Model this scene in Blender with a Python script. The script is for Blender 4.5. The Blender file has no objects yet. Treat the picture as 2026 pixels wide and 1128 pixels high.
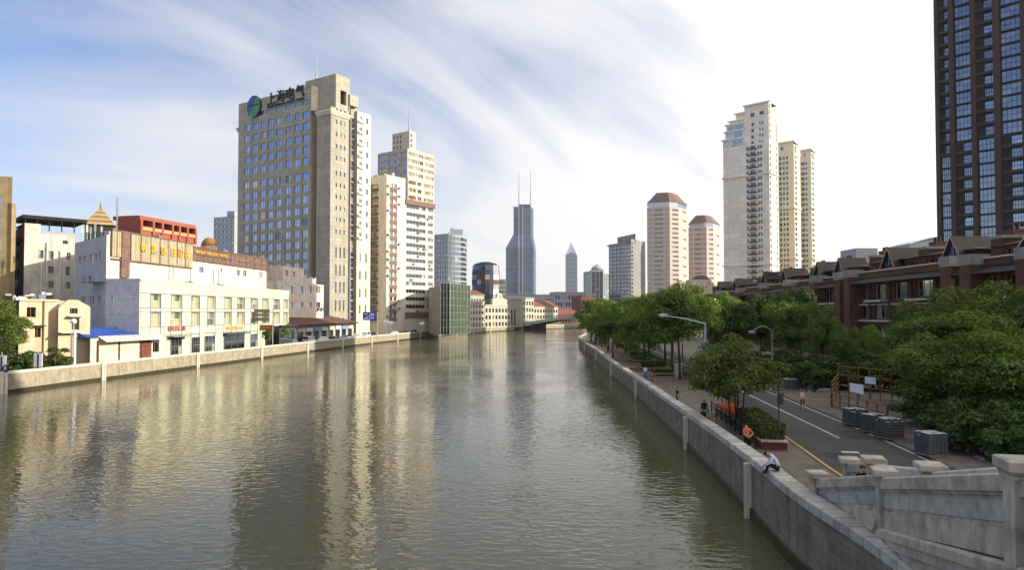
import bpy, bmesh, math, random
import numpy as np
from mathutils import Vector, Matrix
R = math.radians
random.seed(7)
rng = np.random.default_rng(7)
scene = bpy.context.scene
COL = scene.collection

# ---------------------------------------------------------------- camera
F, CX, PY, PITCH, CAMZ = 1351.0, 1013.0, 584.0, math.atan(0.0266), 10.0
cam_d = bpy.data.cameras.new('camera')
cam = bpy.data.objects.new('camera', cam_d); COL.objects.link(cam)
cam.location = (0, 0, CAMZ); cam.rotation_euler = (math.pi/2 + PITCH, 0, 0)
cam_d.sensor_width = 36; cam_d.lens = F/2026*36; cam_d.shift_y = 20/2026
cam_d.clip_start = 0.2; cam_d.clip_end = 20000
scene.camera = cam

# ---------------------------------------------------------------- sun, sky, exposure
SUN_EL, SUN_AZ = R(21), math.atan2(0.995, -0.10)       # azimuth clockwise from +Y
SD = Vector((math.sin(SUN_AZ)*math.cos(SUN_EL), math.cos(SUN_AZ)*math.cos(SUN_EL), math.sin(SUN_EL)))
sd = bpy.data.lights.new('sun', 'SUN'); sd.energy = 5.0; sd.angle = R(0.53); sd.color = (1.0, 0.91, 0.73)
sun = bpy.data.objects.new('sun', sd); COL.objects.link(sun)
sun.rotation_euler = SD.to_track_quat('Z', 'Y').to_euler(); sun.location = (300, -30, 200)
world = bpy.data.worlds.new('World'); scene.world = world; world.use_nodes = True
def build_world():
    nt = world.node_tree; N = nt.nodes; L = nt.links; N.clear()
    out = N.new('ShaderNodeOutputWorld'); bg = N.new('ShaderNodeBackground'); bg.inputs[1].default_value = 0.114
    sky = N.new('ShaderNodeTexSky'); sky.sky_type = 'NISHITA'; sky.sun_disc = False
    sky.sun_elevation = SUN_EL; sky.sun_rotation = SUN_AZ
    sky.air_density = 1.0; sky.dust_density = 0.8; sky.ozone_density = 4.0; sky.altitude = 0
    tc = N.new('ShaderNodeTexCoord')
    sep = N.new('ShaderNodeSeparateXYZ'); L.new(tc.outputs['Generated'], sep.inputs[0])
    def M(op, a, b=None, c=None):
        m = N.new('ShaderNodeMath'); m.operation = op
        for i, v in enumerate((a, b, c)):
            if v is None: continue
            if isinstance(v, (int, float)): m.inputs[i].default_value = v
            else: L.new(v, m.inputs[i])
        return m.outputs[0]
    zc = M('MAXIMUM', M('ADD', sep.outputs[2], 0.38), 0.15)
    cmb = N.new('ShaderNodeCombineXYZ')
    L.new(M('DIVIDE', sep.outputs[0], zc), cmb.inputs[0]); L.new(M('DIVIDE', sep.outputs[1], zc), cmb.inputs[1])
    mr0 = N.new('ShaderNodeMapping'); mr0.inputs['Rotation'].default_value = (0, 0, R(-38)); L.new(cmb.outputs[0], mr0.inputs[0])
    mp = N.new('ShaderNodeMapping'); mp.inputs['Scale'].default_value = (0.9, 2.0, 1); mp.inputs['Location'].default_value = (2.1, 0.55, 0)
    L.new(mr0.outputs[0], mp.inputs[0])
    n1 = N.new('ShaderNodeTexNoise'); n1.inputs['Scale'].default_value = 0.8; n1.inputs['Detail'].default_value = 5
    n1.inputs['Roughness'].default_value = 0.5; n1.inputs['Distortion'].default_value = 2.2; L.new(mp.outputs[0], n1.inputs[0])
    n2 = N.new('ShaderNodeTexNoise'); n2.inputs['Scale'].default_value = 1.6; n2.inputs['Detail'].default_value = 4
    L.new(cmb.outputs[0], n2.inputs[0])
    cl = M('ADD', M('MULTIPLY', n1.outputs[0], 0.62), M('MULTIPLY', n2.outputs[0], 0.45))
    # thin cirrus is thicker and brighter towards the sun
    dt = N.new('ShaderNodeVectorMath'); dt.operation = 'DOT_PRODUCT'
    L.new(tc.outputs['Generated'], dt.inputs[0]); dt.inputs[1].default_value = tuple(SD)
    glow = N.new('ShaderNodeMapRange'); glow.inputs[1].default_value = -0.55; glow.inputs[2].default_value = 0.95
    L.new(dt.outputs['Value'], glow.inputs[0])
    low = N.new('ShaderNodeMapRange'); low.inputs[1].default_value = 0.34; low.inputs[2].default_value = 0.0; L.new(sep.outputs[2], low.inputs[0])
    cl = M('ADD', M('ADD', cl, M('MULTIPLY', glow.outputs[0], 0.66)), M('MULTIPLY', M('POWER', low.outputs[0], 1.5), 0.30))
    mr = N.new('ShaderNodeMapRange'); mr.interpolation_type = 'SMOOTHSTEP'
    mr.inputs[1].default_value = 0.475; mr.inputs[2].default_value = 0.96; mr.inputs[4].default_value = 0.96; L.new(cl, mr.inputs[0])
    br = M('ADD', 5.4, M('MULTIPLY', M('POWER', glow.outputs[0], 1.6), 2.9))
    cc = N.new('ShaderNodeCombineColor')
    L.new(M('MULTIPLY', br, 1.0), cc.inputs[0]); L.new(M('MULTIPLY', br, 0.975), cc.inputs[1]); L.new(M('MULTIPLY', br, 0.965), cc.inputs[2])
    mix = N.new('ShaderNodeMix'); mix.data_type = 'RGBA'
    tn = N.new('ShaderNodeMix'); tn.data_type = 'RGBA'; tn.blend_type = 'MULTIPLY'; tn.inputs[0].default_value = 1; tn.inputs[7].default_value = (1.12, 1.01, 1.08, 1); L.new(sky.outputs[0], tn.inputs[6])
    L.new(mr.outputs[0], mix.inputs[0]); L.new(tn.outputs[2], mix.inputs[6]); L.new(cc.outputs[0], mix.inputs[7])
    L.new(mix.outputs[2], bg.inputs[0]); L.new(bg.outputs[0], out.inputs[0])
build_world()
scene.view_settings.view_transform = 'Standard'; scene.view_settings.look = 'None'
scene.view_settings.gamma = 1; scene.view_settings.exposure = 0.62
scene.cycles.max_bounces = 6; scene.cycles.diffuse_bounces = 3; scene.cycles.glossy_bounces = 3
scene.cycles.transparent_max_bounces = 8; scene.cycles.use_denoising = True
scene.cycles.caustics_reflective = False; scene.cycles.caustics_refractive = False

# ---------------------------------------------------------------- pixel <-> world (photo pixels 2026 x 1128)
def _ab(x, y): return (x-CX)/F, (PY-y)/F
def pt(x, y, Y):
    a, b = _ab(x, y); dy = math.cos(PITCH)-math.sin(PITCH)*b; k = Y/dy
    return Vector((a*k, Y, CAMZ+(math.sin(PITCH)+math.cos(PITCH)*b)*k))
def gp(x, Y, y=600):
    p = pt(x, y, Y); return (p.x, p.y)
def zy(y, Y): return pt(CX, y, Y).z
def on_ground(x, y, z):                               # point of the plane z under a pixel
    p = pt(x, y, 1.0); t = (z-CAMZ)/(p.z-CAMZ); return Vector((p.x*t, p.y*t, z))

# ---------------------------------------------------------------- materials
def s(r, g, b):
    f = lambda c: ((c/255+0.055)/1.055)**2.4 if c > 10 else c/255/12.92
    return (f(r), f(g), f(b))
MATS = {}
def mat(name, col, rough=0.8, metal=0.0, var=0.12, scale=0.6, bump=0.0, bscale=8.0, streak=0.0, brick=None, spec=0.3, var2=None, obrand=0.0):
    """brick = (width, height, mortar colour, mortar size, offset)"""
    m = bpy.data.materials.new(name); m.use_nodes = True; MATS[name] = m
    nt = m.node_tree; N = nt.nodes; L = nt.links
    p = N['Principled BSDF']; p.inputs['Roughness'].default_value = rough; p.inputs['Metallic'].default_value = metal
    p.inputs['Specular IOR Level'].default_value = spec
    uv = N.new('ShaderNodeUVMap'); geo = N.new('ShaderNodeNewGeometry')
    n = N.new('ShaderNodeTexNoise'); n.inputs['Scale'].default_value = scale; n.inputs['Detail'].default_value = 6; n.inputs['Roughness'].default_value = 0.65
    L.new(geo.outputs['Position'], n.inputs['Vector'])
    base = N.new('ShaderNodeRGB'); base.outputs[0].default_value = (*col, 1)
    cur = base.outputs[0]
    if brick:
        bt = N.new('ShaderNodeTexBrick'); L.new(uv.outputs[0], bt.inputs['Vector'])
        bt.inputs['Scale'].default_value = 1; bt.inputs['Brick Width'].default_value = brick[0]; bt.inputs['Row Height'].default_value = brick[1]
        bt.inputs['Mortar Size'].default_value = brick[3]; bt.offset = brick[4] if len(brick) > 4 else 0.5
        bt.inputs['Color1'].default_value = (*col, 1); bt.inputs['Color2'].default_value = (*[c*0.82 for c in col], 1)
        bt.inputs['Mortar'].default_value = (*brick[2], 1); bt.inputs['Mortar Smooth'].default_value = 0.2
        cur = bt.outputs['Color']
    def mixin(cur, fac, c2):
        mx = N.new('ShaderNodeMix'); mx.data_type = 'RGBA'; mx.blend_type = 'MULTIPLY'
        L.new(fac, mx.inputs[0]); L.new(cur, mx.inputs[6]); mx.inputs[7].default_value = (*c2, 1); return mx.outputs[2]
    if var:
        mr = N.new('ShaderNodeMapRange'); mr.inputs[1].default_value = 0.35; mr.inputs[2].default_value = 0.75; mr.inputs[4].default_value = 1.0
        L.new(n.outputs[0], mr.inputs[0]); k = max(0.0, 1-var*2.2)
        c2 = var2 or (k, k*0.98, k*0.94)
        cur = mixin(cur, mr.outputs[0], c2)
    if streak:
        n3 = N.new('ShaderNodeTexNoise'); n3.inputs['Scale'].default_value = 1.0; n3.inputs['Detail'].default_value = 5
        mp = N.new('ShaderNodeMapping'); mp.inputs['Scale'].default_value = (1.6, 1.6, 0.07); L.new(geo.outputs['Position'], mp.inputs[0]); L.new(mp.outputs[0], n3.inputs[0])
        mr = N.new('ShaderNodeMapRange'); mr.inputs[1].default_value = 0.48; mr.inputs[2].default_value = 0.72; L.new(n3.outputs[0], mr.inputs[0])
        k = 1-streak; cur = mixin(cur, mr.outputs[0], (k, k*0.97, k*0.92))
    if obrand:
        oi = N.new('ShaderNodeObjectInfo'); mr = N.new('ShaderNodeMapRange'); mr.inputs[4].default_value = 1.0; L.new(oi.outputs['Random'], mr.inputs[0])
        k = 1-obrand; cur = mixin(cur, mr.outputs[0], (k, k, k))
    L.new(cur, p.inputs['Base Color'])
    if bump or brick:
        b = N.new('ShaderNodeBump'); b.inputs['Strength'].default_value = 0.6 if brick else 0.8
        b.inputs['Distance'].default_value = max(bump, 0.012)
        if brick and not bump:
            inv = N.new('ShaderNodeMath'); inv.operation = 'SUBTRACT'; inv.inputs[0].default_value = 1; L.new(bt.outputs['Fac'], inv.inputs[1]); L.new(inv.outputs[0], b.inputs['Height'])
        else:
            n2 = N.new('ShaderNodeTexNoise'); n2.inputs['Scale'].default_value = bscale; n2.inputs['Detail'].default_value = 5; L.new(geo.outputs['Position'], n2.inputs['Vector']); L.new(n2.outputs[0], b.inputs['Height'])
        L.new(b.outputs[0], p.inputs['Normal'])
    return m
def glass(name, dark=(0.02, 0.025, 0.03), tint=(0.75, 0.85, 1.0), refl=0.35, rough=0.06, curtain=0.18, ccol=(0.35, 0.33, 0.28), wob=0.012):
    m = bpy.data.materials.new(name); m.use_nodes = True; MATS[name] = m
    nt = m.node_tree; N = nt.nodes; L = nt.links; N.remove(N['Principled BSDF'])
    out = N['Material Output']; oi = N.new('ShaderNodeObjectInfo'); geo = N.new('ShaderNodeNewGeometry')
    rmp = N.new('ShaderNodeValToRGB'); cr = rmp.color_ramp; cr.interpolation = 'CONSTANT'
    cr.elements[0].color = (*dark, 1); cr.elements[1].position = 1-curtain; cr.elements[1].color = (*ccol, 1)
    e = cr.elements.new(max(0.01, 0.5-curtain/2)); e.color = (*[c*1.8 for c in dark], 1)
    ad = N.new('ShaderNodeMath'); ad.operation = 'ADD'; L.new(oi.outputs['Random'], ad.inputs[0]); L.new(geo.outputs['Random Per Island'], ad.inputs[1])
    fr = N.new('ShaderNodeMath'); fr.operation = 'FRACT'; L.new(ad.outputs[0], fr.inputs[0]); L.new(fr.outputs[0], rmp.inputs[0])
    d = N.new('ShaderNodeBsdfDiffuse'); L.new(rmp.outputs[0], d.inputs[0])
    g = N.new('ShaderNodeBsdfGlossy'); g.inputs['Color'].default_value = (*tint, 1); g.inputs['Roughness'].default_value = rough
    n = N.new('ShaderNodeTexNoise'); n.inputs['Scale'].default_value = 0.7; L.new(geo.outputs['Position'], n.inputs[0])
    b = N.new('ShaderNodeBump'); b.inputs['Strength'].default_value = 1; b.inputs['Distance'].default_value = wob; L.new(n.outputs[0], b.inputs['Height']); L.new(b.outputs[0], g.inputs['Normal'])
    fz = N.new('ShaderNodeLayerWeight'); fz.inputs[0].default_value = 0.45
    mr = N.new('ShaderNodeMapRange'); mr.inputs[3].default_value = refl; mr.inputs[4].default_value = 0.95; L.new(fz.outputs['Fresnel'], mr.inputs[0])
    mx = N.new('ShaderNodeMixShader'); L.new(mr.outputs[0], mx.inputs[0]); L.new(d.outputs[0], mx.inputs[1]); L.new(g.outputs[0], mx.inputs[2]); L.new(mx.outputs[0], out.inputs[0])
    return m
def leafmat(name, c1, c2, trans=0.35):
    m = bpy.data.materials.new(name); m.use_nodes = True; MATS[name] = m
    nt = m.node_tree; N = nt.nodes; L = nt.links; N.remove(N['Principled BSDF']); out = N['Material Output']
    geo = N.new('ShaderNodeNewGeometry'); oi = N.new('ShaderNodeObjectInfo')
    mx = N.new('ShaderNodeMix'); mx.data_type = 'RGBA'; mx.inputs[6].default_value = (*c1, 1); mx.inputs[7].default_value = (*c2, 1)
    L.new(geo.outputs['Random Per Island'], mx.inputs[0])
    hs = N.new('ShaderNodeHueSaturation'); mr = N.new('ShaderNodeMapRange'); mr.inputs[3].default_value = 0.66; mr.inputs[4].default_value = 1.28
    L.new(oi.outputs['Random'], mr.inputs[0]); L.new(mr.outputs[0], hs.inputs['Value']); L.new(mx.outputs[2], hs.inputs['Color'])
    mr2 = N.new('ShaderNodeMapRange'); mr2.inputs[3].default_value = 0.475; mr2.inputs[4].default_value = 0.512; L.new(oi.outputs['Random'], mr2.inputs[0]); L.new(mr2.outputs[0], hs.inputs['Hue'])
    d = N.new('ShaderNodeBsdfDiffuse'); L.new(hs.outputs[0], d.inputs[0])
    t = N.new('ShaderNodeBsdfTranslucent')
    mt = N.new('ShaderNodeMix'); mt.data_type = 'RGBA'; mt.blend_type = 'MULTIPLY'; mt.inputs[0].default_value = 1; mt.inputs[7].default_value = (1.3, 1.25, 0.5, 1); L.new(hs.outputs[0], mt.inputs[6]); L.new(mt.outputs[2], t.inputs[0])
    g = N.new('ShaderNodeBsdfGlossy'); g.inputs['Roughness'].default_value = 0.42; g.inputs['Color'].default_value = (0.9, 0.95, 0.9, 1)
    a = N.new('ShaderNodeMixShader'); a.inputs[0].default_value = trans; L.new(d.outputs[0], a.inputs[1]); L.new(t.outputs[0], a.inputs[2])
    b = N.new('ShaderNodeMixShader'); b.inputs[0].default_value = 0.025; L.new(a.outputs[0], b.inputs[1]); L.new(g.outputs[0], b.inputs[2]); L.new(b.outputs[0], out.inputs[0])
    return m

# ---------------------------------------------------------------- mesh builder
class MB:
    def __init__(self): self.v = []; self.f = []; self.m = []; self.ms = []
    def mi(self, m):
        if m not in self.ms: self.ms.append(m)
        return self.ms.index(m)
    def poly(self, pts, m):
        i = len(self.v); self.v += [tuple(p) for p in pts]; self.f.append(tuple(range(i, i+len(pts)))); self.m.append(self.mi(m))
    def prism(self, poly, z0, z1, m, top=None, bottom=False):
        n = len(poly)
        for i in range(n):
            a, b = poly[i], poly[(i+1) % n]
            self.poly([(a[0], a[1], z0), (b[0], b[1], z0), (b[0], b[1], z1), (a[0], a[1], z1)], m)
        self.poly([(a[0], a[1], z1) for a in poly], top or m)
        if bottom: self.poly([(a[0], a[1], z0) for a in reversed(poly)], m)
    def box(self, x0, y0, z0, x1, y1, z1, m): self.prism([(x0, y0), (x1, y0), (x1, y1), (x0, y1)], z0, z1, m, bottom=True)
    def obox(self, c, ang, lx, ly, z0, z1, m, top=None):
        ca, sa = math.cos(ang), math.sin(ang)
        P = [(c[0]+x*ca-y*sa, c[1]+x*sa+y*ca) for x, y in ((-lx/2, -ly/2), (lx/2, -ly/2), (lx/2, ly/2), (-lx/2, ly/2))]
        self.prism(P, z0, z1, m, top, True)
    def tube(self, p0, p1, r0, r1=None, n=8, m=None, caps=True):
        r1 = r0 if r1 is None else r1
        p0, p1 = Vector(p0), Vector(p1); d = (p1-p0).normalized()
        a = d.orthogonal().normalized(); b = d.cross(a)
        i = len(self.v)
        for p, r in ((p0, r0), (p1, r1)):
            for k in range(n):
                t = 2*math.pi*k/n; self.v.append(tuple(p+(a*math.cos(t)+b*math.sin(t))*r))
        mi = self.mi(m)
        for k in range(n):
            self.f.append((i+k, i+(k+1) % n, i+n+(k+1) % n, i+n+k)); self.m.append(mi)
        if caps:
            self.f.append(tuple(i+n+k for k in range(n))); self.m.append(mi)
            self.f.append(tuple(i+k for k in reversed(range(n)))); self.m.append(mi)
    def path(self, pts, radii, n=8, m=None):
        for k in range(len(pts)-1): self.tube(pts[k], pts[k+1], radii[k], radii[k+1], n, m)
    def mesh(self, name, off=(0, 0, 0), smooth=False):
        me = bpy.data.meshes.new(name); ox, oy, oz = off
        V = np.array(self.v, dtype=float).reshape(-1, 3)
        me.from_pydata((V-np.array(off)).tolist(), [], self.f)
        for m in self.ms: me.materials.append(MATS[m])
        me.polygons.foreach_set('material_index', self.m)
        uv = me.uv_layers.new(name='UVMap'); nl = len(me.loops)
        pn = np.empty(len(me.polygons)*3); me.polygons.foreach_get('normal', pn); pn = pn.reshape(-1, 3)
        lt = np.empty(len(me.polygons), dtype=int); me.polygons.foreach_get('loop_total', lt)
        vi = np.empty(nl, dtype=int); me.loops.foreach_get('vertex_index', vi)
        N = np.repeat(pn, lt, axis=0); P = V[vi]
        t = np.stack([-N[:, 1], N[:, 0]], 1); ln = np.maximum(np.linalg.norm(t, axis=1, keepdims=True), 1e-6); t = t/ln
        flat = np.abs(N[:, 2]) > 0.7
        U = np.where(flat, P[:, 0], (P[:, :2]*t).sum(1)); W = np.where(flat, P[:, 1], P[:, 2])
        uv.data.foreach_set('uv', np.stack([U, W], 1).ravel())
        if smooth: me.polygons.foreach_set('use_smooth', [True]*len(me.polygons))
        me.update(); return me
    def build(self, name, parent=None, off=None, smooth=False):
        if off is None: off = tuple(parent.matrix_basis.translation) if parent is not None else (0, 0, 0)
        o = bpy.data.objects.new(name, self.mesh(name, off, smooth)); COL.objects.link(o)
        if parent is not None: o.parent = parent
        else: o.location = off
        return o
def tag(o, label=None, cat=None, group=None, kind=None):
    for k, v in (('label', label), ('category', cat), ('group', group), ('kind', kind)):
        if v: o[k] = v
    return o
def thing(name, label, cat, loc, group=None):
    o = bpy.data.objects.new(name, None); COL.objects.link(o); o.location = loc; o.empty_display_size = 0.3
    return tag(o, label, cat, group)
def child(name, me, parent, wloc, rz=0.0):
    o = bpy.data.objects.new(name, me); COL.objects.link(o); o.parent = parent
    o.location = Vector(wloc)-parent.location; o.rotation_euler = (0, 0, rz); return o
def struct(mb, name, smooth=False): return tag(mb.build(name, smooth=smooth), kind='structure')
def text_mesh(txt, size, m, depth=0.12, bold=0.0):
    cu = bpy.data.curves.new('lettering', 'FONT'); cu.body = txt; cu.size = size; cu.extrude = depth; cu.resolution_u = 2; cu.offset = bold
    o = bpy.data.objects.new('lettering', cu); COL.objects.link(o)
    dg = bpy.context.evaluated_depsgraph_get(); me = bpy.data.meshes.new_from_object(o.evaluated_get(dg))
    bpy.data.objects.remove(o); me.materials.clear(); me.materials.append(MATS[m])
    V = np.empty(len(me.vertices)*3); me.vertices.foreach_get('co', V); V = V.reshape(-1, 3)
    W = V.copy(); W[:, 0] -= V[:, 0].min(); W[:, 1] = -V[:, 2]; W[:, 2] = V[:, 1]-V[:, 1].min()
    me.vertices.foreach_set('co', W.ravel()); me.update(); me['w'] = float(W[:, 0].max()); me['h'] = float(W[:, 2].max()); return me

def write(parent, txt, size, m, f, u0, u1, z, out, name, depth=.12):
    ms = [(c, text_mesh(c, size, m, depth, .02) if c != ' ' else None) for c in txt]; gap = size*.12
    W = sum((me['w'] if me else size*.3)+gap for c, me in ms)-gap; k = (u1-u0)/W; u = u0
    for c, me in ms:
        if me: p = f.at(u, out); o = child(name, me, parent, (p[0], p[1], z), f.ang); o.scale = (k, 1, 1)
        u += ((me['w'] if me else size*.3)+gap)*k
# ---------------------------------------------------------------- facades
class Face:
    """a vertical plane over P0->P1 (left to right seen from outside)"""
    def __init__(s_, P0, P1):
        s_.P0, s_.P1 = Vector(P0[:2]), Vector(P1[:2]); d = s_.P1-s_.P0; s_.len = d.length; s_.d = d.normalized()
        s_.n = Vector((s_.d.y, -s_.d.x)); s_.ang = math.atan2(s_.d.y, s_.d.x)
    def at(s_, u, out=0.0):
        p = s_.P0+s_.d*u+s_.n*out; return (p.x, p.y)
    def u(s_, x, y=600):
        k = Vector(gp(x, 1.0, y)); # ray X = k.x*t, Y = t
        A = Matrix(((s_.d.x, -k.x), (s_.d.y, -k.y))); r = s_.P0*-1
        det = A[0][0]*A[1][1]-A[0][1]*A[1][0]
        return (r.x*A[1][1]-A[0][1]*r.y)/det
    def z(s_, u, y): return zy(y, s_.at(u)[1])
    def hole(s_, x0, y0, x1, y1, kind=None, zu=None):
        u0, u1 = s_.u(x0, (y0+y1)/2), s_.u(x1, (y0+y1)/2); um = (u0+u1)/2
        h = [u0, u1, s_.z(um, y1), s_.z(um, y0)]
        return tuple(h+([kind] if kind else []))
WINCACHE = {}
def win_mesh(w, h, kind, frame, nx=2, ny=1, fw=0.07, proud=0.06):
    key = (round(w, 2), round(h, 2), kind, frame, nx, ny, fw)
    if key in WINCACHE: return WINCACHE[key]
    mb = MB(); 
    for i in range(nx):
        for j in range(ny):
            x0, x1, z0, z1 = w*i/nx, w*(i+1)/nx, h*j/ny, h*(j+1)/ny
            mb.poly([(x0, 0, z0), (x1, 0, z0), (x1, 0, z1), (x0, 0, z1)], kind)
    def bar(x0, x1, z0, z1):
        y = -proud
        mb.poly([(x0, y, z0), (x1, y, z0), (x1, y, z1), (x0, y, z1)], frame)
        mb.poly([(x0, 0, z0), (x0, y, z0), (x0, y, z1), (x0, 0, z1)], frame); mb.poly([(x1, y, z0), (x1, 0, z0), (x1, 0, z1), (x1, y, z1)], frame)
        mb.poly([(x0, y, z1), (x1, y, z1), (x1, 0, z1), (x0, 0, z1)], frame)
    if fw > 0:
        bar(0, w, 0, fw); bar(0, w, h-fw, h); bar(0, fw, fw, h-fw); bar(w-fw, w, fw, h-fw)
        for i in range(1, nx): bar(w*i/nx-fw/2, w*i/nx+fw/2, fw, h-fw)
        for j in range(1, ny): bar(fw, w-fw, h*j/ny-fw/2, h*j/ny+fw/2)
    me = mb.mesh('window'); WINCACHE[key] = me; return me
class Bld:
    def __init__(s_, name, label, cat, loc, group=None, frame='frame_grey', glass='g_dark', depth=0.3, nx=2, ny=1, fw=0.07, wname='window', join=False):
        s_.root = thing(name, label, cat, (loc[0], loc[1], loc[2] if len(loc) > 2 else 2.0), group); s_.mb = MB()
        s_.frame, s_.glass, s_.depth, s_.nx, s_.ny, s_.fw, s_.wname, s_.join = frame, glass, depth, nx, ny, fw, wname, join
        s_.jb = MB(); s_.nw = 0
    def wall(s_, f, z0, z1, m, holes=(), u0=0.0, u1=None, reveal=None, **kw):
        if not isinstance(f, Face): f = Face(*f)
        u1 = f.len if u1 is None else u1; depth = kw.get('depth', s_.depth)
        H = [(max(h[0], u0), min(h[1], u1), max(h[2], z0), min(h[3], z1), h[4] if len(h) > 4 else kw.get('glass', s_.glass)) for h in holes]
        H = [h for h in H if h[1]-h[0] > 0.05 and h[3]-h[2] > 0.05]
        us = sorted({round(x, 3) for h in H for x in h[:2]} | {round(u0, 3), round(u1, 3)}); zs = sorted({round(x, 3) for h in H for x in h[2:4]} | {round(z0, 3), round(z1, 3)})
        mb = s_.mb
        def q(ua, ub, za, zb):
            a, b = f.at(ua), f.at(ub); mb.poly([(a[0], a[1], za), (b[0], b[1], za), (b[0], b[1], zb), (a[0], a[1], zb)], m)
        for i in range(len(us)-1):
            um = (us[i]+us[i+1])/2; col = [h for h in H if h[0] < um < h[1]]; run = None
            for j in range(len(zs)-1):
                zm = (zs[j]+zs[j+1])/2
                inn = any(h[2] < zm < h[3] for h in col)
                if not inn and run is None: run = zs[j]
                if inn and run is not None: q(us[i], us[i+1], run, zs[j]); run = None
            if run is not None: q(us[i], us[i+1], run, zs[-1])
        rv = reveal or m
        for h in H:
            a, b = f.at(h[0]), f.at(h[1]); c, d = f.at(h[0], -depth), f.at(h[1], -depth); za, zb = h[2], h[3]
            mb.poly([(a[0], a[1], za), (b[0], b[1], za), (d[0], d[1], za), (c[0], c[1], za)], rv); mb.poly([(c[0], c[1], zb), (d[0], d[1], zb), (b[0], b[1], zb), (a[0], a[1], zb)], rv)
            mb.poly([(a[0], a[1], za), (c[0], c[1], za), (c[0], c[1], zb), (a[0], a[1], zb)], rv); mb.poly([(d[0], d[1], za), (b[0], b[1], za), (b[0], b[1], zb), (d[0], d[1], zb)], rv)
            if s_.join:
                s_.jb.poly([(c[0], c[1], za), (d[0], d[1], za), (d[0], d[1], zb), (c[0], c[1], zb)], h[4])
            else:
                w, hh = h[1]-h[0], zb-za
                if kw.get('quant', True): w, hh = round(w*10)/10+0.04, round(hh*10)/10+0.04
                gk = h[4]
                if gk == 'g_blue' and random.random() < .13: gk = random.choice(['g_black', 'g_dark', 'g_gold', 'g_curtain'])
                me = win_mesh(w, hh, gk, kw.get('frame', s_.frame), kw.get('nx', s_.nx), kw.get('ny', s_.ny), kw.get('fw', s_.fw))
                mid = f.at((h[0]+h[1])/2-w/2, -depth); child(kw.get('wname', s_.wname), me, s_.root, (mid[0], mid[1], (za+zb)/2-hh/2), f.ang); s_.nw += 1
        return f
    def block(s_, poly, z0, z1, m, holes=None, roof=None, skip=(), **kw):
        """poly counter-clockwise seen from above; holes {edge: [..]}"""
        n = len(poly); holes = holes or {}
        for i in range(n):
            if i in skip: continue
            s_.wall(Face(poly[i], poly[(i+1) % n]), z0, z1, m, holes.get(i, ()), **kw)
        s_.mb.poly([(p[0], p[1], z1) for p in poly], roof or 'roof_grey')
    def part(s_, name, mb, smooth=False): return mb.build(name, s_.root, smooth=smooth)
    def done(s_):
        if s_.mb.v: s_.part('wall', s_.mb)
        if s_.jb.v: s_.part('window_band', s_.jb)['kind'] = 'stuff'
        return s_.root
def roof_units(b, P, z, n, seed, smax=2.2):
    g = random.Random(seed); P = [Vector(p[:2]) for p in P]; e1, e2 = P[1]-P[0], P[3]-P[0]; ang = math.atan2(e1.y, e1.x)
    for i in range(n):
        p = P[0]+e1*g.uniform(.12, .88)+e2*g.uniform(.15, .85); w, d, h = g.uniform(.8, smax), g.uniform(.7, smax*.7), g.uniform(.7, smax*.9); q = MB()
        if i % 3 == 2: q.tube((p.x, p.y, z), (p.x, p.y, z+h), w*.4, w*.4, 12, 'galv'); q.tube((p.x, p.y, z+h), (p.x, p.y, z+h+.2), w*.4, .1, 12, 'galv')
        else: q.obox(p, ang, w, d, z+.15, z+h, ['frame_grey', 'far_grey', 'tin'][i % 3]); q.obox(p, ang, w*.7, d*.7, z, z+.15, 'charcoal')
        b.part('roof_unit', q)
def grid(us, zs, w, h, kind=None):
    return [(u-w/2, u+w/2, z-h/2, z+h/2)+((kind,) if kind else ()) for u in us for z in zs]
def lin(a, b, n): return [a+(b-a)*i/(n-1) for i in range(n)] if n > 1 else [a]
def rect(C, L, sl, t):
    """corner C nearest the viewer, L = unit vector of the left face going away, length sl, depth t -> ccw poly"""
    C = Vector(C[:2]); L = Vector(L).normalized(); Rr = Vector((L.y, -L.x))
    return [tuple(C+L*sl), tuple(C), tuple(C+Rr*t), tuple(C+L*sl+Rr*t)]
def cornice(mb, f, z, h, out, m, u0=None, u1=None, ext=0.0):
    u0 = -ext if u0 is None else u0; u1 = f.len+ext if u1 is None else u1
    P = [f.at(u0, out), f.at(u1, out), f.at(u1, -0.05), f.at(u0, -0.05)]; mb.prism(P, z, z+h, m, bottom=True)
# ---------------------------------------------------------------- the palette
mat('frame_grey', s(120, 125, 130), 0.5); mat('frame_white', s(215, 215, 210), 0.5); mat('frame_dark', (0.03, 0.03, 0.035), 0.4); mat('frame_blue', s(120, 140, 160), 0.5)
mat('roof_grey', (0.16, 0.155, 0.15), 0.9, var=0.25, scale=0.3); mat('dark', (0.02, 0.02, 0.022), 0.8); mat('steel', (0.35, 0.36, 0.37), 0.4, 0.7)
glass('g_dark'); glass('g_blue', dark=(0.02, 0.03, 0.05), tint=(0.58, 0.68, 1.0), refl=0.38, curtain=0.12)
glass('g_cyan', dark=(0.03, 0.045, 0.055), tint=(0.72, 0.8, 0.86), refl=0.26, curtain=0.05)
glass('g_curtain', dark=(0.10, 0.10, 0.07), refl=0.12, curtain=0.6, ccol=(0.42, 0.40, 0.24)); glass('g_black', dark=(0.008, 0.008, 0.009), refl=0.08, curtain=0.05)
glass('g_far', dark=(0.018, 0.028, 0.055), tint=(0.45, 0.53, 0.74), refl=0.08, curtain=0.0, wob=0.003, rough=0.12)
glass('g_gold', dark=(0.12, 0.09, 0.05), tint=(0.95, 0.85, 0.65), refl=0.3, curtain=0.3, ccol=(0.45, 0.38, 0.25))
mat('e_stone', s(174, 168, 155), 0.75, var=0.10, scale=0.15, streak=0.13, brick=(1.75, 1.3, s(120, 110, 92), 0.035, 0.0))
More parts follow.
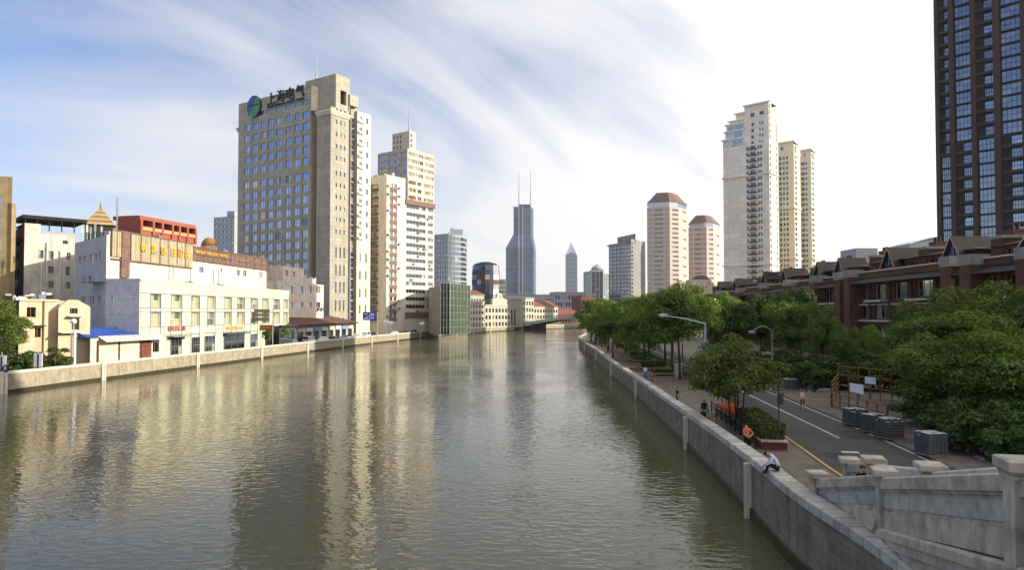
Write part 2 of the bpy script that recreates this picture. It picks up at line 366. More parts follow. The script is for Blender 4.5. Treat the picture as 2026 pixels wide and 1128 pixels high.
mat('e_white', s(232, 222, 198), 0.7, var=0.06, streak=0.08, brick=(1.6, 1.3, s(190, 180, 155), 0.03, 0.0))
mat('h_cream', s(232, 228, 200), 0.7, var=0.12, scale=0.3, streak=0.22); mat('h_panel', s(224, 218, 184), 0.45, var=0.08, obrand=0.16)
mat('h_blue_shade', s(180, 184, 204), 0.75, var=0.08, brick=(0.9, 0.45, s(140, 145, 168), 0.03)); mat('h_rust', s(128, 102, 92), 0.7, var=0.3, scale=1.2, streak=0.25); mat('h_tan', s(170, 158, 132), 0.7, var=0.15, streak=0.3)  # blue hotel side walls: their shade is put into the colour
mat('yellow_letter', s(222, 176, 60), 0.5); mat('dark_letter', (0.012, 0.012, 0.013), 0.5); mat('red_letter', s(160, 84, 78), 0.5); mat('orange_letter', s(214, 160, 84), 0.5); mat('white_letter', s(235, 235, 235), 0.5)
mat('beige', s(198, 182, 156), 0.85, var=0.14, scale=0.5, streak=0.14); mat('oldwhite', s(212, 206, 194), 0.85, var=0.2, scale=0.4, streak=0.34); mat('redbrown', s(100, 66, 58), 0.8, var=0.2)
mat('olive', s(150, 130, 96), 0.85, var=0.15, streak=0.2); mat('orange', s(154, 84, 66), 0.7, var=0.10); mat('orange_in', s(228, 150, 110), 0.7); mat('pinkwhite', s(222, 208, 194), 0.8, var=0.12, streak=0.24)
mat('tower_white', s(218, 211, 198), 0.8, var=0.12, streak=0.24); mat('tower_brown', s(128, 100, 88), 0.8, var=0.12); mat('gold_clad', s(200, 190, 172), 0.55, var=0.15, scale=0.8); mat('tan_clad', s(190, 170, 140), 0.6, var=0.2)
mat('office_grey', s(150, 158, 164), 0.5, var=0.06); mat('cement', s(150, 150, 148), 0.9, var=0.12, streak=0.15, brick=(3, 3, s(120, 120, 120), 0.04))
mat('net_green', s(66, 80, 60), 0.9, var=0.25, scale=0.5); mat('net_dark', s(42, 52, 42), 0.9, var=0.2)
mat('colonial', s(188, 183, 168), 0.85, var=0.12, streak=0.15); mat('colonial_grey', s(176, 172, 160), 0.85, var=0.14, streak=0.15); mat('terracotta', s(128, 90, 76), 0.85, var=0.2, brick=(0.5, 0.6, s(120, 62, 46), 0.08))
mat('brickred', s(142, 88, 70), 0.9, var=0.15, brick=(0.5, 0.17, s(120, 90, 80), 0.02)); mat('far_grey', s(160, 164, 172), 0.8, var=0.08)
mat('pink', s(192, 174, 166), 0.8, var=0.06); mat('pink_roof', s(104, 86, 80), 0.7, var=0.08); mat('cream', s(238, 233, 224), 0.8, var=0.06, streak=0.10, brick=(6, 2.9, s(195, 188, 174), 0.06, 0.0)); mat('cream_sunlit', s(232, 220, 190), 0.8, var=0.05, streak=0.06)  # the warmer cream has sunlight put into its colour, for lit tower walls
mat('darkbrick', s(54, 47, 46), 0.85, var=0.15, brick=(0.6, 0.2, s(58, 46, 42), 0.02)); mat('brownpier', s(76, 60, 54), 0.8, var=0.12); mat('charcoal', s(60, 62, 66), 0.7, var=0.1)
mat('housebrick', s(106, 74, 60), 0.9, var=0.16, scale=0.7, brick=(0.46, 0.16, s(104, 74, 60), 0.022)); mat('concrete', s(144, 142, 137), 0.85, var=0.12, scale=0.8, streak=0.2); mat('trim', s(196, 186, 170), 0.7, var=0.1)
mat('slate', s(58, 50, 48), 0.85, var=0.2, brick=(0.4, 0.3, s(48, 40, 38), 0.03)); mat('slate_dark', s(58, 58, 60), 0.8, var=0.15)
mat('granite', s(192, 185, 170), 0.8, var=0.26, scale=1.7, streak=0.34, bump=0.006, bscale=9); mat('granite_light', s(200, 196, 186), 0.75, var=0.22, scale=2.2, bump=0.004, bscale=14, obrand=0.34)
mat('wallblock', s(140, 133, 118), 0.85, var=0.24, scale=0.9, streak=0.36, brick=(0.8, 0.25, s(112, 106, 94), 0.012)); mat('wall_left', s(160, 150, 132), 0.85, var=0.2, scale=1.1, streak=0.25, bump=0.02, bscale=4)
mat('waterstain', s(62, 58, 40), 0.6, var=0.35, scale=2.0); mat('coping_white', s(206, 200, 186), 0.75, var=0.1)
mat('asphalt', (0.062, 0.061, 0.058), 0.85, var=0.18, scale=0.5, bump=0.01, bscale=30); mat('paving', s(124, 115, 100), 0.85, var=0.2, scale=1.0, brick=(0.6, 0.3, s(96, 88, 76), 0.02)); mat('plaza', s(116, 109, 100), 0.9, var=0.25, scale=0.5, brick=(0.8, 0.8, s(105, 98, 90), 0.02))
mat('asphalt_patch', (0.042, 0.042, 0.043), 0.85, var=0.25, scale=1.2); mat('ground', s(122, 118, 108), 0.95, var=0.2, scale=0.05); mat('line_white', s(205, 203, 196), 0.7, var=0.3, scale=2); mat('line_yellow', s(206, 168, 84), 0.7, var=0.3, scale=2)
mat('bark', s(84, 72, 58), 0.95, var=0.3, scale=5, bump=0.02, bscale=12); mat('soil', s(70, 56, 42), 0.95, var=0.3)
leafmat('leaf', s(64, 88, 32), s(116, 138, 50)); leafmat('leaf_dark', s(46, 68, 26), s(84, 106, 40)); leafmat('leaf_bright', s(74, 100, 38), s(118, 140, 56)); glass('g_slate', dark=(0.03, 0.033, 0.04), tint=(0.72, 0.78, 0.88), refl=0.22, curtain=0.25, ccol=(0.16, 0.16, 0.16))
glass('g_green', dark=(0.05, 0.10, 0.075), tint=(0.7, 0.9, 0.8), refl=0.2, curtain=0.1, ccol=(0.12, 0.2, 0.15))
leafmat('hedge', s(52, 72, 30), s(92, 110, 50), 0.2)
leafmat('flower_orange', s(190, 84, 30), s(214, 120, 44), 0.2); leafmat('leaf_yellow', s(150, 160, 50), s(190, 190, 70), 0.3)
mat('planter', s(98, 58, 46), 0.8, var=0.2); mat('iron', (0.02, 0.02, 0.022), 0.5, 0.3); mat('galv', s(168, 172, 176), 0.45, 0.5, var=0.1); mat('fence_orange', s(150, 102, 46), 0.6, var=0.3, scale=3); mat('signwhite', s(225, 222, 235), 0.6, var=0.05)
mat('paver_block', s(84, 88, 92), 0.85, var=0.25, scale=3); mat('paver_top', s(190, 192, 194), 0.85, var=0.2); mat('timber', s(140, 112, 80), 0.9, var=0.2); mat('rubble', s(160, 155, 148), 0.9, var=0.3)
mat('blueroof', s(48, 90, 180), 0.6, var=0.2, scale=1.5, brick=(0.45, 60, s(30, 62, 140), 0.06)); mat('tin', s(206, 200, 186), 0.6, var=0.15); mat('bridge_steel', s(156, 172, 176), 0.5, var=0.15); mat('signblue', s(28, 44, 170), 0.5, var=0.03); mat('signbrown', s(112, 66, 44), 0.6)
mat('skin', s(200, 150, 122), 0.6, var=0.05); mat('hair', (0.012, 0.010, 0.009), 0.6); mat('cloth_white', s(215, 215, 235), 0.85, var=0.05); mat('cloth_orange', s(206, 112, 84), 0.85, var=0.08); mat('cloth_black', (0.014, 0.014, 0.017), 0.85); mat('cloth_red', s(190, 40, 46), 0.85); mat('cloth_navy', s(36, 40, 64), 0.85); mat('cloth_grey', s(130, 128, 132), 0.85); mat('cloth_pink', s(214, 190, 196), 0.85); mat('cloth_denim', s(84, 92, 140), 0.85)
mat('shoe', (0.02, 0.02, 0.02), 0.6); mat('rubber', (0.015, 0.015, 0.015), 0.8); mat('paint_white', s(225, 225, 225), 0.3, spec=0.5, var=0.03); mat('paint_grey', s(120, 124, 130), 0.3, 0.3, spec=0.5, var=0.03); mat('paint_black', (0.02, 0.02, 0.022), 0.25, spec=0.5, var=0.03); mat('paint_blue', s(130, 160, 200), 0.3, spec=0.5); mat('lamp_red', s(190, 30, 30), 0.3); mat('lamp_clear', s(230, 230, 225), 0.2); mat('paint_yellow', s(220, 200, 60), 0.4); mat('goldstripe', s(176, 148, 104), 0.6, var=0.15); mat('logo_blue', s(44, 88, 150), 0.4); mat('logo_green', s(70, 140, 84), 0.4); mat('screen_grey', s(120, 112, 100), 0.6); mat('copper', s(150, 110, 60), 0.5)
def water_mat():
    m = bpy.data.materials.new('river_water'); m.use_nodes = True; MATS['river_water'] = m
    nt = m.node_tree; N = nt.nodes; L = nt.links; p = N['Principled BSDF']
    p.inputs['Base Color'].default_value = (0.088, 0.083, 0.044, 1); p.inputs['Roughness'].default_value = 0.035; p.inputs['IOR'].default_value = 1.33; p.inputs['Specular IOR Level'].default_value = 0.5
    geo = N.new('ShaderNodeNewGeometry')
    def noise(sx, sy, rot, detail, rough, dist=0.0):
        mp = N.new('ShaderNodeMapping'); mp.inputs['Rotation'].default_value = (0, 0, rot); mp.inputs['Scale'].default_value = (sx, sy, 1); L.new(geo.outputs['Position'], mp.inputs[0])
        n = N.new('ShaderNodeTexNoise'); n.inputs['Scale'].default_value = 1; n.inputs['Detail'].default_value = detail; n.inputs['Roughness'].default_value = rough; n.inputs['Distortion'].default_value = dist; L.new(mp.outputs[0], n.inputs[0]); return n.outputs[0]
    def M(op, a, b):
        q = N.new('ShaderNodeMath'); q.operation = op
        for i, v in enumerate((a, b)):
            if isinstance(v, (int, float)): q.inputs[i].default_value = v
            else: L.new(v, q.inputs[i])
        return q.outputs[0]
    a = noise(1.25, 2.3, R(14), 1.5, 0.45, 0.6); b = noise(3.4, 5.4, R(-20), 1, 0.5); c = noise(0.06, 0.05, 0, 2, 0.5)
    h = M('ADD', M('MULTIPLY', a, 0.044), M('MULTIPLY', b, 0.007))
    amp = N.new('ShaderNodeMapRange'); amp.inputs[1].default_value = 0.38; amp.inputs[2].default_value = 0.62; amp.inputs[3].default_value = 0.40; amp.inputs[4].default_value = 1.2; L.new(c, amp.inputs[0])
    h = M('MULTIPLY', h, amp.outputs[0])
    bp = N.new('ShaderNodeBump'); bp.inputs['Strength'].default_value = 1; bp.inputs['Distance'].default_value = 1.0; L.new(h, bp.inputs['Height']); L.new(bp.outputs[0], p.inputs['Normal'])
water_mat()
# ================================================================ the setting
ZL, ZR = 1.9, 1.8                      # ground of the left and the right bank
LWZ = 2.7
def rwz(Y): return float(np.interp(Y, [20, 34, 60, 100], [3.0, 3.0, 2.6, 2.5]))
LE = [(-72, -80), (-66, 30), (-63, 84.4), (-61, 102), (-58, 126), (-55, 150), (-46, 220), (-34, 281), (-21, 337), (-4, 386), (14, 420), (60, 470), (150, 520), (420, 560)]
RE = [(6, -80), (7, 0), (8.6, 11), (10.6, 17), (11.05, 21), (11.1, 26.7), (11.66, 33.6), (12.9, 50.4), (14.5, 79.5), (15.6, 107), (17.5, 142), (19.6, 193), (24, 240), (36, 290), (70, 340), (150, 390), (420, 420)]
def resample(P, step, Y0=None, Y1=None):
    P = [Vector(p) for p in P]; out = []; 
    for a, b in zip(P[:-1], P[1:]):
        n = max(1, int(round((b-a).length/step)))
        for i in range(n): out.append(a+(b-a)*i/n)
    out.append(P[-1])
    return [p for p in out if (Y0 is None or p.y >= Y0-1e-6) and (Y1 is None or p.y <= Y1+1e-6)]
def smooth_line(P, step):
    P = [np.array(p, float) for p in P]; out = []
    for i in range(len(P)-1):
        p0 = P[max(i-1, 0)]; p1 = P[i]; p2 = P[i+1]; p3 = P[min(i+2, len(P)-1)]
        n = max(1, int(np.linalg.norm(p2-p1)/step))
        for k in range(n):
            t = k/n; out.append(0.5*(2*p1+(p2-p0)*t+(2*p0-5*p1+4*p2-p3)*t*t+(3*p1-p0-3*p2+p3)*t**3))
    out.append(P[-1]); return [tuple(p) for p in out]
LES, RES = smooth_line(LE, 6), smooth_line(RE, 3)
def offs(P, d):
    out = []
    for i, p in enumerate(P):
        a = Vector(P[max(i-1, 0)]); b = Vector(P[min(i+1, len(P)-1)]); t = (b-a).normalized(); out.append((p[0]+t.y*d, p[1]-t.x*d))
    return out
def x_at(P, Y):
    ys = [p[1] for p in P]; return float(np.interp(Y, ys, [p[0] for p in P]))
mb = MB(); mb.poly([(-90, -80, 0), (30, -80, 0), (60, 200, 0), (430, 380, 0), (430, 600, 0), (-60, 600, 0)], 'river_water'); struct(mb, 'river')
mb = MB()
LI = offs(LES, -0.6)
mb.poly([(p[0], p[1], ZL) for p in LI]+[(9000, 700, ZL), (9000, 12000, ZL), (-9000, 12000, ZL), (-9000, -80, ZL)], 'ground'); struct(mb, 'ground_left_bank')
RI = offs(RES, 0.7)
mb = MB(); mb.poly([(p[0], p[1], ZR) for p in reversed(RI)]+[(60, -80, ZR), (3000, -80, ZR), (3000, 425, ZR)], 'ground'); struct(mb, 'ground_right_bank')
# left quay road
mb = MB(); A, B = offs(LES, -1.6), offs(LES, -8.0)
for i in range(len(A)-1):
    if A[i][1] < 470: mb.poly([(A[i][0], A[i][1], ZL+.01), (B[i][0], B[i][1], ZL+.01), (B[i+1][0], B[i+1][1], ZL+.01), (A[i+1][0], A[i+1][1], ZL+.01)], 'asphalt')
for f in mb.f[:]: pass
o = struct(mb, 'quay_road')
# ---- right bank road: polylines read off the photograph on the plane z = ZR
yl = [(14.5, 10), (16.0, 28)]+[tuple(on_ground(x, y, ZR)[:2]) for x, y in ((1640, 925), (1557, 866))]+[(19.6, 60), (22.0, 85), (24.3, 110), (27.2, 145), (31, 195), (40, 245)]
yl = smooth_line(yl, 3)
def strip(mb, c, d0, d1, z, m, Y0=-1e9, Y1=1e9):
    A, B = offs(c, d0), offs(c, d1)
    for i in range(len(A)-1):
        if Y0 <= c[i][1] and c[i+1][1] <= Y1:
            mb.poly([(A[i][0], A[i][1], z), (B[i][0], B[i][1], z), (B[i+1][0], B[i+1][1], z), (A[i+1][0], A[i+1][1], z)], m)
mb = MB(); strip(mb, yl, -0.35, 6.3, ZR+.012, 'asphalt'); struct(mb, 'road')
mb = MB(); strip(mb, yl, -0.12, 0.05, ZR+.018, 'line_yellow'); tag(mb.build('yellow_edge_line'), kind='structure')
mb = MB(); strip(mb, yl, 3.2, 3.36, ZR+.018, 'line_white', 41, 190); tag(mb.build('white_lane_line'), kind='structure')
mb = MB(); strip(mb, yl, 5.85, 5.98, ZR+.018, 'line_white', 10, 190); tag(mb.build('white_edge_line'), kind='structure')
p = on_ground(1682, 896, ZR); mb = MB(); mb.obox((p.x, p.y), R(80), .5, .95, ZR+.013, ZR+.022, 'line_white'); tag(mb.build('road_patch'), kind='structure')
for k, (Y0, Y1, d0, d1) in enumerate(((43.5, 49, 4.0, 5.4), (55, 66, 1.0, 2.4), (36, 40, .8, 1.9))):
    mb = MB(); strip(mb, yl, d0, d1, ZR+.0155, 'asphalt_patch', Y0-1.5, Y1+1.5); tag(mb.build('road_repair'), kind='structure')
p = on_ground(1585, 842, ZR); mb = MB(); mb.tube((p.x, p.y, ZR+.012), (p.x, p.y, ZR+.019), .36, .36, 20, 'charcoal'); tag(mb.build('manhole_cover', off=(p.x, p.y, ZR+.012)), 'round dark manhole cover set in the right bank road', 'manhole cover')
mb = MB(); strip(mb, yl, 6.3, 26, ZR+.11, 'plaza', 10, 120)
A = offs(yl, 6.3)
for i in range(len(A)-1):
    mb.poly([(A[i+1][0], A[i+1][1], ZR), (A[i][0], A[i][1], ZR), (A[i][0], A[i][1], ZR+.11), (A[i+1][0], A[i+1][1], ZR+.11)], 'concrete')
struct(mb, 'pavement')
mb = MB()                                             # promenade behind the flood wall
wi = [p for p in RI if 18 < p[1] < 215]; kb = [p for p in offs(yl, -0.36) if 18 < p[1] < 215]
mb.poly([(p[0], p[1], ZR+.06) for p in wi]+[], 'paving') if False else None
mb.poly([(p[0], p[1], ZR+.06) for p in kb]+[(p[0], p[1], ZR+.06) for p in reversed(wi)], 'paving'); struct(mb, 'promenade')
mb = MB()                                             # deck of the bridge the photographer stands on
mb.box(-95, -16, 7.5, 26, 0.2, 8.3, 'granite'); mb.box(-95, 0.0, 8.3, 9.0, 0.35, 9.2, 'granite'); struct(mb, 'bridge_deck')

# ---- flood wall, right bank
def flood_wall_right():
    r = thing('flood_wall', 'grey block flood wall with granite coping along the right bank', 'wall', (11.1, 26, 0))
    mb = MB(); P = RES; I = offs(RES, 0.62); ci = 0.34
    for i in range(len(P)-1):
        a, b, c, d = P[i], P[i+1], I[i], I[i+1]; za, zb = rwz(a[1])-ci, rwz(b[1])-ci
        mb.poly([(b[0], b[1], -1), (a[0], a[1], -1), (a[0], a[1], za), (b[0], b[1], zb)], 'wallblock')
        mb.poly([(c[0], c[1], ZR-.3), (d[0], d[1], ZR-.3), (d[0], d[1], zb), (c[0], c[1], za)], 'granite')
        mb.poly([(a[0], a[1], za), (c[0], c[1], za), (d[0], d[1], zb), (b[0], b[1], zb)], 'granite')
    mb.build('wall_body', r)
    st = MB(); O = offs(RES, -0.10); O2 = offs(RES, -0.30)   # ledge and stained foot at the waterline
    for i in range(len(P)-1):
        a, b, c, d = P[i], P[i+1], O[i], O[i+1]
        st.poly([(d[0], d[1], -1), (c[0], c[1], -1), (c[0], c[1], .5), (d[0], d[1], .5)], 'waterstain'); st.poly([(c[0], c[1], .5), (a[0], a[1], .55), (b[0], b[1], .55), (d[0], d[1], .5)], 'waterstain')
    st.build('stained_foot', r)
    # coping slabs, one by one
    fine = smooth_line(RE, 0.25); L = [0]
    for a, b in zip(fine[:-1], fine[1:]): L.append(L[-1]+math.dist(a, b))
    xs, ys = [p[0] for p in fine], [p[1] for p in fine]
    def at(t): return Vector((np.interp(t, L, xs), np.interp(t, L, ys)))
    t = float(np.interp(12, ys, L)); end = float(np.interp(230, ys[:fine.index(fine[-1])], L[:-1])); n = 0
    far = MB()
    while t < end:
        ln = 1.0*random.uniform(.97, 1.03); a, b = at(t+.024), at(t+ln-.024); d = (b-a).normalized(); nn = Vector((d.y, -d.x))
        za, zb = rwz(a.y), rwz(b.y); m = MB() if n < 190 else far; dz = random.uniform(-.006, .006); o_ = random.uniform(-.006, .006)
        oo, ii = 0.07+o_, 0.70
        Q = [a-nn*oo, b-nn*oo, b+nn*ii, a+nn*ii]; Z = [za+dz, zb+dz, zb+dz, za+dz]
        c_ = .025
        T = [a-nn*(oo-c_), b-nn*(oo-c_), b+nn*(ii-c_), a+nn*(ii-c_)]
        for k in range(4):
            k2 = (k+1) % 4
            m.poly([(Q[k2].x, Q[k2].y, Z[k2]-ci), (Q[k].x, Q[k].y, Z[k]-ci), (Q[k].x, Q[k].y, Z[k]-c_), (Q[k2].x, Q[k2].y, Z[k2]-c_)], 'granite_light')
            m.poly([(Q[k2].x, Q[k2].y, Z[k2]-c_), (Q[k].x, Q[k].y, Z[k]-c_), (T[k].x, T[k].y, Z[k]), (T[k2].x, T[k2].y, Z[k2])], 'granite_light')
        m.poly([(T[k].x, T[k].y, Z[k]) for k in (3, 2, 1, 0)], 'granite_light')
        m.poly([(Q[k].x, Q[k].y, Z[k]-ci) for k in range(4)], 'granite_light')
        if n < 190: m.build('coping_slab', r)
        n += 1; t += ln
    far['x'] if False else None
    if far.v: far.build('coping_run', r)['kind'] = 'stuff'
    for px, Y in ((0, 18.2), (0, 33.6), (0, 50.4), (0, 79.5), (0, 107), (0, 142), (0, 175)):
        a = Vector((x_at(RES, Y), Y)); d = (Vector((x_at(RES, Y+1), Y+1))-a).normalized(); m = MB(); m.obox((a.x-d.y*0.10, a.y+d.x*0.10), math.atan2(d.y, d.x), .32, .4, -.4, rwz(Y)-ci-.003, 'coping_white')
        m.obox((a.x-d.y*0.10, a.y+d.x*0.10), math.atan2(d.y, d.x), .10, .44, -.4, rwz(Y)-ci-.2, 'granite'); m.build('pilaster', r)
flood_wall_right()
def flood_wall_left():
    r = thing('flood_wall', 'long pale flood wall with white posts along the left bank', 'wall', (-58, 126, 0))
    mb = MB(); P = LES; I = offs(P, -0.6); ci = .32
    for i in range(len(P)-1):
        a, b, c, d = P[i], P[i+1], I[i], I[i+1]; z = LWZ-ci
        mb.poly([(a[0], a[1], -1), (b[0], b[1], -1), (b[0], b[1], z), (a[0], a[1], z)], 'wall_left'); mb.poly([(d[0], d[1], ZL-.3), (c[0], c[1], ZL-.3), (c[0], c[1], z), (d[0], d[1], z)], 'wall_left')
    mb.build('wall_body', r)
    cp = MB(); A, B = offs(P, 0.1), offs(P, -0.7)
    for i in range(len(P)-1):
        a, b, c, d = A[i], A[i+1], B[i], B[i+1]; z0, z1 = LWZ-ci, LWZ
        cp.poly([(a[0], a[1], z0), (b[0], b[1], z0), (b[0], b[1], z1), (a[0], a[1], z1)], 'coping_white'); cp.poly([(a[0], a[1], z1), (b[0], b[1], z1), (d[0], d[1], z1), (c[0], c[1], z1)], 'coping_white')
        cp.poly([(d[0], d[1], z0), (c[0], c[1], z0), (c[0], c[1], z1), (d[0], d[1], z1)], 'coping_white'); cp.poly([(c[0], c[1], z0), (d[0], d[1], z0), (b[0], b[1], z0), (a[0], a[1], z0)], 'coping_white')
    cp.build('coping', r)
    st = MB(); O = offs(P, 0.05)
    for i in range(len(P)-1):
        a, b, c, d = P[i], P[i+1], O[i], O[i+1]
        st.poly([(c[0], c[1], -1), (d[0], d[1], -1), (d[0], d[1], .4), (c[0], c[1], .4)], 'waterstain'); st.poly([(c[0], c[1], .4), (d[0], d[1], .4), (b[0], b[1], .43), (a[0], a[1], .43)], 'waterstain')
    st.build('stained_foot', r)
    for x, Y in ((0, 84.6), (0, 102), (0, 126), (0, 150), (0, 174), (0, 198), (0, 222), (0, 246), (0, 270), (0, 294), (0, 318), (0, 342), (0, 366)):
        a = Vector((x_at(LES, Y), Y)); d = (Vector((x_at(LES, Y+1), Y+1))-a).normalized(); m = MB(); an = math.atan2(d.y, d.x); c = (a.x+d.y*.1, a.y-d.x*.1); w = 1.1 if Y < 90 else .8
        m.obox(c, an, w, .34, -.4, LWZ+.004, 'coping_white'); m.obox((c[0]+d.y*.05, c[1]-d.x*.05), an, .14, .3, -.4, LWZ-.4, 'concrete'); m.build('pilaster', r)
flood_wall_left()
# ================================================================ left bank buildings
LD = Vector((-.846, .534)); RD = Vector((.534, .846))
def electric():
    C = Vector(gp(652, 235)); P = lambda s_, t: tuple(C+LD*s_+RD*t)
    b = Bld('office_tower', 'tall tan stone office tower with blue windows and rooftop sign', 'tower', (*C, ZL), frame='frame_grey', glass='g_blue', nx=2, depth=.25)
    S, SW = 'e_stone', 'e_white'
    f0 = Face(P(50.7, 0), P(10, 0))
    cols = [f0.u(x) for x in (485.5, 501.5, 517.5, 532.5, 549, 568, 585.5, 602)]
    zr = [f0.z(f0.u(602), y) for y in (226.5, 249, 273, 296, 319, 348.5, 371.5, 394, 416.5, 439, 462, 484, 505, 527, 549)]
    hs = grid(cols, zr, 2.95, 2.6)
    b.wall(f0, ZL, 84.2, S, hs)
    top = [(f0.u(x)-2.2, f0.u(x)+2.2, 85.4, 87.0, 'g_cyan') for x in (494, 512, 530, 549, 568, 587, 603)]
    b.wall(f0, 84.2, 91, S, [(u0, u1, 84.6, 86.2, k) for u0, u1, _, _, k in top], nx=4)
    b.wall((P(10, 0), P(10, 22)), 80, 91, S); b.wall((P(50.7, 22), P(50.7, 0)), ZL, 91, S); b.mb.poly([(*P(50.7, 0), 90.2), (*P(10, 0), 90.2), (*P(10, 22), 90.2), (*P(50.7, 22), 90.2)], 'roof_grey')
    for k in (0, 1):                                    # parapet thickness
        b.mb.prism([P(50.7, .02), P(10, .02), P(10, .6), P(50.7, .6)], 89, 91.02, S)
    b.wall((P(10, 0), P(10, 3)), ZL, 82, S); b.wall((P(10, 3), P(7, 3)), ZL, 82, 'g_black' if False else S, [(.3, 2.7, z-1.2, z+1.1, 'g_dark') for z in zr]); b.wall((P(7, 3), P(7, 0)), ZL, 82, S)
    b.wall((P(7, 0), P(0, 0)), ZL, 82, S)
    fr = Face(P(0, 0), P(0, 8.5)); cr = [fr.u(x) for x in (663.5, 671.8, 679.5)]
    zl = [fr.z(3, y) for y in (480, 510, 545, 592, 629)]
    sm = grid(cr, [z+.2 for z in zr[:11]], .8, 1.5, 'g_dark'); lg = [(u-.45, u+.45, fr.z(4, y)-1.9, fr.z(4, y)+1.9, 'g_dark') for u in cr for y in (500, 535, 569, 605, 640)]
    b.wall(fr, ZL, 82, S, sm+lg, nx=1)
    b.mb.poly([(*P(7, 0), 82), (*P(0, 0), 82), (*P(0, 8.5), 82), (*P(7, 8.5), 82)], 'roof_grey')
    # glazed stair recess and the white end block
    b.wall((P(0, 8.5), P(3, 8.5)), ZL, 87, S); b.wall((P(3, 8.5), P(3, 10.6)), ZL, 87, S); b.wall((P(3, 10.6), P(1.2, 10.6)), ZL, 87, S)
    fg = Face(P(1.2, 10.6), P(1.2, 12.7)); b.wall(fg, ZL, 84, S, [(.15, 1.95, 3+i*3.9, 3+i*3.9+3.5, 'g_blue') for i in range(20)], nx=1, ny=2, frame='frame_white')
    b.wall(fg, 84, 87, S); b.wall((P(1.2, 12.7), P(0, 12.7)), ZL, 83.5, S)
    fe = Face(P(0, 12.7), P(0, 19.6)); ce = [1.6, 4.6]
    b.wall(fe, ZL, 83.5, SW, [(u-w, u+w, z-1.1, z+.9, 'g_dark') for u, w in ((1.6, .75), (4.9, .6)) for z in zr[:11]]+[(u-.5, u+.5, fe.z(3, y)-1.6, fe.z(3, y)+1.6, 'g_dark') for u in ce for y in (510, 545, 580, 612)], nx=1)
    b.wall((P(0, 19.6), P(40, 19.6)), ZL, 83.5, SW); b.mb.poly([(*P(3, 8.5), 87), (*P(0, 8.5), 87), (*P(0, 12.7), 87), (*P(3, 12.7), 87)], 'roof_grey'); b.mb.poly([(*P(20, 12.7), 83.5), (*P(0, 12.7), 83.5), (*P(0, 19.6), 83.5), (*P(20, 19.6), 83.5)], 'roof_grey')
    # lift core above the corner block
    b.block([P(16, 2.5), P(.3, 2.5), P(.3, 9.2), P(16, 9.2)], 82, 94.2, S, {1: [(2.2, 5.0, 84, 89, 'g_black')]}, nx=1, depth=1.5)
    b.mb.prism([P(10, .03), P(9.4, .03), P(9.4, 6), P(10, 6)], 82, 90.9, SW)
    cap = MB(); cap.prism([P(3.1, 8.6), P(-.4, 8.6), P(-.4, 12.6), P(3.1, 12.6)], 84.6, 88.4, 'e_stone', bottom=True); b.part('recess_cap', cap)
    co = MB()
    for dz, o in ((0, .35), (.5, .7), (1.0, 1.0)): co.prism([P(7.0, -o), P(-o, -o), P(-o, 8.5), P(7.0, 8.5)], 79.2+dz, 79.2+dz+.48, 'e_white', bottom=True)
    b.part('cornice', co)
    co = MB()
    for dz, o in ((0, .4), (.6, .9), (1.2, 1.5)): co.prism([P(50.7+o, -.1), P(50.6, -.1), P(50.6, 8), P(50.7+o, 8)], 80+dz, 80+dz+.58, 'e_stone', bottom=True)
    b.part('cornice', co)
    # balcony ledges of the white block
    for z in zr[:11]:
        m = MB(); q = Face(P(0, 12.7), P(0, 19.6)); m.prism([q.at(.4, .7), q.at(2.9, .7), q.at(2.9, -.02), q.at(.4, -.02)], z-1.55, z-1.35, 'e_white', bottom=True)
        m.prism([q.at(.4, .7), q.at(2.9, .7), q.at(2.9, .62), q.at(.4, .62)], z-1.35, z-.5, 'e_white'); b.part('balcony', m)
    for u in (f0.u(559), f0.u(477), f0.u(493), f0.u(509), f0.u(525), f0.u(540), f0.u(577), f0.u(594)):
        m = MB(); m.prism([f0.at(u-.16, .14), f0.at(u+.16, .14), f0.at(u+.16, -.01), f0.at(u-.16, -.01)], ZL, 84, 'e_stone'); b.part('facade_rib', m)
    m = MB(); m.tube((*P(12, 4), 90), (*P(12, 4), 97), .35, .3, 8, 'galv'); m.tube((*P(12, 4), 97), (*P(12, 4), 104), .18, .12, 8, 'galv'); b.part('mast', m)
    b.done()
    # rooftop sign: emblem, big characters, small latin line
    r = thing('rooftop_sign', 'black rooftop lettering with round blue and green emblem on the stone tower', 'sign', (*f0.at(10, .3), 86))
    f = f0
    def put(me, u, z, name):
        p = f.at(u, .35); return child(name, me, r, (p[0], p[1], z), f.ang)
    bk = MB(); bk.prism([f.at(f.u(526), .22), f.at(f.u(603), .22), f.at(f.u(603), .02), f.at(f.u(526), .02)], 87.2, 90.8, 'e_stone'); bk.build('backing', r)
    um, uw = f.u(526), f.u(602)-f.u(526)
    for k, ch in enumerate('上海电气'):
        me = text_mesh(ch, 4.9, 'dark_letter', .25, .05); o = put(me, um+uw*k/4+.2, 87.6, 'character'); o.scale = (uw*.225/me['w'], 1, 1)
    write(r, 'SHANGHAI ELECTRIC', 1.2, 'dark_letter', f, um+.2, um+uw*.97, 86.45, .35, 'letter')
    uc, zc, rad = f.u(501.5), 88.3, 4.1
    em = MB(); n = 40
    def disc(a0, a1, mt, out, sq=0.0, r0=0.0, ex=1.0):
        pts = [f.at(uc, out)+(zc,)] if r0 == 0 else []
        q = []
        for i in range(n+1):
            a = a0+(a1-a0)*i/n; q.append((*f.at(uc+math.cos(a)*rad*.92*ex, out), zc+math.sin(a)*rad*ex))
        return pts+q
    em.poly(disc(R(62), R(232), 'x', .9), 'logo_blue'); em.poly(disc(R(232), R(422), 'x', .92), 'logo_green')
    rim = [(uc+math.cos(2*math.pi*i/n)*rad*.92, zc+math.sin(2*math.pi*i/n)*rad) for i in range(n)]
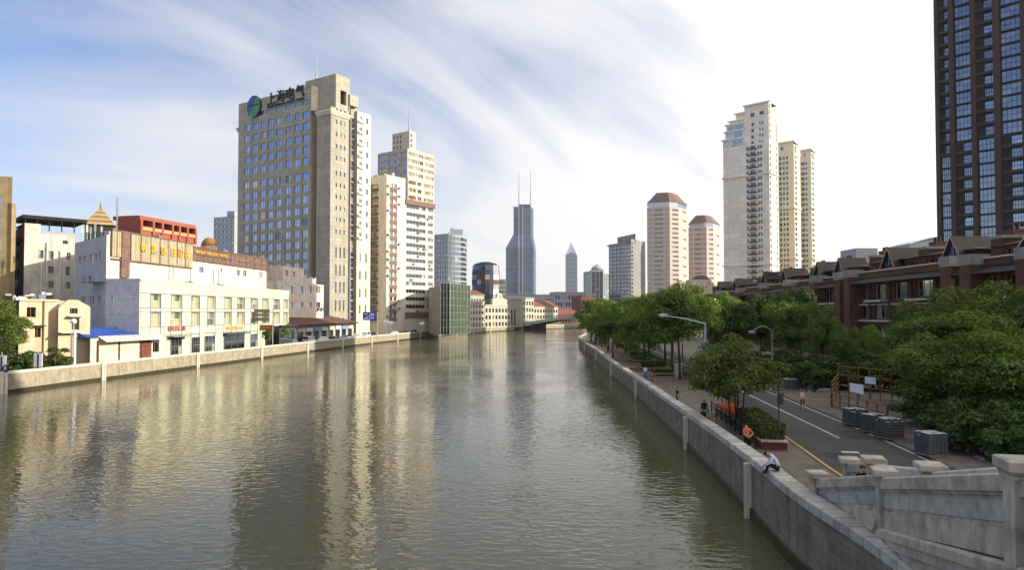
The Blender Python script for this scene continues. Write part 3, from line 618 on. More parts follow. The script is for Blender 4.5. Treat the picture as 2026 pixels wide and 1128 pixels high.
    for i in range(n):
        a, c = rim[i], rim[(i+1) % n]; em.poly([(*f.at(a[0], .9), a[1]), (*f.at(c[0], .9), c[1]), (*f.at(c[0], .1), c[1]), (*f.at(a[0], .1), a[1])], 'dark_letter')
    em.poly([(*f.at(uc-2.7, .98), zc+.1), (*f.at(uc+3.4, .98), zc+.0), (*f.at(uc+3.4, .98), zc+.55), (*f.at(uc-2.7, .98), zc+.75)], 'dark_letter')
    em.poly([(*f.at(uc+.6, .98), zc+2.2), (*f.at(uc+2.2, .98), zc+4.6), (*f.at(uc+1.5, .98), zc+3.2)], 'dark_letter')
    em.build('emblem', r)
electric()

def hotel():
    A = Vector(gp(276, 118)); d = Vector((.0914, .9958)).normalized()
    f = Face(A, A+d); Bp = Vector(f.at(f.u(572))); f = Face(A, Bp)
    nrm = f.n; inn = -nrm
    A2 = A+inn*6.2; u2 = Face(A2, A2+d); B2 = Vector(u2.at(u2.u(528))); fu = Face(A2, B2)
    L2 = Vector((-84.7, 132))
    b = Bld('hotel', 'cream low hotel with rusty rooftop sign panel and gridded shop front', 'hotel', (*A, ZL), frame='frame_white', glass='g_curtain', depth=.2)
    # front block: window bands are openings between cream panels
    cols = [(297, 316), (338, 358), (378, 393), (410, 424), (443, 456), (469, 482), (496, 508), (519, 530), (541, 552), (561, 569.5)]
    zs = [(8.55, 12.0), (4.9-.0+0.0, 8.0)]
    z2 = (f.z(3, 609), f.z(3, 581)); z1 = (f.z(3, 647), f.z(3, 617)); zt = f.z(0, 553)
    H = [(f.u(a), f.u(c), z[0], z[1]) for a, c in cols for z in (z2, z1)]
    g = [(f.u(337), f.u(358), ZL+.2, f.z(10, 668), 'g_black'), (f.u(380), f.u(394), ZL+.2, f.z(20, 666), 'g_black'), (f.u(404), f.u(424), ZL+.2, f.z(24, 664), 'g_dark'), (f.u(443), f.u(482), ZL+.1, f.z(32, 660), 'g_black'), (f.u(495), f.u(508), ZL+.2, f.z(45, 660), 'g_dark'), (f.u(525), f.u(548), ZL+.2, f.z(52, 660), 'g_black')]
    b.wall(f, ZL, zt, 'h_cream', H, depth=.35, ny=2); 
    b2 = b
    b.mb.poly([(*f.at(0), zt-.4), (*f.at(f.len), zt-.4), (*(Bp+inn*12), zt-.4), (*(A+inn*12), zt-.4)], 'roof_grey')
    b.wall((A+inn*6.2, A), ZL, f.z(0, 551), 'h_blue_shade', [(1.0, 2.1, f.z(0, 652)-.9, f.z(0, 652)+.5, 'g_dark'), (1.0, 2.1, f.z(0, 592)-.6, f.z(0, 592)+.6, 'g_dark')]); b.wall((Bp, Bp+inn*12), ZL, zt, 'h_cream')
    # panels of the gridded front, one by one, and the mullions
    edges = sorted([f.u(277)]+[f.u(x) for ab in cols for x in ab]+[f.u(571.5)])
    rows = [(z2[1]+.1, zt-.15), (z1[1]+.1, z2[0]-.1), (z1[0]-1.6, z1[0]-.1)]
    def panel(u0, u1, za, zb, m='h_panel', t=.12, name='panel'):
        q = MB(); q.prism([f.at(u0+.05, t), f.at(u1-.05, t), f.at(u1-.05, .01), f.at(u0+.05, .01)], za+.04, zb-.04, m, bottom=True); return b.part(name, q)
    uu = [f.u(277)]+[f.u(x) for x in (296, 317, 337, 359, 377, 394, 409, 425, 442, 457, 468, 483, 495, 509, 518, 531, 540, 553, 560, 571.5)]
    for i in range(len(uu)-1):
        panel(uu[i], uu[i+1], rows[0][0], rows[0][1]); panel(uu[i], uu[i+1], *rows[1]); panel(uu[i], uu[i+1], *rows[2])
        if i % 2 == 0:
            panel(uu[i], uu[i+1], *z2); panel(uu[i], uu[i+1], *z1); panel(uu[i], uu[i+1], ZL+.1, z1[0]-1.7)
    for u in uu[1:-1]:
        q = MB(); q.prism([f.at(u-.09, .2), f.at(u+.09, .2), f.at(u+.09, 0), f.at(u-.09, 0)], ZL, z2[1], 'frame_blue'); b.part('mullion', q)
    for z in (z1[0]-1.65, z1[0]-.02, z1[1]+.02, z2[0]-.02, z2[1]+.02):
        q = MB(); q.prism([f.at(uu[0], .17), f.at(uu[-1], .17), f.at(uu[-1], 0), f.at(uu[0], 0)], z-.06, z+.06, 'frame_blue', bottom=True); b.part('transom', q)
    for h in g:                                         # shop doors and display windows
        me = win_mesh(h[1]-h[0], h[3]-h[2], h[4], 'frame_grey', 3, 2, .09); p = f.at(h[0], .24); child('shop_window', me, b.root, (p[0], p[1], h[2]), f.ang)
    q = MB(); cornice(q, f, f.z(32, 660)-.1, .3, 1.4, 'charcoal', f.u(440), f.u(484)); b.part('canopy', q)
    q = MB(); cornice(q, f, f.z(10, 668)+.1, .2, 1.6, 'frame_grey', f.u(328), f.u(366)); b.part('canopy', q)
    q = MB(); cornice(q, f, zt-.2, .25, .25, 'h_cream'); b.part('parapet_cap', q)
    # upper block
    zu = fu.z(0, 453); zs = 20.2
    hu = [fu.hole(284, 507, 295, 521), fu.hole(301, 510, 311, 524), fu.hole(316, 511, 326, 525), fu.hole(346, 514, 353, 527), fu.hole(355, 516, 361, 528), fu.hole(362, 517, 367, 529), fu.hole(394, 528, 403, 540), fu.hole(436, 530, 440, 540), fu.hole(468, 534, 475, 546), fu.hole(481, 535, 488, 547), fu.hole(513, 538, 520, 550)]
    b.wall(fu, 14, zu-1.0, 'h_cream', [h+('g_dark',) for h in hu], nx=2)
    fs = Face(L2, A2); b.wall(fs, ZL, 23.6, 'h_blue_shade', [h+('g_dark',) for h in [fs.hole(x0, y0, x1, y1) for x0, y0, x1, y1 in ((155, 508, 162, 522), (164, 506, 170, 519), (177, 503, 185, 519), (187, 502, 192, 517), (195, 498, 200, 513), (163, 549, 168, 562), (175, 546, 182, 562), (162, 588, 168, 600), (175, 586, 186, 602), (194, 586, 199, 600))]], nx=2)
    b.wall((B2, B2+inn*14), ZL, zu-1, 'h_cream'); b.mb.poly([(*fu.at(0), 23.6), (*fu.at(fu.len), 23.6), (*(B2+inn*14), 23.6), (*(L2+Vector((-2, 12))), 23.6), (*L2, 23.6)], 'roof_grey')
    b.wall((L2+Vector((-2, 12)), L2), ZL, 23.6, 'h_blue_shade')
    # rusty sign panel in two lengths, made of sheets
    for x0, x1, mt, yt, yb in ((216, 236, 'h_tan', 452, 492), (254, 378, 'h_tan', 460, 0), (378, 528, 'h_rust', 0, 0)):
        n = {216: 4, 254: 14, 378: 18}[x0]; ua, ub = fu.u(x0), fu.u(x1)
        for i in range(n):
            u0, u1 = ua+(ub-ua)*i/n, ua+(ub-ua)*(i+1)/n; q = MB(); o_ = random.uniform(0, .03)
            zb = 19.6 if x0 == 254 else (21.4 if x0 == 378 else 20.0); zt_ = zu if x0 < 378 else zu-.5
            q.prism([fu.at(u0+.03, .3+o_), fu.at(u1-.03, .3+o_), fu.at(u1-.03, .05), fu.at(u0+.03, .05)], zb, zt_, mt, bottom=True); b.part('sign_sheet', q)
            if i % 2 == 0:
                q = MB(); q.prism([fu.at(u0-.05, .42), fu.at(u0+.06, .42), fu.at(u0+.06, .1), fu.at(u0-.05, .1)], zb, zt_+.05, 'h_rust', bottom=True); b.part('sign_batten', q)
    for z in (zu-.05, 19.5):
        q = MB(); q.prism([fu.at(fu.u(216), .46), fu.at(fu.u(378), .46), fu.at(fu.u(378), .02), fu.at(fu.u(216), .02)], z, z+.18, 'h_rust', bottom=True); b.part('sign_rail', q)
    for z in (zu-.55, 21.3, 22.6):
        q = MB(); q.prism([fu.at(fu.u(378), .47), fu.at(fu.u(528), .47), fu.at(fu.u(528), .02), fu.at(fu.u(378), .02)], z, z+.2, 'h_rust', bottom=True); b.part('sign_rail', q)
    for x in (239, 247):
        q = MB(); q.prism([fu.at(fu.u(x)-.55, .5), fu.at(fu.u(x)+.55, .5), fu.at(fu.u(x)+.55, .02), fu.at(fu.u(x)-.55, .02)], fu.z(3, 549), zu, 'h_rust'); b.part('rust_duct', q)
    for x in (333, 341, 376, 421, 431, 509):
        q = MB(); u = fu.u(x); q.tube((*fu.at(u, .15), 14.5), (*fu.at(u, .15), 20), .09, .09, 6, 'far_grey'); b.part('drain_pipe', q)
    for i, x in enumerate((279, 302, 318, 332, 352, 400, 418)):
        q = MB(); u = fu.u(x); q.obox(fu.at(u, .35), fu.ang, .9, .6, 15.4+(i % 2)*.25, 15.95+(i % 2)*.25, 'frame_grey'); b.part('air_unit', q)
    roof_units(b, [f.at(2, -.6), f.at(f.len-2, -.6), f.at(f.len-2, -5.6), f.at(2, -5.6)], zt-.4, 12, 4, 1.2); roof_units(b, [fu.at(3, -2), fu.at(fu.len-3, -2), fu.at(fu.len-3, -10), fu.at(3, -10)], 23.6, 12, 8, 2.6); b.done()
    # letters
    r = thing('hotel_sign', 'yellow characters on the rusty hotel roof panel', 'sign', (*fu.at(12, .5), 21))
    for ch, x in zip('明波假日酒店', (273, 293, 312, 333, 346, 360)):
        me = text_mesh(ch, 1.55 if x < 333 else 1.75, 'yellow_letter', .08, .03); u = fu.u(x); p = fu.at(u, .5); child('character', me, r, (p[0], p[1], 21.5), fu.ang)
    r = thing('hotel_sign', 'row of small yellow letters on the far half of the rusty panel', 'sign', (*fu.at(fu.u(381), .5), 22))
    write(r, 'MINGBO HOLIDAY HOTEL', .85, 'yellow_letter', fu, fu.u(381), fu.u(445), 22.9, .52, 'letter', .05)
    for txt, x0, x1, y, mt, lab in (('假日酒店', 330, 366, 656, 'red_letter', 'small red characters over the hotel ground floor canopy'), ('假日酒店大堂', 445, 480, 654, 'orange_letter', 'orange characters over the hotel entrance')):
        u = f.u(x0); r = thing('shop_sign', lab, 'sign', (*f.at(u, .2), f.z(u, y))); write(r, txt, 1.0, mt, f, u, f.u(x1), f.z(u, y), .28, 'character', .04)
    # roof clutter: antennas behind the sign
    for k, (x, h, m_) in enumerate(((160, 2.6, 'frame_white'), (170, 3.0, 'frame_white'), (177, 2.4, 'galv'), (186, 3.0, 'galv'), (199, 2.2, 'frame_white'), (229, 8.0, 'galv'))):
        Yd = 122 if x > 200 else 127-(x-160)*.12; p = gp(x, Yd); rr = thing('roof_antenna', ['first', 'second', 'third', 'fourth', 'fifth', 'tallest'][k]+' antenna from the left on the hotel roof', 'antenna', (*p, 23.6), 'antennas on the hotel roof')
        q = MB(); q.tube((*p, 23.6), (*p, 23.6+h), .07, .05, 6, 'galv'); q.build('pole', rr); q = MB(); q.obox(p, .4, .32, .2, 23.6+h*.45, 23.6+h*.9, m_); q.build('panel', rr)
    return f, fu
HF, HU = hotel()

def misc_left():
    # far-left concrete block
    C = gp(20, 128); b = Bld('concrete_block', 'olive concrete office block cut by the left edge of the view', 'building', (*C, ZL), glass='g_dark')
    P = [(C[0]-22, C[1]-9), tuple(C), (C[0]-11, C[1]+14), (C[0]-33, C[1]+5)]; f = Face(P[0], P[1]); zt = zy(350, 128)
    b.block(P, ZL, zt, 'olive', {0: [(f.len-7+i*0-.0, f.len-1.6, 6+3.9*i, 8.6+3.9*i) for i in range(int((zt-12)/3.9)+1)]+[(f.len-15, f.len-8.6, 6+3.9*i, 8.6+3.9*i) for i in range(int((zt-12)/3.9)+1)], 1: [(2, 14, 6+3.9*i, 8.4+3.9*i) for i in range(int((zt-12)/3.9)+1)]}, nx=3)
    q = MB(); q.prism([(P[1][0]-1.2, P[1][1]-.2), (P[1][0]+.2, P[1][1]-.35), (P[1][0]+.35, P[1][1]+.6), (P[1][0]-1, P[1][1]+.6)], ZL, zt-5, 'olive'); b.part('corner_pier', q); b.done()
    # grey-white four-storey block with a dark roof terrace
    C0, C1, C2 = gp(22, 150), gp(46, 134), gp(146, 140); b = Bld('apartment_block', 'grey white apartment block with dark red side and black roof canopy', 'building', (*C1, ZL), glass='g_dark', nx=2)
    zt = zy(441, 134); f0, f1 = Face(C0, C1), Face(C1, C2)
    b.wall(f0, ZL, zt, 'redbrown', [(1.5+i*4.2, 4.6+i*4.2, z, z+2) for i in range(3) for z in (10, 13.6, 17.2, 20.8, 24)], nx=3)
    h = [f1.hole(76, 495, 86, 511), f1.hole(96, 497, 106, 513), f1.hole(96, 527, 106, 541), f1.hole(96, 556, 106, 570), f1.hole(132, 500, 140, 514), f1.hole(130, 528, 138, 545), f1.hole(130, 558, 139, 571), f1.hole(124, 476, 134, 483)]
    b.wall(f1, ZL, f1.z(3, 462), 'oldwhite', h, u1=f1.u(146)); b.wall(f1, f1.z(3, 462), zt, 'oldwhite', (), u1=f1.u(78)); b.wall((Vector(f1.at(f1.u(78))), Vector(f1.at(f1.u(78), -12))), f1.z(3, 462), zt, 'oldwhite')
    b.mb.poly([(*f1.at(0), zt), (*f1.at(f1.u(78)), zt), (*f1.at(f1.u(78), -12), zt), (*f1.at(0, -12), zt)], 'roof_grey'); b.mb.poly([(*f1.at(0), zt-3), (*f1.at(f1.len), zt-3), (*f1.at(f1.len, -14), zt-3), (*f1.at(0, -14), zt-3)], 'roof_grey')
    q = MB(); q.prism([f1.at(f1.u(46), -2), f1.at(f1.u(175), -2), f1.at(f1.u(175), -13), f1.at(f1.u(46), -13)], zt+1.2, zt+1.9, 'dark', bottom=True); b.part('roof_canopy', q)
    for x in (52, 75, 100, 125, 150, 172): 
        q = MB(); u = f1.u(x); q.tube((*f1.at(u, -2.4), zt-4), (*f1.at(u, -2.4), zt+1.3), .12, .12, 6, 'dark'); b.part('canopy_post', q)
    q = MB(); q.prism([f1.at(f1.u(82), -1), f1.at(f1.u(150), -1), f1.at(f1.u(150), -1.2), f1.at(f1.u(82), -1.2)], zt-4, zt-1.2, 'far_grey'); b.part('terrace_screen', q)
    for x, y0, y1 in ((80, 522, 580), (91, 480, 560), (118, 496, 578)):
        q = MB(); u = f1.u(x); q.tube((*f1.at(u, .2), f1.z(u, y1)), (*f1.at(u, .2), f1.z(u, y0)), .18, .18, 8, 'frame_white'); b.part('flue', q)
    b.done()
    # striped pyramid pavilion
    c = gp(196, 150); zb = zy(447, 150); za = zy(410, 150); r = thing('pyramid_roof', 'gold and brown striped pyramid roof behind the hotel antennas', 'building', (*c, ZL))
    q = MB(); q.obox(c, R(28), 5, 5, ZL, zb, 'slate_dark'); q.build('wall', r)
    n = 8
    for i in range(n):
        k0, k1 = 1-i/n, 1-(i+.96)/n; q = MB(); z0, z1 = zb+(za-zb)*i/n, zb+(za-zb)*(i+.96)/n; m_ = 'goldstripe' if i % 2 == 0 else 'timber'
        c8 = [(c[0]+4.2*k0*math.cos(R(73+90*j)), c[1]+4.2*k0*math.sin(R(73+90*j))) for j in range(4)]; d8 = [(c[0]+4.2*k1*math.cos(R(73+90*j)), c[1]+4.2*k1*math.sin(R(73+90*j))) for j in range(4)]
        for j in range(4): q.poly([(*c8[j], z0), (*c8[(j+1) % 4], z0), (*d8[(j+1) % 4], z1), (*d8[j], z1)], m_)
        q.build('roof_band', r)
    q = MB(); q.tube((*c, za-.2), (*c, za+.9), .22, .12, 8, 'copper'); q.build('finial', r)
    # orange block with fins
    C0, C1, C2 = gp(258, 176), gp(274, 170), gp(386, 190); b = Bld('orange_block', 'orange red building top with open fins behind the hotel', 'building', (*C1, ZL), glass='g_dark')
    zt = zy(428, 172); b.block([C0, C1, C2, (C2[0]-10, C2[1]+16), (C0[0]-10, C0[1]+16)], ZL, zt-3.6, 'orange', {1: []})
    f = Face(C1, C2); q = MB(); q.prism([f.at(0), f.at(f.len), f.at(f.len, -8), f.at(0, -8)], zt-1.0, zt, 'orange', bottom=True); b.part('roof_slab', q)
    for x in (276, 300, 318, 338, 352, 368, 384):
        q = MB(); u = f.u(x); q.prism([f.at(u-.35, .4), f.at(u+.35, .4), f.at(u+.35, -7), f.at(u-.35, -7)], zt-6, zt-.98, 'orange'); b.part('fin', q)
    for z in (zt-3.6, zt-6.2, zt-8.4):
        q = MB(); q.prism([f.at(0, .3), f.at(f.len, .3), f.at(f.len, -.2), f.at(0, -.2)], z, z+.9, 'orange_in', bottom=True); b.part('sun_louvre', q)
    b.wall((C0, C1), zt-3.6, zt, 'orange'); b.done()
    # dome roof glimpse
    c = gp(413, 200); r = thing('dome', 'small olive gold dome just left of the grey apartment tower', 'dome', (*c, ZL)); q = MB(); za = zy(470, 200)
    q.tube((*c, ZL), (*c, za-2.6), 2.3, 2.3, 16, 'oldwhite'); q.build('drum', r); q = MB()
    for i in range(6): a0, a1 = R(15*i), R(15*(i+1)); q.tube((*c, za-2.6+2.6*math.sin(a0)), (*c, za-2.6+2.6*math.sin(a1)), 2.3*math.cos(a0), max(.02, 2.3*math.cos(a1)), 16, 'copper', False)
    q.build('shell', r, smooth=True)
    # distant blue-grey apartment tower
    C = gp(462, 380); P = rect(C, (-.95, .3), 14, 20); b = Bld('apartment_tower', 'distant blue grey apartment tower beside the stone office tower', 'tower', (*C, ZL), glass='g_dark', nx=1, fw=0)
    zt = zy(428, 380); f = Face(P[0], P[1]); b.block(P, ZL, zt, 'far_grey', {0: [(u-.6, u+.6, z, z+1.7) for u in lin(1.5, 12.5, 5) for z in lin(36, zt-3, 9)]}); q = MB(); q.prism([tuple(Vector(p)*.999) for p in rect(C, (-.95, .3), 5, 8)], zt, zt+3, 'far_grey'); b.part('stair_head', q); b.done()
    # pinkish four-storey house with rooftop huts
    C0, C1 = gp(527, 190), gp(583, 196); C0 = gp(548, 186); C1 = gp(640, 214)
    b = Bld('white_house', 'pale pink plaster house with rooftop huts beside the tower', 'building', (*C0, ZL), frame='frame_white', glass='g_dark')
    zt = zy(557, 190); f = Face(C0, C1); hs = [f.hole(x0, y0, x1, y1) for x0, x1 in ((569, 580), (590, 600), (609, 617), (626, 634)) for y0, y1 in ((566, 580), (598, 609), (632, 642))]
    bk = [(C1[0]-16, C1[1]+4), (C0[0]-20, C0[1]+2)]; b.block([C0, C1]+bk, ZL, zt, 'pinkwhite', {0: hs}); hut = Face(C0, C1)
    def hutblk(xa, xb, y0, dep, back): 
        P = [f.at(f.u(xa), -back), f.at(f.u(xb), -back), f.at(f.u(xb), -back-dep), f.at(f.u(xa), -back-dep)]; b.block(P, zt, f.z(f.u(xa), y0), 'pinkwhite', {0: [(1.2, 3.0, zt+1.6, zt+3.2), (5.2, 7.0, zt+1.6, zt+3.2)]})
    roof_units(b, [f.at(3, -1), f.at(f.len-1, -1), f.at(f.len-1, -10), f.at(3, -10)], zt, 8, 12, 1.4); hutblk(566, 607, 526, 7, 1.0); hutblk(609, 632, 547, 5, 1.2)
    for k, x in enumerate((631, 638)):
        q = MB(); u = f.u(x)-1; q.obox(f.at(u, .4), f.ang, 1.0, .6, f.z(u, 615), f.z(u, 615)+.9, 'frame_grey'); b.part('air_unit', q)
    b.done()
    b = Bld('flat_roof_house', 'low grey flat roofed house between hotel and pink house', 'building', (*gp(534, 184), ZL), glass='g_dark'); C0, C1 = gp(527, 183), gp(566, 190)
    f = Face(C0, C1); b.block([C0, C1, (C1[0]-6, C1[1]+12), (C0[0]-8, C0[1]+12)], ZL, zy(556, 184), 'oldwhite', {0: [(2.5, 4.3, 14.5, 16.5)]}); b.done()
    # market hall with brown roof
    C0, C1 = gp(566, 178), gp(700, 232); b = Bld('market_hall', 'low market hall with dark brown pitched roof and white shop fascia', 'building', (*C0, ZL), glass='g_black')
    f = Face(C0, C1); z1 = ZL+5.0; uu = lin(1.5, f.len-6, 9)
    b.wall(f, ZL, z1, 'colonial', [(u, u+4.2, ZL+.2, ZL+2.9) for u in uu], nx=3); b.wall((C1, f.at(f.len, -10)), ZL, z1, 'colonial'); b.wall((f.at(0, -10), C0), ZL, z1, 'colonial')
    q = MB(); a, c, d_, e = f.at(-1, 1.8), f.at(f.len+1, 1.8), f.at(f.len-6, -6), f.at(6, -6)
    q.poly([(*a, z1), (*c, z1), (*d_, z1+2.2), (*e, z1+2.2)], 'redbrown'); q.poly([(*f.at(f.len+1, -12), z1), (*f.at(-1, -12), z1), (*e, z1+2.2), (*d_, z1+2.2)], 'redbrown'); q.poly([(*c, z1), (*f.at(f.len+1, -12), z1), (*d_, z1+2.2)], 'redbrown'); q.poly([(*f.at(-1, -12), z1), (*a, z1), (*e, z1+2.2)], 'redbrown'); b.part('roof', q)
    q = MB(); cornice(q, f, z1-.3, .25, 1.85, 'slate_dark'); b.part('eave', q)
    for i, u in enumerate(uu): 
        q = MB(); q.prism([f.at(u-.2, .35), f.at(u+4.4, .35), f.at(u+4.4, .02), f.at(u-.2, .02)], ZL+3.0, ZL+4.1, ['signwhite', 'coping_white', 'signwhite', 'paint_blue'][i % 4], bottom=True); p_ = b.part('shop_fascia', q)
    b.done()
misc_left()
# ================================================================ mid and far buildings
def slab_tower():
    # white and brown slab on the quay
    C = gp(764, 262); L = (-.80, .60); b = Bld('slab_tower', 'white slab tower with brown window column and strip windows on the quay', 'tower', (*C, ZL), glass='g_dark', frame='frame_white', nx=2)
    Lv = Vector(L).normalized(); Rv = Vector((Lv.y, -Lv.x)); P = lambda s_, t: tuple(Vector(C)+Lv*s_+Rv*t)
    fL, fR = Face(P(11, 0), P(0, 0)), Face(P(0, 0), P(0, 40)); uE = fR.u(801); u2 = fR.u(858)
    zt = zy(345, 262); fh = 3.35; nf = 17; z0 = zt-4.6
    ub = (fR.u(770), fR.u(785))
    rows = [fR.z(fR.u(777), 367+i*16.05) for i in range(17)]
    br = []
    b.wall(fL, ZL, zt, 'tower_white', [(1.0, 6.2, z-1.0, z+.7, 'g_dark') for z in rows], nx=3, depth=.8); 
    for z in rows:
        q = MB(); q.prism([fL.at(.8, .9), fL.at(6.4, .9), fL.at(6.4, -.02), fL.at(.8, -.02)], z-2.1, z-1.05, 'tower_brown', bottom=True); b.part('balcony', q)
        q = MB(); q.prism([fR.at(ub[0], .12), fR.at(ub[1], .12), fR.at(ub[1], .01), fR.at(ub[0], .01)], z-2.35, z-.85, 'tower_brown', bottom=True); b.part('brown_spandrel', q)
    w = (ub[1]-ub[0]); b.wall(fR, ZL, zt, 'tower_white', [(ub[0]+.2, ub[0]+w*.42, z-.8, z+.8) for z in rows]+[(ub[0]+w*.58, ub[1]-.2, z-.8, z+.8) for z in rows], u1=uE, nx=1)
    z2 = fR.z(uE+4, 398); rows2 = [fR.z((uE+u2)/2, 412+i*15.0) for i in range(15)]
    b.wall(fR, ZL, z2, 'tower_white', [h for z in rows2 for h in ((uE+.6, uE+(u2-uE)*.70, z-.75, z+.75), (uE+(u2-uE)*.78, u2-.6, z-.75, z+.75))], u0=uE, u1=u2, nx=6, glass='g_black')
    b.wall((fR.at(uE), fR.at(uE, -8)), z2, zt, 'tower_white'); b.wall((fR.at(u2), fR.at(u2, -14)), ZL, z2, 'tower_white'); b.wall((P(11, 14), P(11, 0)), ZL, zt, 'tower_white')
    b.mb.poly([(*P(11, 0), zt), (*P(0, 0), zt), (*P(0, uE), zt), (*P(11, uE), zt)], 'roof_grey'); b.mb.poly([(*P(11, uE), z2), (*P(0, uE), z2), (*P(0, u2), z2), (*P(11, u2), z2)], 'roof_grey')
    for k in range(22):
        z = random.choice(rows); q = MB(); u = random.choice((ub[0]-1.0, ub[1]+1.0)); q.obox(fR.at(u, .35), fR.ang, .9, .55, z-.9, z-.2, 'frame_grey'); b.part('air_unit', q)
    for k in range(16):
        z = random.choice(rows2) if False else rows[random.randrange(3, 17)]; q = MB(); q.obox(fR.at(uE+random.uniform(2, u2-uE-2), .35), fR.ang, .9, .55, z-1.9, z-1.2, 'frame_grey'); b.part('air_unit', q)
    roof_units(b, [P(10, 1), P(1, 1), P(1, uE-1), P(10, uE-1)], zt, 6, 3, 2.4); roof_units(b, [P(10, uE+1), P(1, uE+1), P(1, u2-1), P(10, u2-1)], z2, 6, 6, 2.2)
    q = MB(); cornice(q, fR, z2-1.6, 2.0, .5, 'tower_brown', uE, u2+.3); b.part('brown_parapet', q)
    q = MB(); cornice(q, fR, fR.z(uE, 628)-.2, 2.2, .5, 'tower_brown', uE, u2); b.part('brown_band', q)
    b.done()
    # glazed tower behind it with mast
    D = 330; C = gp(805, D); Lv = Vector((-.82, .57)).normalized(); Rv = Vector((Lv.y, -Lv.x)); P = lambda s_, t: tuple(Vector(C)+Lv*s_+Rv*t)
    b = Bld('glazed_tower', 'tan and blue glass tower with stepped top and tall mast', 'tower', (*C, ZL), glass='g_blue', frame='tan_clad', nx=3)
    fL, fR = Face(P(20, 0), P(0, 0)), Face(P(0, 0), P(0, 45)); sl = fL.u(746); sl = fL.len-sl; fL = Face(P(sl, 0), P(0, 0)); ur = fR.u(858)
    zt = zy(293, D); fh = 3.3; rows = [zt-2.2-i*fh for i in range(18)]; t1, t2 = fR.u(826), fR.u(837)
    b.wall(fL, ZL, zt, 'tan_clad', [(a, c, z-1.0, z+.75) for z in rows for a, c in ((.3, sl*.34), (sl*.38, sl*.55), (sl*.59, sl*.74), (sl*.80, sl-.4))])
    b.wall(fR, ZL, zt, 'gold_clad', [(a, c, z-1.0, z+.75, k) for z in rows for a, c, k in ((.4, t1-.4, 'g_gold'), (t1+.2, t2-.2, 'g_blue'), (t2+.5, ur-.4, 'g_gold'))], u1=ur, nx=5)
    b.wall((P(sl, 20), P(sl, 0)), ZL, zt, 'tan_clad'); b.wall((P(0, ur), P(sl, ur)), ZL, zt, 'gold_clad'); b.mb.poly([(*P(sl, 0), zt), (*P(0, 0), zt), (*P(0, ur), zt), (*P(sl, ur), zt)], 'roof_grey')
    hs = grid([1.2, 3.4, 5.6], [zt+2, zt+4.6, zt+7], 1.1, 1.6, 'g_black'); k = fL.len-fL.u(769)
    b.block([P(k, 2), P(.6, 2), P(.6, fR.u(823)), P(k, fR.u(823))], zt, zy(258, D+2), 'gold_clad', {0: hs, 1: hs[:3]}, nx=1)
    q = MB(); c = P(3, 4); zz = zy(258, D+2); q.tube((*c, zz), (*c, zz+5), .4, .25, 8, 'galv'); q.tube((*c, zz+5), (*c, zy(206, D+2)), .2, .1, 8, 'galv'); b.part('mast', q)
    # stepped middle shoulder
    fs = Face(P(-1.2, 6), P(-1.2, 6+22)); 
    b.done()
    D = 300; C = gp(806, D); b = Bld('shoulder_block', 'gold clad stepped block between slab tower and glazed tower', 'building', (*C, ZL), glass='g_gold', nx=4); P = lambda s_, t: tuple(Vector(C)+Lv*s_+Rv*t)
    fR = Face(P(0, 0), P(0, 40)); u = fR.u(857); zt = zy(350, D); rows = [zt-2-i*3.3 for i in range(20)]
    b.block([P(12, 0), P(0, 0), P(0, u), P(12, u)], ZL, zt, 'gold_clad', {1: [(a, c, z-.9, z+.7, k) for z in rows for a, c, k in ((.4, u*.30, 'g_gold'), (u*.36, u*.52, 'g_blue'), (u*.6, u-.5, 'g_gold'))][:45]}); b.done()
slab_tower()

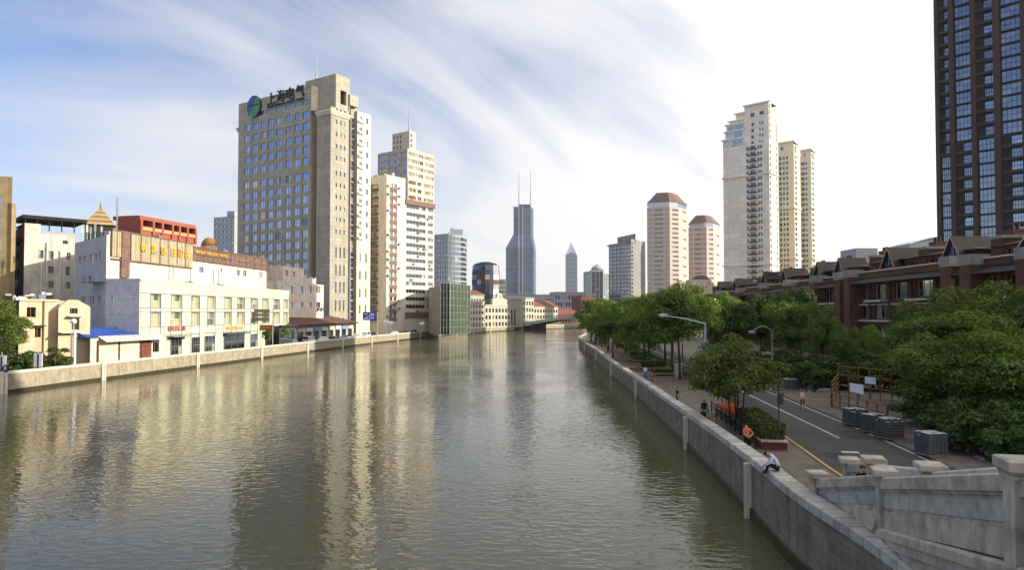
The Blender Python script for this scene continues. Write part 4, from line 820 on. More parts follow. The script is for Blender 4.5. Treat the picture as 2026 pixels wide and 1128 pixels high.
def curved_office():
    D = 460; b = Bld('curved_office', 'grey blue curved glass office behind the netted building', 'building', (*gp(890, D), ZL), glass='g_cyan', nx=1, fw=0, depth=.4)
    C0, C1 = gp(859, D+8), gp(886, D); zt = zy(462, D); f = Face(C0, C1)
    b.wall(f, ZL, zt, 'office_grey', [(u-.9, u+.9, z, z+1.6, 'g_dark') for u in lin(1.6, f.len-1.5, 5) for z in lin(22, zt-5, 12)])
    arc = []
    for i in range(9):
        t = i/8; x = 886+(923-886)*math.sin(t*math.pi/2); arc.append(gp(x, D+18*(1-math.cos(t*math.pi/2))))
    zc = zy(455, D)
    for i in range(8):
        g = Face(arc[i], arc[i+1]); rows = lin(12, zc-7, 15); b.join = True; b.wall(g, ZL, zc-3, 'office_grey', [(0.02, g.len-.02, z, z+2.4, 'g_cyan') for z in rows], depth=.25)
    b.join = False
    b.mb.poly([(*p, zc-3) for p in arc]+[(arc[-1][0]-4, arc[-1][1]+16, zc-3), (C0[0], C0[1]+20, zc-3)], 'roof_grey'); b.mb.poly([(*C0, zt), (*C1, zt), (C1[0], C1[1]+18, zt), (C0[0], C0[1]+18, zt)], 'roof_grey'); b.wall((C1, (C1[0]-.2, C1[1]+10)), zc-3, zt+1.5, 'office_grey')
    b.wall(((C0[0], C0[1]+20), C0), ZL, zt, 'office_grey'); b.wall((arc[-1], (arc[-1][0]-4, arc[-1][1]+16)), ZL, zc-3, 'office_grey')
    q = MB(); q.prism([gp(890, D+4), gp(915, D+6), gp(913, D+14), gp(890, D+14)], zc-3, zc+1.2, 'office_grey'); b.part('plant_room', q)
    q = MB(); p = gp(894, D+6); q.obox(p, 0, 2, 2, zc, zy(449, D), 'coping_white'); b.part('chimney', q); b.done()
    # building wrapped in green scaffold netting
    C0, C1, C2, C3 = gp(848, 272), gp(872, 258), gp(890, 258), gp(930, 278); zt = zy(566, 262)
    r = thing('scaffolded_building', 'low building wrapped in green scaffold netting at the water', 'building', (*C1, ZL))
    q = MB(); q.prism([C0, C1, (C1[0]+1.2, C1[1]+4), (C3[0]-1, C3[1]+2), (C3[0]-8, C3[1]+14), (C0[0], C0[1]+14)], ZL, zt-.2, 'cement', 'roof_grey'); q.build('wall', r)
    for (a, c, m_, nn) in ((C1, C2, 'net_dark', 3), (C2, C3, 'net_green', 6)):
        f = Face(a, c); rows = lin(ZL, zt+.8, 8)
        for i in range(nn):
            u0, u1 = f.len*i/nn, f.len*(i+1)/nn
            for j in range(7):
                q = MB(); bow = random.uniform(.05, .3); um = (u0+u1)/2; zm = (rows[j]+rows[j+1])/2; o = [f.at(u0+.04, .0), f.at(u1-.04, .0)]; z0, z1 = rows[j]+.06, rows[j+1]-.05; mm = f.at(um, bow)
                q.poly([(*o[0], z0), (*f.at(um, .02), z0), (*mm, zm), (*o[0], zm)], m_); q.poly([(*f.at(um, .02), z0), (*o[1], z0), (*o[1], zm), (*mm, zm)], m_); q.poly([(*o[0], zm), (*mm, zm), (*f.at(um, .02), z1), (*o[0], z1)], m_); q.poly([(*mm, zm), (*o[1], zm), (*o[1], z1), (*f.at(um, .02), z1)], m_); q.build('net_sheet', r)
        for i in range(nn+1): 
            q = MB(); p = f.at(f.len*i/nn, .12); q.tube((*p, ZL), (*p, zt+1.6), .07, .07, 6, 'galv'); q.build('scaffold_pole', r)
        for z in rows: 
            q = MB(); q.tube((*f.at(0, .14), z), (*f.at(f.len, .14), z), .06, .06, 6, 'galv'); q.build('scaffold_ledger', r)
    # barrel shaped building with big screen
    D = 560; c = gp(961, D); zt = zy(526, D); b = Bld('barrel_building', 'dark barrel shaped glass building with colourful screen panels', 'building', (*c, ZL), join=True)
    rad = (988-934)/2/F*D; pr = lambda z: rad*(.90+.12*math.sin(math.pi*min(1, max(0, (z-18)/(zt-12))))); n = 20; zz = lin(ZL, zt, 13)
    q = MB()
    for j in range(12):
        for i in range(n):
            a0, a1 = 2*math.pi*i/n, 2*math.pi*(i+1)/n; r0, r1 = pr(zz[j]), pr(zz[j+1])
            v = [(c[0]+r*math.cos(a), c[1]+r*math.sin(a), z) for r, a, z in ((r0, a0, zz[j]), (r0, a1, zz[j]), (r1, a1, zz[j+1]), (r1, a0, zz[j+1]))]
            am = math.degrees((a0+a1)/2); m_ = 'g_far' if j % 2 else 'charcoal'
            if 305 < am < 335 and j > 4: m_ = 'terracotta' if j == 8 else ('far_grey' if j % 3 else 'signwhite')
            elif j in (8, 9) and 235 < am < 290: m_ = 'redbrown' if (i+j) % 3 else 'office_grey'
            q.poly(v, m_)
    b.part('drum', q); q = MB(); 
    for z0, z1, r0, r1 in ((zt, zt+1.5, .93, .8), (zt+1.5, zt+3, .8, .35)): q.tube((*c, z0), (*c, z1), rad*r0, rad*r1, 20, 'dark')
    b.part('cap', q); b.done()
    # riverside old facades
    def old(name, lab, x0, x1, D0, D1, ytop, m_, nxw, nz, roof=None, gable=None, yb=636, ww=.64):
        C0, C1 = gp(x0, D0), gp(x1, D1); f = Face(C0, C1); zt = zy(ytop, (D0+D1)/2); b = Bld(name, lab, 'building', (*C0, ZL), frame='frame_white', glass='g_black', nx=1, fw=.1, depth=.5)
        h = (zt-ZL-1.2)/nz; hs = [(u-f.len/nxw*ww/2, u+f.len/nxw*ww/2, ZL+.8+j*h, ZL+.8+j*h+h*.62) for u in [f.len*(i+.5)/nxw for i in range(nxw)] for j in range(nz)]
        bk = [f.at(f.len, -14), f.at(0, -14)]; b.block([C0, C1]+bk, ZL, zt, m_, {0: hs})
        q = MB(); cornice(q, f, zt-.5, .6, .5, m_); b.part('cornice', q); q = MB(); cornice(q, f, ZL+.8+h*.8, .35, .3, m_); b.part('string_course', q)
        if gable:
            q = MB(); ua, ub = f.u(gable[0]), f.u(gable[1]); zg = zy(gable[2], D0); w = ub-ua; pr = [(ua, zt), (ub, zt), (ub, zt+(zg-zt)*.45), (ua+w*.68, zt+(zg-zt)*.62), (ua+w*.66, zg-.6), (ua+w*.5, zg), (ua+w*.34, zg-.6), (ua+w*.32, zt+(zg-zt)*.62), (ua, zt+(zg-zt)*.45)]
            q.poly([(*f.at(u, .1), z) for u, z in pr], m_); q.poly([(*f.at(u, -1.0), z) for u, z in reversed(pr)], m_)
            for i in range(len(pr)): 
                a, c = pr[i], pr[(i+1) % len(pr)]; q.poly([(*f.at(c[0], .1), c[1]), (*f.at(a[0], .1), a[1]), (*f.at(a[0], -1.0), a[1]), (*f.at(c[0], -1.0), c[1])], m_)
            b.part('gable', q)
            me = win_mesh(1.6, 2.4, 'g_dark', 'frame_white', 1); p = f.at(ua+w*.5-.8, .12); child('window', me, b.root, (*p, zt+(zg-zt)*.5), f.ang)
        if roof:
            q = MB(); zr = zt+roof; a, c, d_, e = f.at(-.5, .8), f.at(f.len+.5, .8), f.at(f.len+.5, -7), f.at(-.5, -7)
            q.poly([(*a, zt), (*c, zt), (*d_, zr), (*e, zr)], 'terracotta'); q.poly([(*f.at(f.len+.5, -14.5), zt), (*f.at(-.5, -14.5), zt), (*e, zr), (*d_, zr)], 'terracotta'); q.poly([(*c, zt), (*f.at(f.len+.5, -14.5), zt), (*d_, zr)], m_); q.poly([(*f.at(-.5, -14.5), zt), (*a, zt), (*e, zr)], m_); b.part('roof', q)
        b.done()
    old('riverside_house', 'cream riverside house with loggia beside the netted building', 929, 958, 350, 362, 597, 'colonial', 5, 4)
    old('gabled_house', 'cream riverside house with curved gable top', 959, 1010, 362, 392, 604, 'colonial', 8, 3, gable=(974, 1003, 578))
    old('arcade_house', 'grey riverside house with tall dark bays', 1009, 1034, 400, 398, 592, 'colonial_grey', 4, 1, ww=.5)
    old('corner_house', 'pale corner house with white roof edge near the steel bridge', 1035, 1056, 398, 416, 590, 'colonial', 4, 4)
    old('red_roof_house', 'cream terraced house with red tiled roof behind the steel bridge', 1056, 1104, 430, 470, 607, 'colonial', 9, 3, roof=4.5)
    old('brick_wing', 'red brick wing with low tiled roof right of the terraced house', 1105, 1152, 500, 520, 622, 'terracotta', 8, 2, roof=4)
    old('cream_pavilion', 'long low cream pavilion under the steel bridge', 1060, 1146, 490, 500, 640, 'colonial', 14, 1, ww=.6)
    old('brick_tower_block', 'orange brick tower block rising beside the promenade trees', 1150, 1176, 520, 525, 587, 'brickred', 3, 4)
    old('grey_terrace', 'grey terrace roofs in front of the pointed tower', 1098, 1160, 640, 650, 578, 'far_grey', 12, 4)
    old('grey_hall', 'long grey hall right of the twin mast tower', 1058, 1110, 700, 700, 583, 'far_grey', 10, 3)
    old('podium_block', 'dark grey podium at the foot of the twin mast tower', 990, 1060, 720, 720, 582, 'far_grey', 14, 3)
    old('beige_mid_block', 'small beige block between barrel building and twin mast tower', 985, 1001, 640, 640, 553, 'colonial', 4, 9)
    old('brown_roof_house', 'brown roofed house above the riverside loggia house', 931, 958, 420, 430, 583, 'colonial_grey', 5, 3, roof=3)
curved_office()

def twin_mast():
    D = 1500; c = gp(1031, D); k = D/F; b = MB(); r = thing('twin_mast_tower', 'dark blue glass skyscraper with two tall masts and sloped shoulders', 'skyscraper', (*c, ZL))
    def Z(y): return zy(y, D)
    def ring(wl, wr, dep): return [(c[0]+(wl-1031)*k, c[1]-dep*k*.5), (c[0]+(wr-1031)*k, c[1]-dep*k*.5+6), (c[0]+(wr+6-1031)*k, c[1]+dep*k*.5), (c[0]+(wl-1031)*k, c[1]+dep*k*.5)]
    q = MB()
    def seg(A, B, z0, z1, m_='g_far', fl=4.0):
        n = max(1, int((z1-z0)/fl))
        for j in range(n):
            t0, t1 = j/n, (j+1)/n
            for i in range(len(A)):
                a, b2 = Vector(A[i]), Vector(A[(i+1) % len(A)]); a1, b1 = Vector(B[i]), Vector(B[(i+1) % len(A)])
                lo = lambda P0, P1, t: P0+(P1-P0)*t; zb, ze = z0+(z1-z0)*t0, z0+(z1-z0)*t1; zm = zb+(ze-zb)*.72; tm = t0+(t1-t0)*.72
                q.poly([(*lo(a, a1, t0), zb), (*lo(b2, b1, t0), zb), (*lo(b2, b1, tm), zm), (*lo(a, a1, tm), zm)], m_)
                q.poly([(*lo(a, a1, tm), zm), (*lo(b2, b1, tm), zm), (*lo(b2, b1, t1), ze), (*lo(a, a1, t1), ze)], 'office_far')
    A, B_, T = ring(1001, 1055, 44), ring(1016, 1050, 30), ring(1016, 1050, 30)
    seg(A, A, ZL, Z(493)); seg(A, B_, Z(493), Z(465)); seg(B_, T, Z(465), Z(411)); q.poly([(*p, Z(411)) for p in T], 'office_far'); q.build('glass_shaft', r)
    for x, yb in ((1026.5, 411), (1033.5, 411)):
        q = MB(); xx = c[0]+(x-1031)*k; q.box(xx-1.2, c[1]-22*k-1.5, ZL, xx+1.2, c[1]-22*k+2, Z(493), 'far_grey'); 
        y0, y1 = c[1]-22*k-1, c[1]-15*k-1
        q.poly([(xx-1.2, y0, Z(493)), (xx+1.2, y0, Z(493)), (xx+1.2, y1, Z(465)), (xx-1.2, y1, Z(465))], 'far_grey'); q.box(xx-1.2, y1, Z(465), xx+1.2, y1+3, Z(yb), 'far_grey'); q.build('white_rib', r)
    q = MB(); q.box(c[0]+(1027-1031)*k, c[1]-12*k, Z(411), c[0]+(1049-1031)*k, c[1]+12*k, Z(406), 'office_far'); q.build('crown', r)
    for x, yt in ((1027, 341), (1050, 337)):
        q = MB(); xx = c[0]+(x-1031)*k; q.tube((xx, c[1], Z(412)), (xx, c[1], Z(380)), 1.5, 1.2, 8, 'galv'); q.tube((xx, c[1], Z(380)), (xx, c[1], Z(yt)), .9, .6, 8, 'galv'); q.build('mast', r)
    # pointed tower
    D = 2650; c = gp(1131, D); k = D/F; r = thing('pointed_tower', 'distant slim skyscraper with a pointed crown', 'skyscraper', (*c, ZL)); q = MB(); Z = lambda y: zy(y, D)
    w = 13*k; A = [(c[0]-w, c[1]-w), (c[0]+w*.75, c[1]-w*1.05), (c[0]+w, c[1]+w), (c[0]-w*.8, c[1]+w)]; z0 = ZL
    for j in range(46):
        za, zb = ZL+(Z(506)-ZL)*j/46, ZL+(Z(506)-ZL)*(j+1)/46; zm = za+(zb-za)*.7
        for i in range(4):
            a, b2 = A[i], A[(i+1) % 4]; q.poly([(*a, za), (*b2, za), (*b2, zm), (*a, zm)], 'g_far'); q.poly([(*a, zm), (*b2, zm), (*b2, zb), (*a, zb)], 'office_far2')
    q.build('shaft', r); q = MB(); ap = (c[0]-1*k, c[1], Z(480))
    mids = [((A[i][0]+A[(i+1) % 4][0])/2, (A[i][1]+A[(i+1) % 4][1])/2) for i in range(4)]
    for i in range(4):
        a, b2, m_ = A[i], A[(i+1) % 4], mids[i]; mz = (*[.72*m_[j]+.28*ap[j] for j in (0, 1)], Z(500)); q.poly([(*a, Z(506)), (*b2, Z(506)), mz], 'g_far'); q.poly([(*a, Z(506)), mz, ap], 'far_grey'); q.poly([mz, (*b2, Z(506)), ap], 'far_grey')
    q.build('crown', r); q = MB(); q.tube(ap, (ap[0], ap[1], Z(476)), .8, .3, 6, 'galv'); q.build('mast', r)
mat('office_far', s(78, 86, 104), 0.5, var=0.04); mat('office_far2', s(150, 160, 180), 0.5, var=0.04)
twin_mast()

def right_far():
    # domed glass block, grey slab
    D = 800; b = Bld('domed_block', 'grey green glass block with small domed roof', 'building', (*gp(1182, D), ZL), glass='g_cyan', join=True, depth=.4); Z = lambda y: zy(y, D)
    C0, C1, C2, C3 = gp(1158, D+5), gp(1170, D), gp(1194, D), gp(1206, D+14); 
    bands = lambda f, zt: [(0.6+i*(f.len-.6)/3, (i+1)*(f.len-.6)/3, z, z+2.2) for i in range(3) for z in lin(20, zt-5, 14)]
    for P, zt, m_ in (([C0, C1, (C1[0], C1[1]+20), (C0[0], C0[1]+20)], Z(537), 'far_grey'), ([C1, C2, (C2[0], C2[1]+20), (C1[0], C1[1]+20)], Z(534), 'office_grey'), ([C2, C3, (C3[0], C3[1]+20), (C2[0], C2[1]+20)], Z(537), 'colonial')):
        b.block(P, ZL, zt, m_, {0: bands(Face(P[0], P[1]), zt)})
    q = MB(); c = gp(1182, D+8)
    for r0, r1, z0, z1 in ((7, 7, 537, 531), (7.4, 5.5, 531, 527), (5.5, 2.5, 527, 524), (2.5, .3, 524, 521)): q.tube((*c, Z(z0)), (*c, Z(z1)), r0, r1, 14, 'far_grey')
    b.part('dome', q); b.done()
    D = 640; Z = lambda y: zy(y, D); b = Bld('curved_tower', 'grey curved glass tower with stepped roof behind the trees', 'tower', (*gp(1241, D), ZL), glass='g_slate', join=True, depth=.5)
    arc = [gp(1205+44*t, D+10-20*math.sin(t*math.pi/2)) for t in lin(0, 1, 7)]
    for i in range(6): 
        f = Face(arc[i], arc[i+1]); b.wall(f, ZL, Z(482), 'cement', [(.02, f.len-.02, z, z+2.3) for z in lin(14, Z(482)-5, 17)])
    C = arc[-1]; C2 = gp(1277, D+14); f = Face(C, C2); b.wall(f, ZL, Z(475), 'cement', [(.6, 3.6, z, z+2) for z in lin(14, Z(475)-5, 17)]); b.wall((C2, (C2[0]-2, C2[1]+16)), ZL, Z(475), 'cement'); b.wall((gp(1207, D+26), arc[0]), ZL, Z(482), 'cement')
    b.mb.poly([(*p, Z(482)) for p in arc]+[(C[0], C[1]+28, Z(482)), (arc[0][0], arc[0][1]+20, Z(482))], 'roof_grey'); b.mb.poly([(*C, Z(475)), (*C2, Z(475)), (C2[0]-2, C2[1]+16, Z(475)), (C[0], C[1]+24, Z(475))], 'roof_grey')
    P = [gp(1222, D), gp(1258, D-4), gp(1258, D+12), gp(1222, D+14)]; zz = Z(470); q = MB(); q.prism(P, Z(483), zz, 'cement'); q.poly([(*P[0], zz), (*P[1], zz), (*P[1], Z(463)), ], 'cement'); q.poly([(*P[3], zz), (*P[0], zz), (*P[1], Z(463)), (*P[2], Z(463))], 'cement'); q.poly([(*P[1], zz), (*P[2], zz), (*P[2], Z(463)), (*P[1], Z(463))], 'cement'); b.part('sloped_roof', q); b.done()
    # pink towers
    for nm, lab, D, x0, xa, xb, x1, ye, yt, nfl in (('pink_tower', 'taller pink tower with truncated brown pyramid roof', 560, 1281, 1326, 1344, 1363, 408, 377, 23), ('pink_tower', 'shorter pink tower with truncated brown pyramid roof', 640, 1364, 1399, 1413, 1427, 448, 423, 18)):
        Z = lambda y: zy(y, D); k = D/F; b = Bld(nm, lab, 'tower', (*gp(xa, D), ZL), glass='g_dark', frame='pink', nx=4, fw=.15, depth=.5)
        C0, C1, C2, C3 = gp(x0, D+6), gp(xa, D), gp(xb, D+5), gp(x1, D+22); bk = [(C3[0]-16, C3[1]+14), (C0[0]+4, C0[1]+20)]
        zt = Z(ye); rows = lin(ZL+8, zt-3.6, nfl); f0, f1, f2 = Face(C0, C1), Face(C1, C2), Face(C2, C3); l = f0.len
        pr = [C0, C1, C2, C3]+bk
        b.block(pr, ZL, zt, 'pink', {0: [(a, c, z, z+1.7, g) for z in rows for a, c, g in ((.3, l*.24, 'g_slate'), (l*.32, l*.70, 'g_black'), (l*.78, l-.02, 'g_slate'))], 1: [(f1.len*.28, f1.len*.94, z, z+1.7, 'g_black') for z in rows], 2: [(f2.len*.35, f2.len*.75, z, z+1.6) for z in rows[::2]]})
        q = MB(); cx = sum(p[0] for p in pr)/6; cy = sum(p[1] for p in pr)/6; ss = lambda p, t: (cx+(p[0]-cx)*t, cy+(p[1]-cy)*t); z1, z2 = zt+4, Z(yt)
        q.prism([ss(p, .93) for p in pr], zt, z1, 'g_dark'); b.part('glazed_storey', q); q = MB()
        for i in range(6): 
            a, c = pr[i], pr[(i+1) % 6]; q.poly([(*ss(a, .98), z1), (*ss(c, .98), z1), (*ss(c, .5), z2), (*ss(a, .5), z2)], 'pink_roof')
        q.poly([(*ss(p, .5), z2) for p in pr], 'pink_roof'); b.part('roof', q); b.done()
    D = 520; Z = lambda y: zy(y, D); b = Bld('pink_annex', 'low pink annex with arched brown roof before the pink towers', 'building', (*gp(1390, D), ZL), glass='g_dark', nx=2)
    C0, C1, C2, C3 = gp(1366, D+4), gp(1408, D), gp(1414, D+10), gp(1430, D+16); f = Face(C0, C1); zt = Z(553)
    b.block([C0, C1, (C1[0], C1[1]+14), (C0[0], C0[1]+14)], ZL, zt, 'pink', {0: [(u-1, u+1, z, z+1.6) for u in lin(3, f.len-2, 4) for z in lin(8, zt-4, 6)]}); f2 = Face(C2, C3)
    b.block([C2, C3, (C3[0], C3[1]+12), (C2[0], C2[1]+12)], ZL, Z(560), 'pink', {0: [(u-.7, u+.7, z, z+1.6) for u in lin(1.4, f2.len-1.4, 3) for z in lin(8, zt-6, 6)]})
    q = MB()
    for i in range(6): 
        a0, a1 = math.pi*i/6, math.pi*(i+1)/6; fn = lambda a: (f.len*.5-f.len*.4*math.cos(a), zt+3.4*math.sin(a)); p0, p1 = fn(a0), fn(a1); q.poly([(*f.at(p0[0], .1), p0[1]), (*f.at(p0[0], -12), p0[1]), (*f.at(p1[0], -12), p1[1]), (*f.at(p1[0], .1), p1[1])], 'pink_roof'); q.poly([(*f.at(f.len/2, .1), zt), (*f.at(p1[0], .1), p1[1]), (*f.at(p0[0], .1), p0[1])], 'pink_roof')
    b.part('arched_roof', q); b.done()
right_far()

def cream_towers():
    Lv = Vector((-.744, .668)).normalized(); Rv = Vector((Lv.y, -Lv.x))
    # front tower
    D = 320; C = gp(1525, D); P = lambda s_, t: tuple(Vector(C)+Lv*s_+Rv*t); f = Face(P(30, 0), P(0, 0)); ul = f.u(1433); uw = f.u(1478); U = f.len; Z = lambda y, u=None: f.z(U*.9 if u is None else u, y)
    b = Bld('cream_tower', 'tallest cream apartment tower with blank grey side wall and stepped top', 'tower', (*C, ZL), glass='g_dark', frame='frame_white', nx=1, fw=.06)
    zt = Z(203); zs = f.z(ul, 290); rows = [f.z(f.u(1500), 291+i*12.3) for i in range(25)]
    b.wall(f, ZL, zs, 'cream', (), u0=ul, u1=uw)
    cb = (f.u(1487), f.u(1497)); h = [(f.u(1479), f.u(1484), z-1.0, z+.9, 'g_black') for z in rows]+[(cb[0], cb[1], z-1.1, z+1.0, 'g_black') for z in rows]+[(f.u(x)-.5, f.u(x)+.5, z-.9, z+.8, 'g_black') for x in (1503.5, 1508.5) for z in rows]
    hh = [f.hole(1484, 223, 1493, 231, 'g_black'), f.hole(1502, 219, 1511, 226, 'g_black')]+[f.hole(1486, y, 1492, y+6, 'g_black') for y in (243, 255, 268, 280)]+[f.hole(x, y, x+3, y+6) for x in (1502, 1507) for y in (240, 252, 264, 277)]
    b.wall(f, ZL, f.z(f.u(1495), 284), 'cream', h, u0=uw, depth=.5); b.wall(f, f.z(f.u(1495), 284), zt, 'cream', hh, u0=f.u(1476), depth=.8)
    st = [(1433, 1476, 290, 275), (1437, 1476, 275, 259), (1440, 1478, 259, 245), (1446, 1478, 245, 238), (1459, 1478, 238, 224)]
    for i, (xa, xb, yb, yt) in enumerate(st):
        u0, u1 = f.u(xa), f.u(xb); z0, z1 = f.z((u0+u1)/2, yb)-.0, f.z((u0+u1)/2, yt); b.wall(f, z0, z1, 'cream', [(u0+1, u0+(u1-u0)*.4, z0+.7, z1-1.0), (u0+(u1-u0)*.45, u1-1, z0+.7, z1-1.0)] if i in (0, 1, 2) else [], u0=u0, u1=u1); b.wall((f.at(u0, -10), f.at(u0)), z0, z1, 'cream')
        b.mb.poly([(*f.at(u0), z1), (*f.at(u1), z1), (*f.at(u1, -10), z1), (*f.at(u0, -10), z1)], 'roof_grey')
        q = MB(); cornice(q, f, z1-.3, .6, .8, 'cream', u0-.6, u1); b.part('ledge', q)
    b.wall((f.at(f.u(1476), -10), f.at(f.u(1476))), f.z(f.u(1478), 245), zt, 'cream'); b.wall((f.at(ul, -16), f.at(ul)), ZL, zs, 'cream'); b.mb.poly([(*f.at(f.u(1476)), zt), (*f.at(U), zt), (*P(0, 10), zt), (*f.at(f.u(1476), -10), zt)], 'roof_grey')
    fr = Face(P(0, 0), P(0, 9)); ur = fr.u(1541)
    b.wall(fr, ZL, zt, 'cream_sunlit', [(.5, 2.0, z-.9, z+.8, 'g_black') for z in rows]+[(.5, 2.0, z, z+2.2, 'g_cyan') for z in lin(rows[0]+3, zt-3, 6)], u1=3.0); zw = fr.z(4, 236)
    b.wall(fr, ZL, zw, 'cream_sunlit', [(ur-1.8, ur-.5, z-.9, z+.8, 'g_dark') for z in rows]+[(ur-1.8, ur-.5, z, z+2.2, 'g_cyan') for z in lin(rows[0]+3, zw-3, 4)], u0=3.0, u1=ur); b.wall((fr.at(3), fr.at(3, -5)), zw, zt, 'cream_sunlit'); b.wall((fr.at(ur), fr.at(ur, -14)), ZL, zw, 'cream_sunlit'); b.mb.poly([(*fr.at(3), zw), (*fr.at(ur), zw), (*fr.at(ur, -10), zw), (*fr.at(3, -10), zw)], 'roof_grey')
    for z in rows:
        q = MB(); q.prism([f.at(cb[0]-.4, 1.0), f.at(cb[1]+1.1, 1.0), f.at(cb[1]+1.1, -.02), f.at(cb[0]-.4, -.02)], z-1.35, z-1.15, 'cream', bottom=True); q.prism([f.at(cb[0]-.4, 1.0), f.at(cb[1]+1.1, 1.0), f.at(cb[1]+1.1, .95), f.at(cb[0]-.4, .95)], z-1.15, z-.3, 'charcoal'); b.part('balcony', q)
    for y in (352, 527): 
        q = MB(); z = f.z(f.u(1455), y); cornice(q, f, z, .7, .6, 'cream', ul-.6, U+.6); cornice(q, fr, z, .7, .6, 'cream_sunlit', 0, ur+.4); b.part('belt_course', q)
    q = MB(); cornice(q, f, zt-.2, .6, .8, 'cream', f.u(1474), U+.8); b.part('ledge', q)
    b.done()
    # two rear towers
    for lab, D, xl, xc, xr, yt, wins, ylow in (('middle cream apartment tower with green glazed corner', 372, 1543, 1574, 1586, 279, (1553.5, 1560), 600), ('rearmost cream apartment tower with green glazed corner', 430, 1587, 1608, 1620, 295, (1593, 1598), 600)):
        C = gp(xc, D); P = lambda s_, t: tuple(Vector(C)+Lv*s_+Rv*t); f = Face(P(40, 0), P(0, 0)); ul = f.u(xl); zt = f.z(f.len, yt); fr = Face(P(0, 0), P(0, 30)); ur = fr.u(xr)
        b = Bld('cream_tower', lab, 'tower', (*C, ZL), glass='g_dark', frame='frame_white', nx=1, fw=.06); n = 28 if D < 400 else 27; rows = [zt-8.5-i*3.05*D/372*.93 for i in range(n)]
        hs = [(f.u(x)-.55, f.u(x)+.55, z-.9, z+.8, 'g_black') for x in wins for z in rows]+[(f.u(xl+1), f.u(xl+6), z-1.1, z+.9, 'g_black') for z in rows]+[(f.u(xl+5 if D < 400 else xl+7), f.u(xl+10), zt-4, zt-2.2, 'g_black')]
        b.wall(f, ZL, zt, 'cream_sunlit', hs, u0=ul, depth=.5); b.wall(fr, ZL, zt-1.5, 'cream_sunlit', [(.6, ur*.45, z-1, z+.9, 'g_black' if i > 8 else 'g_green') for i, z in enumerate(rows)]+[(.6, ur*.45, zt-6, zt-2.2, 'g_green')], u1=ur)
        b.wall((fr.at(ur), fr.at(ur, -12)), ZL, zt-1.5, 'cream_sunlit'); b.wall((f.at(ul, -12), f.at(ul)), ZL, zt, 'cream_sunlit'); b.mb.poly([(*f.at(ul), zt), (*f.at(f.len), zt), (*fr.at(ur), zt-1.5), (*f.at(ul, -12), zt)], 'roof_grey')
        for y in (412, 512): 
            q = MB(); z = f.z(f.len, y); cornice(q, f, z, .7, .6, 'cream_sunlit', ul-.4, f.len+.6); cornice(q, fr, z, .7, .6, 'cream_sunlit', 0, ur+.4); b.part('belt_course', q)
        for z in rows[1:]:
            q = MB(); q.prism([f.at(f.u(xl+1)-.2, .8), f.at(f.u(xl+6)+.6, .8), f.at(f.u(xl+6)+.6, -.02), f.at(f.u(xl+1)-.2, -.02)], z-1.9, z-1.15, 'cream_sunlit', bottom=True); b.part('balcony', q)
        q = MB(); cornice(q, f, zt-.2, .6, .8, 'cream_sunlit', ul-.3, f.len+.6); b.part('ledge', q)
        # white pier beside the shaft
        b.done()
cream_towers()

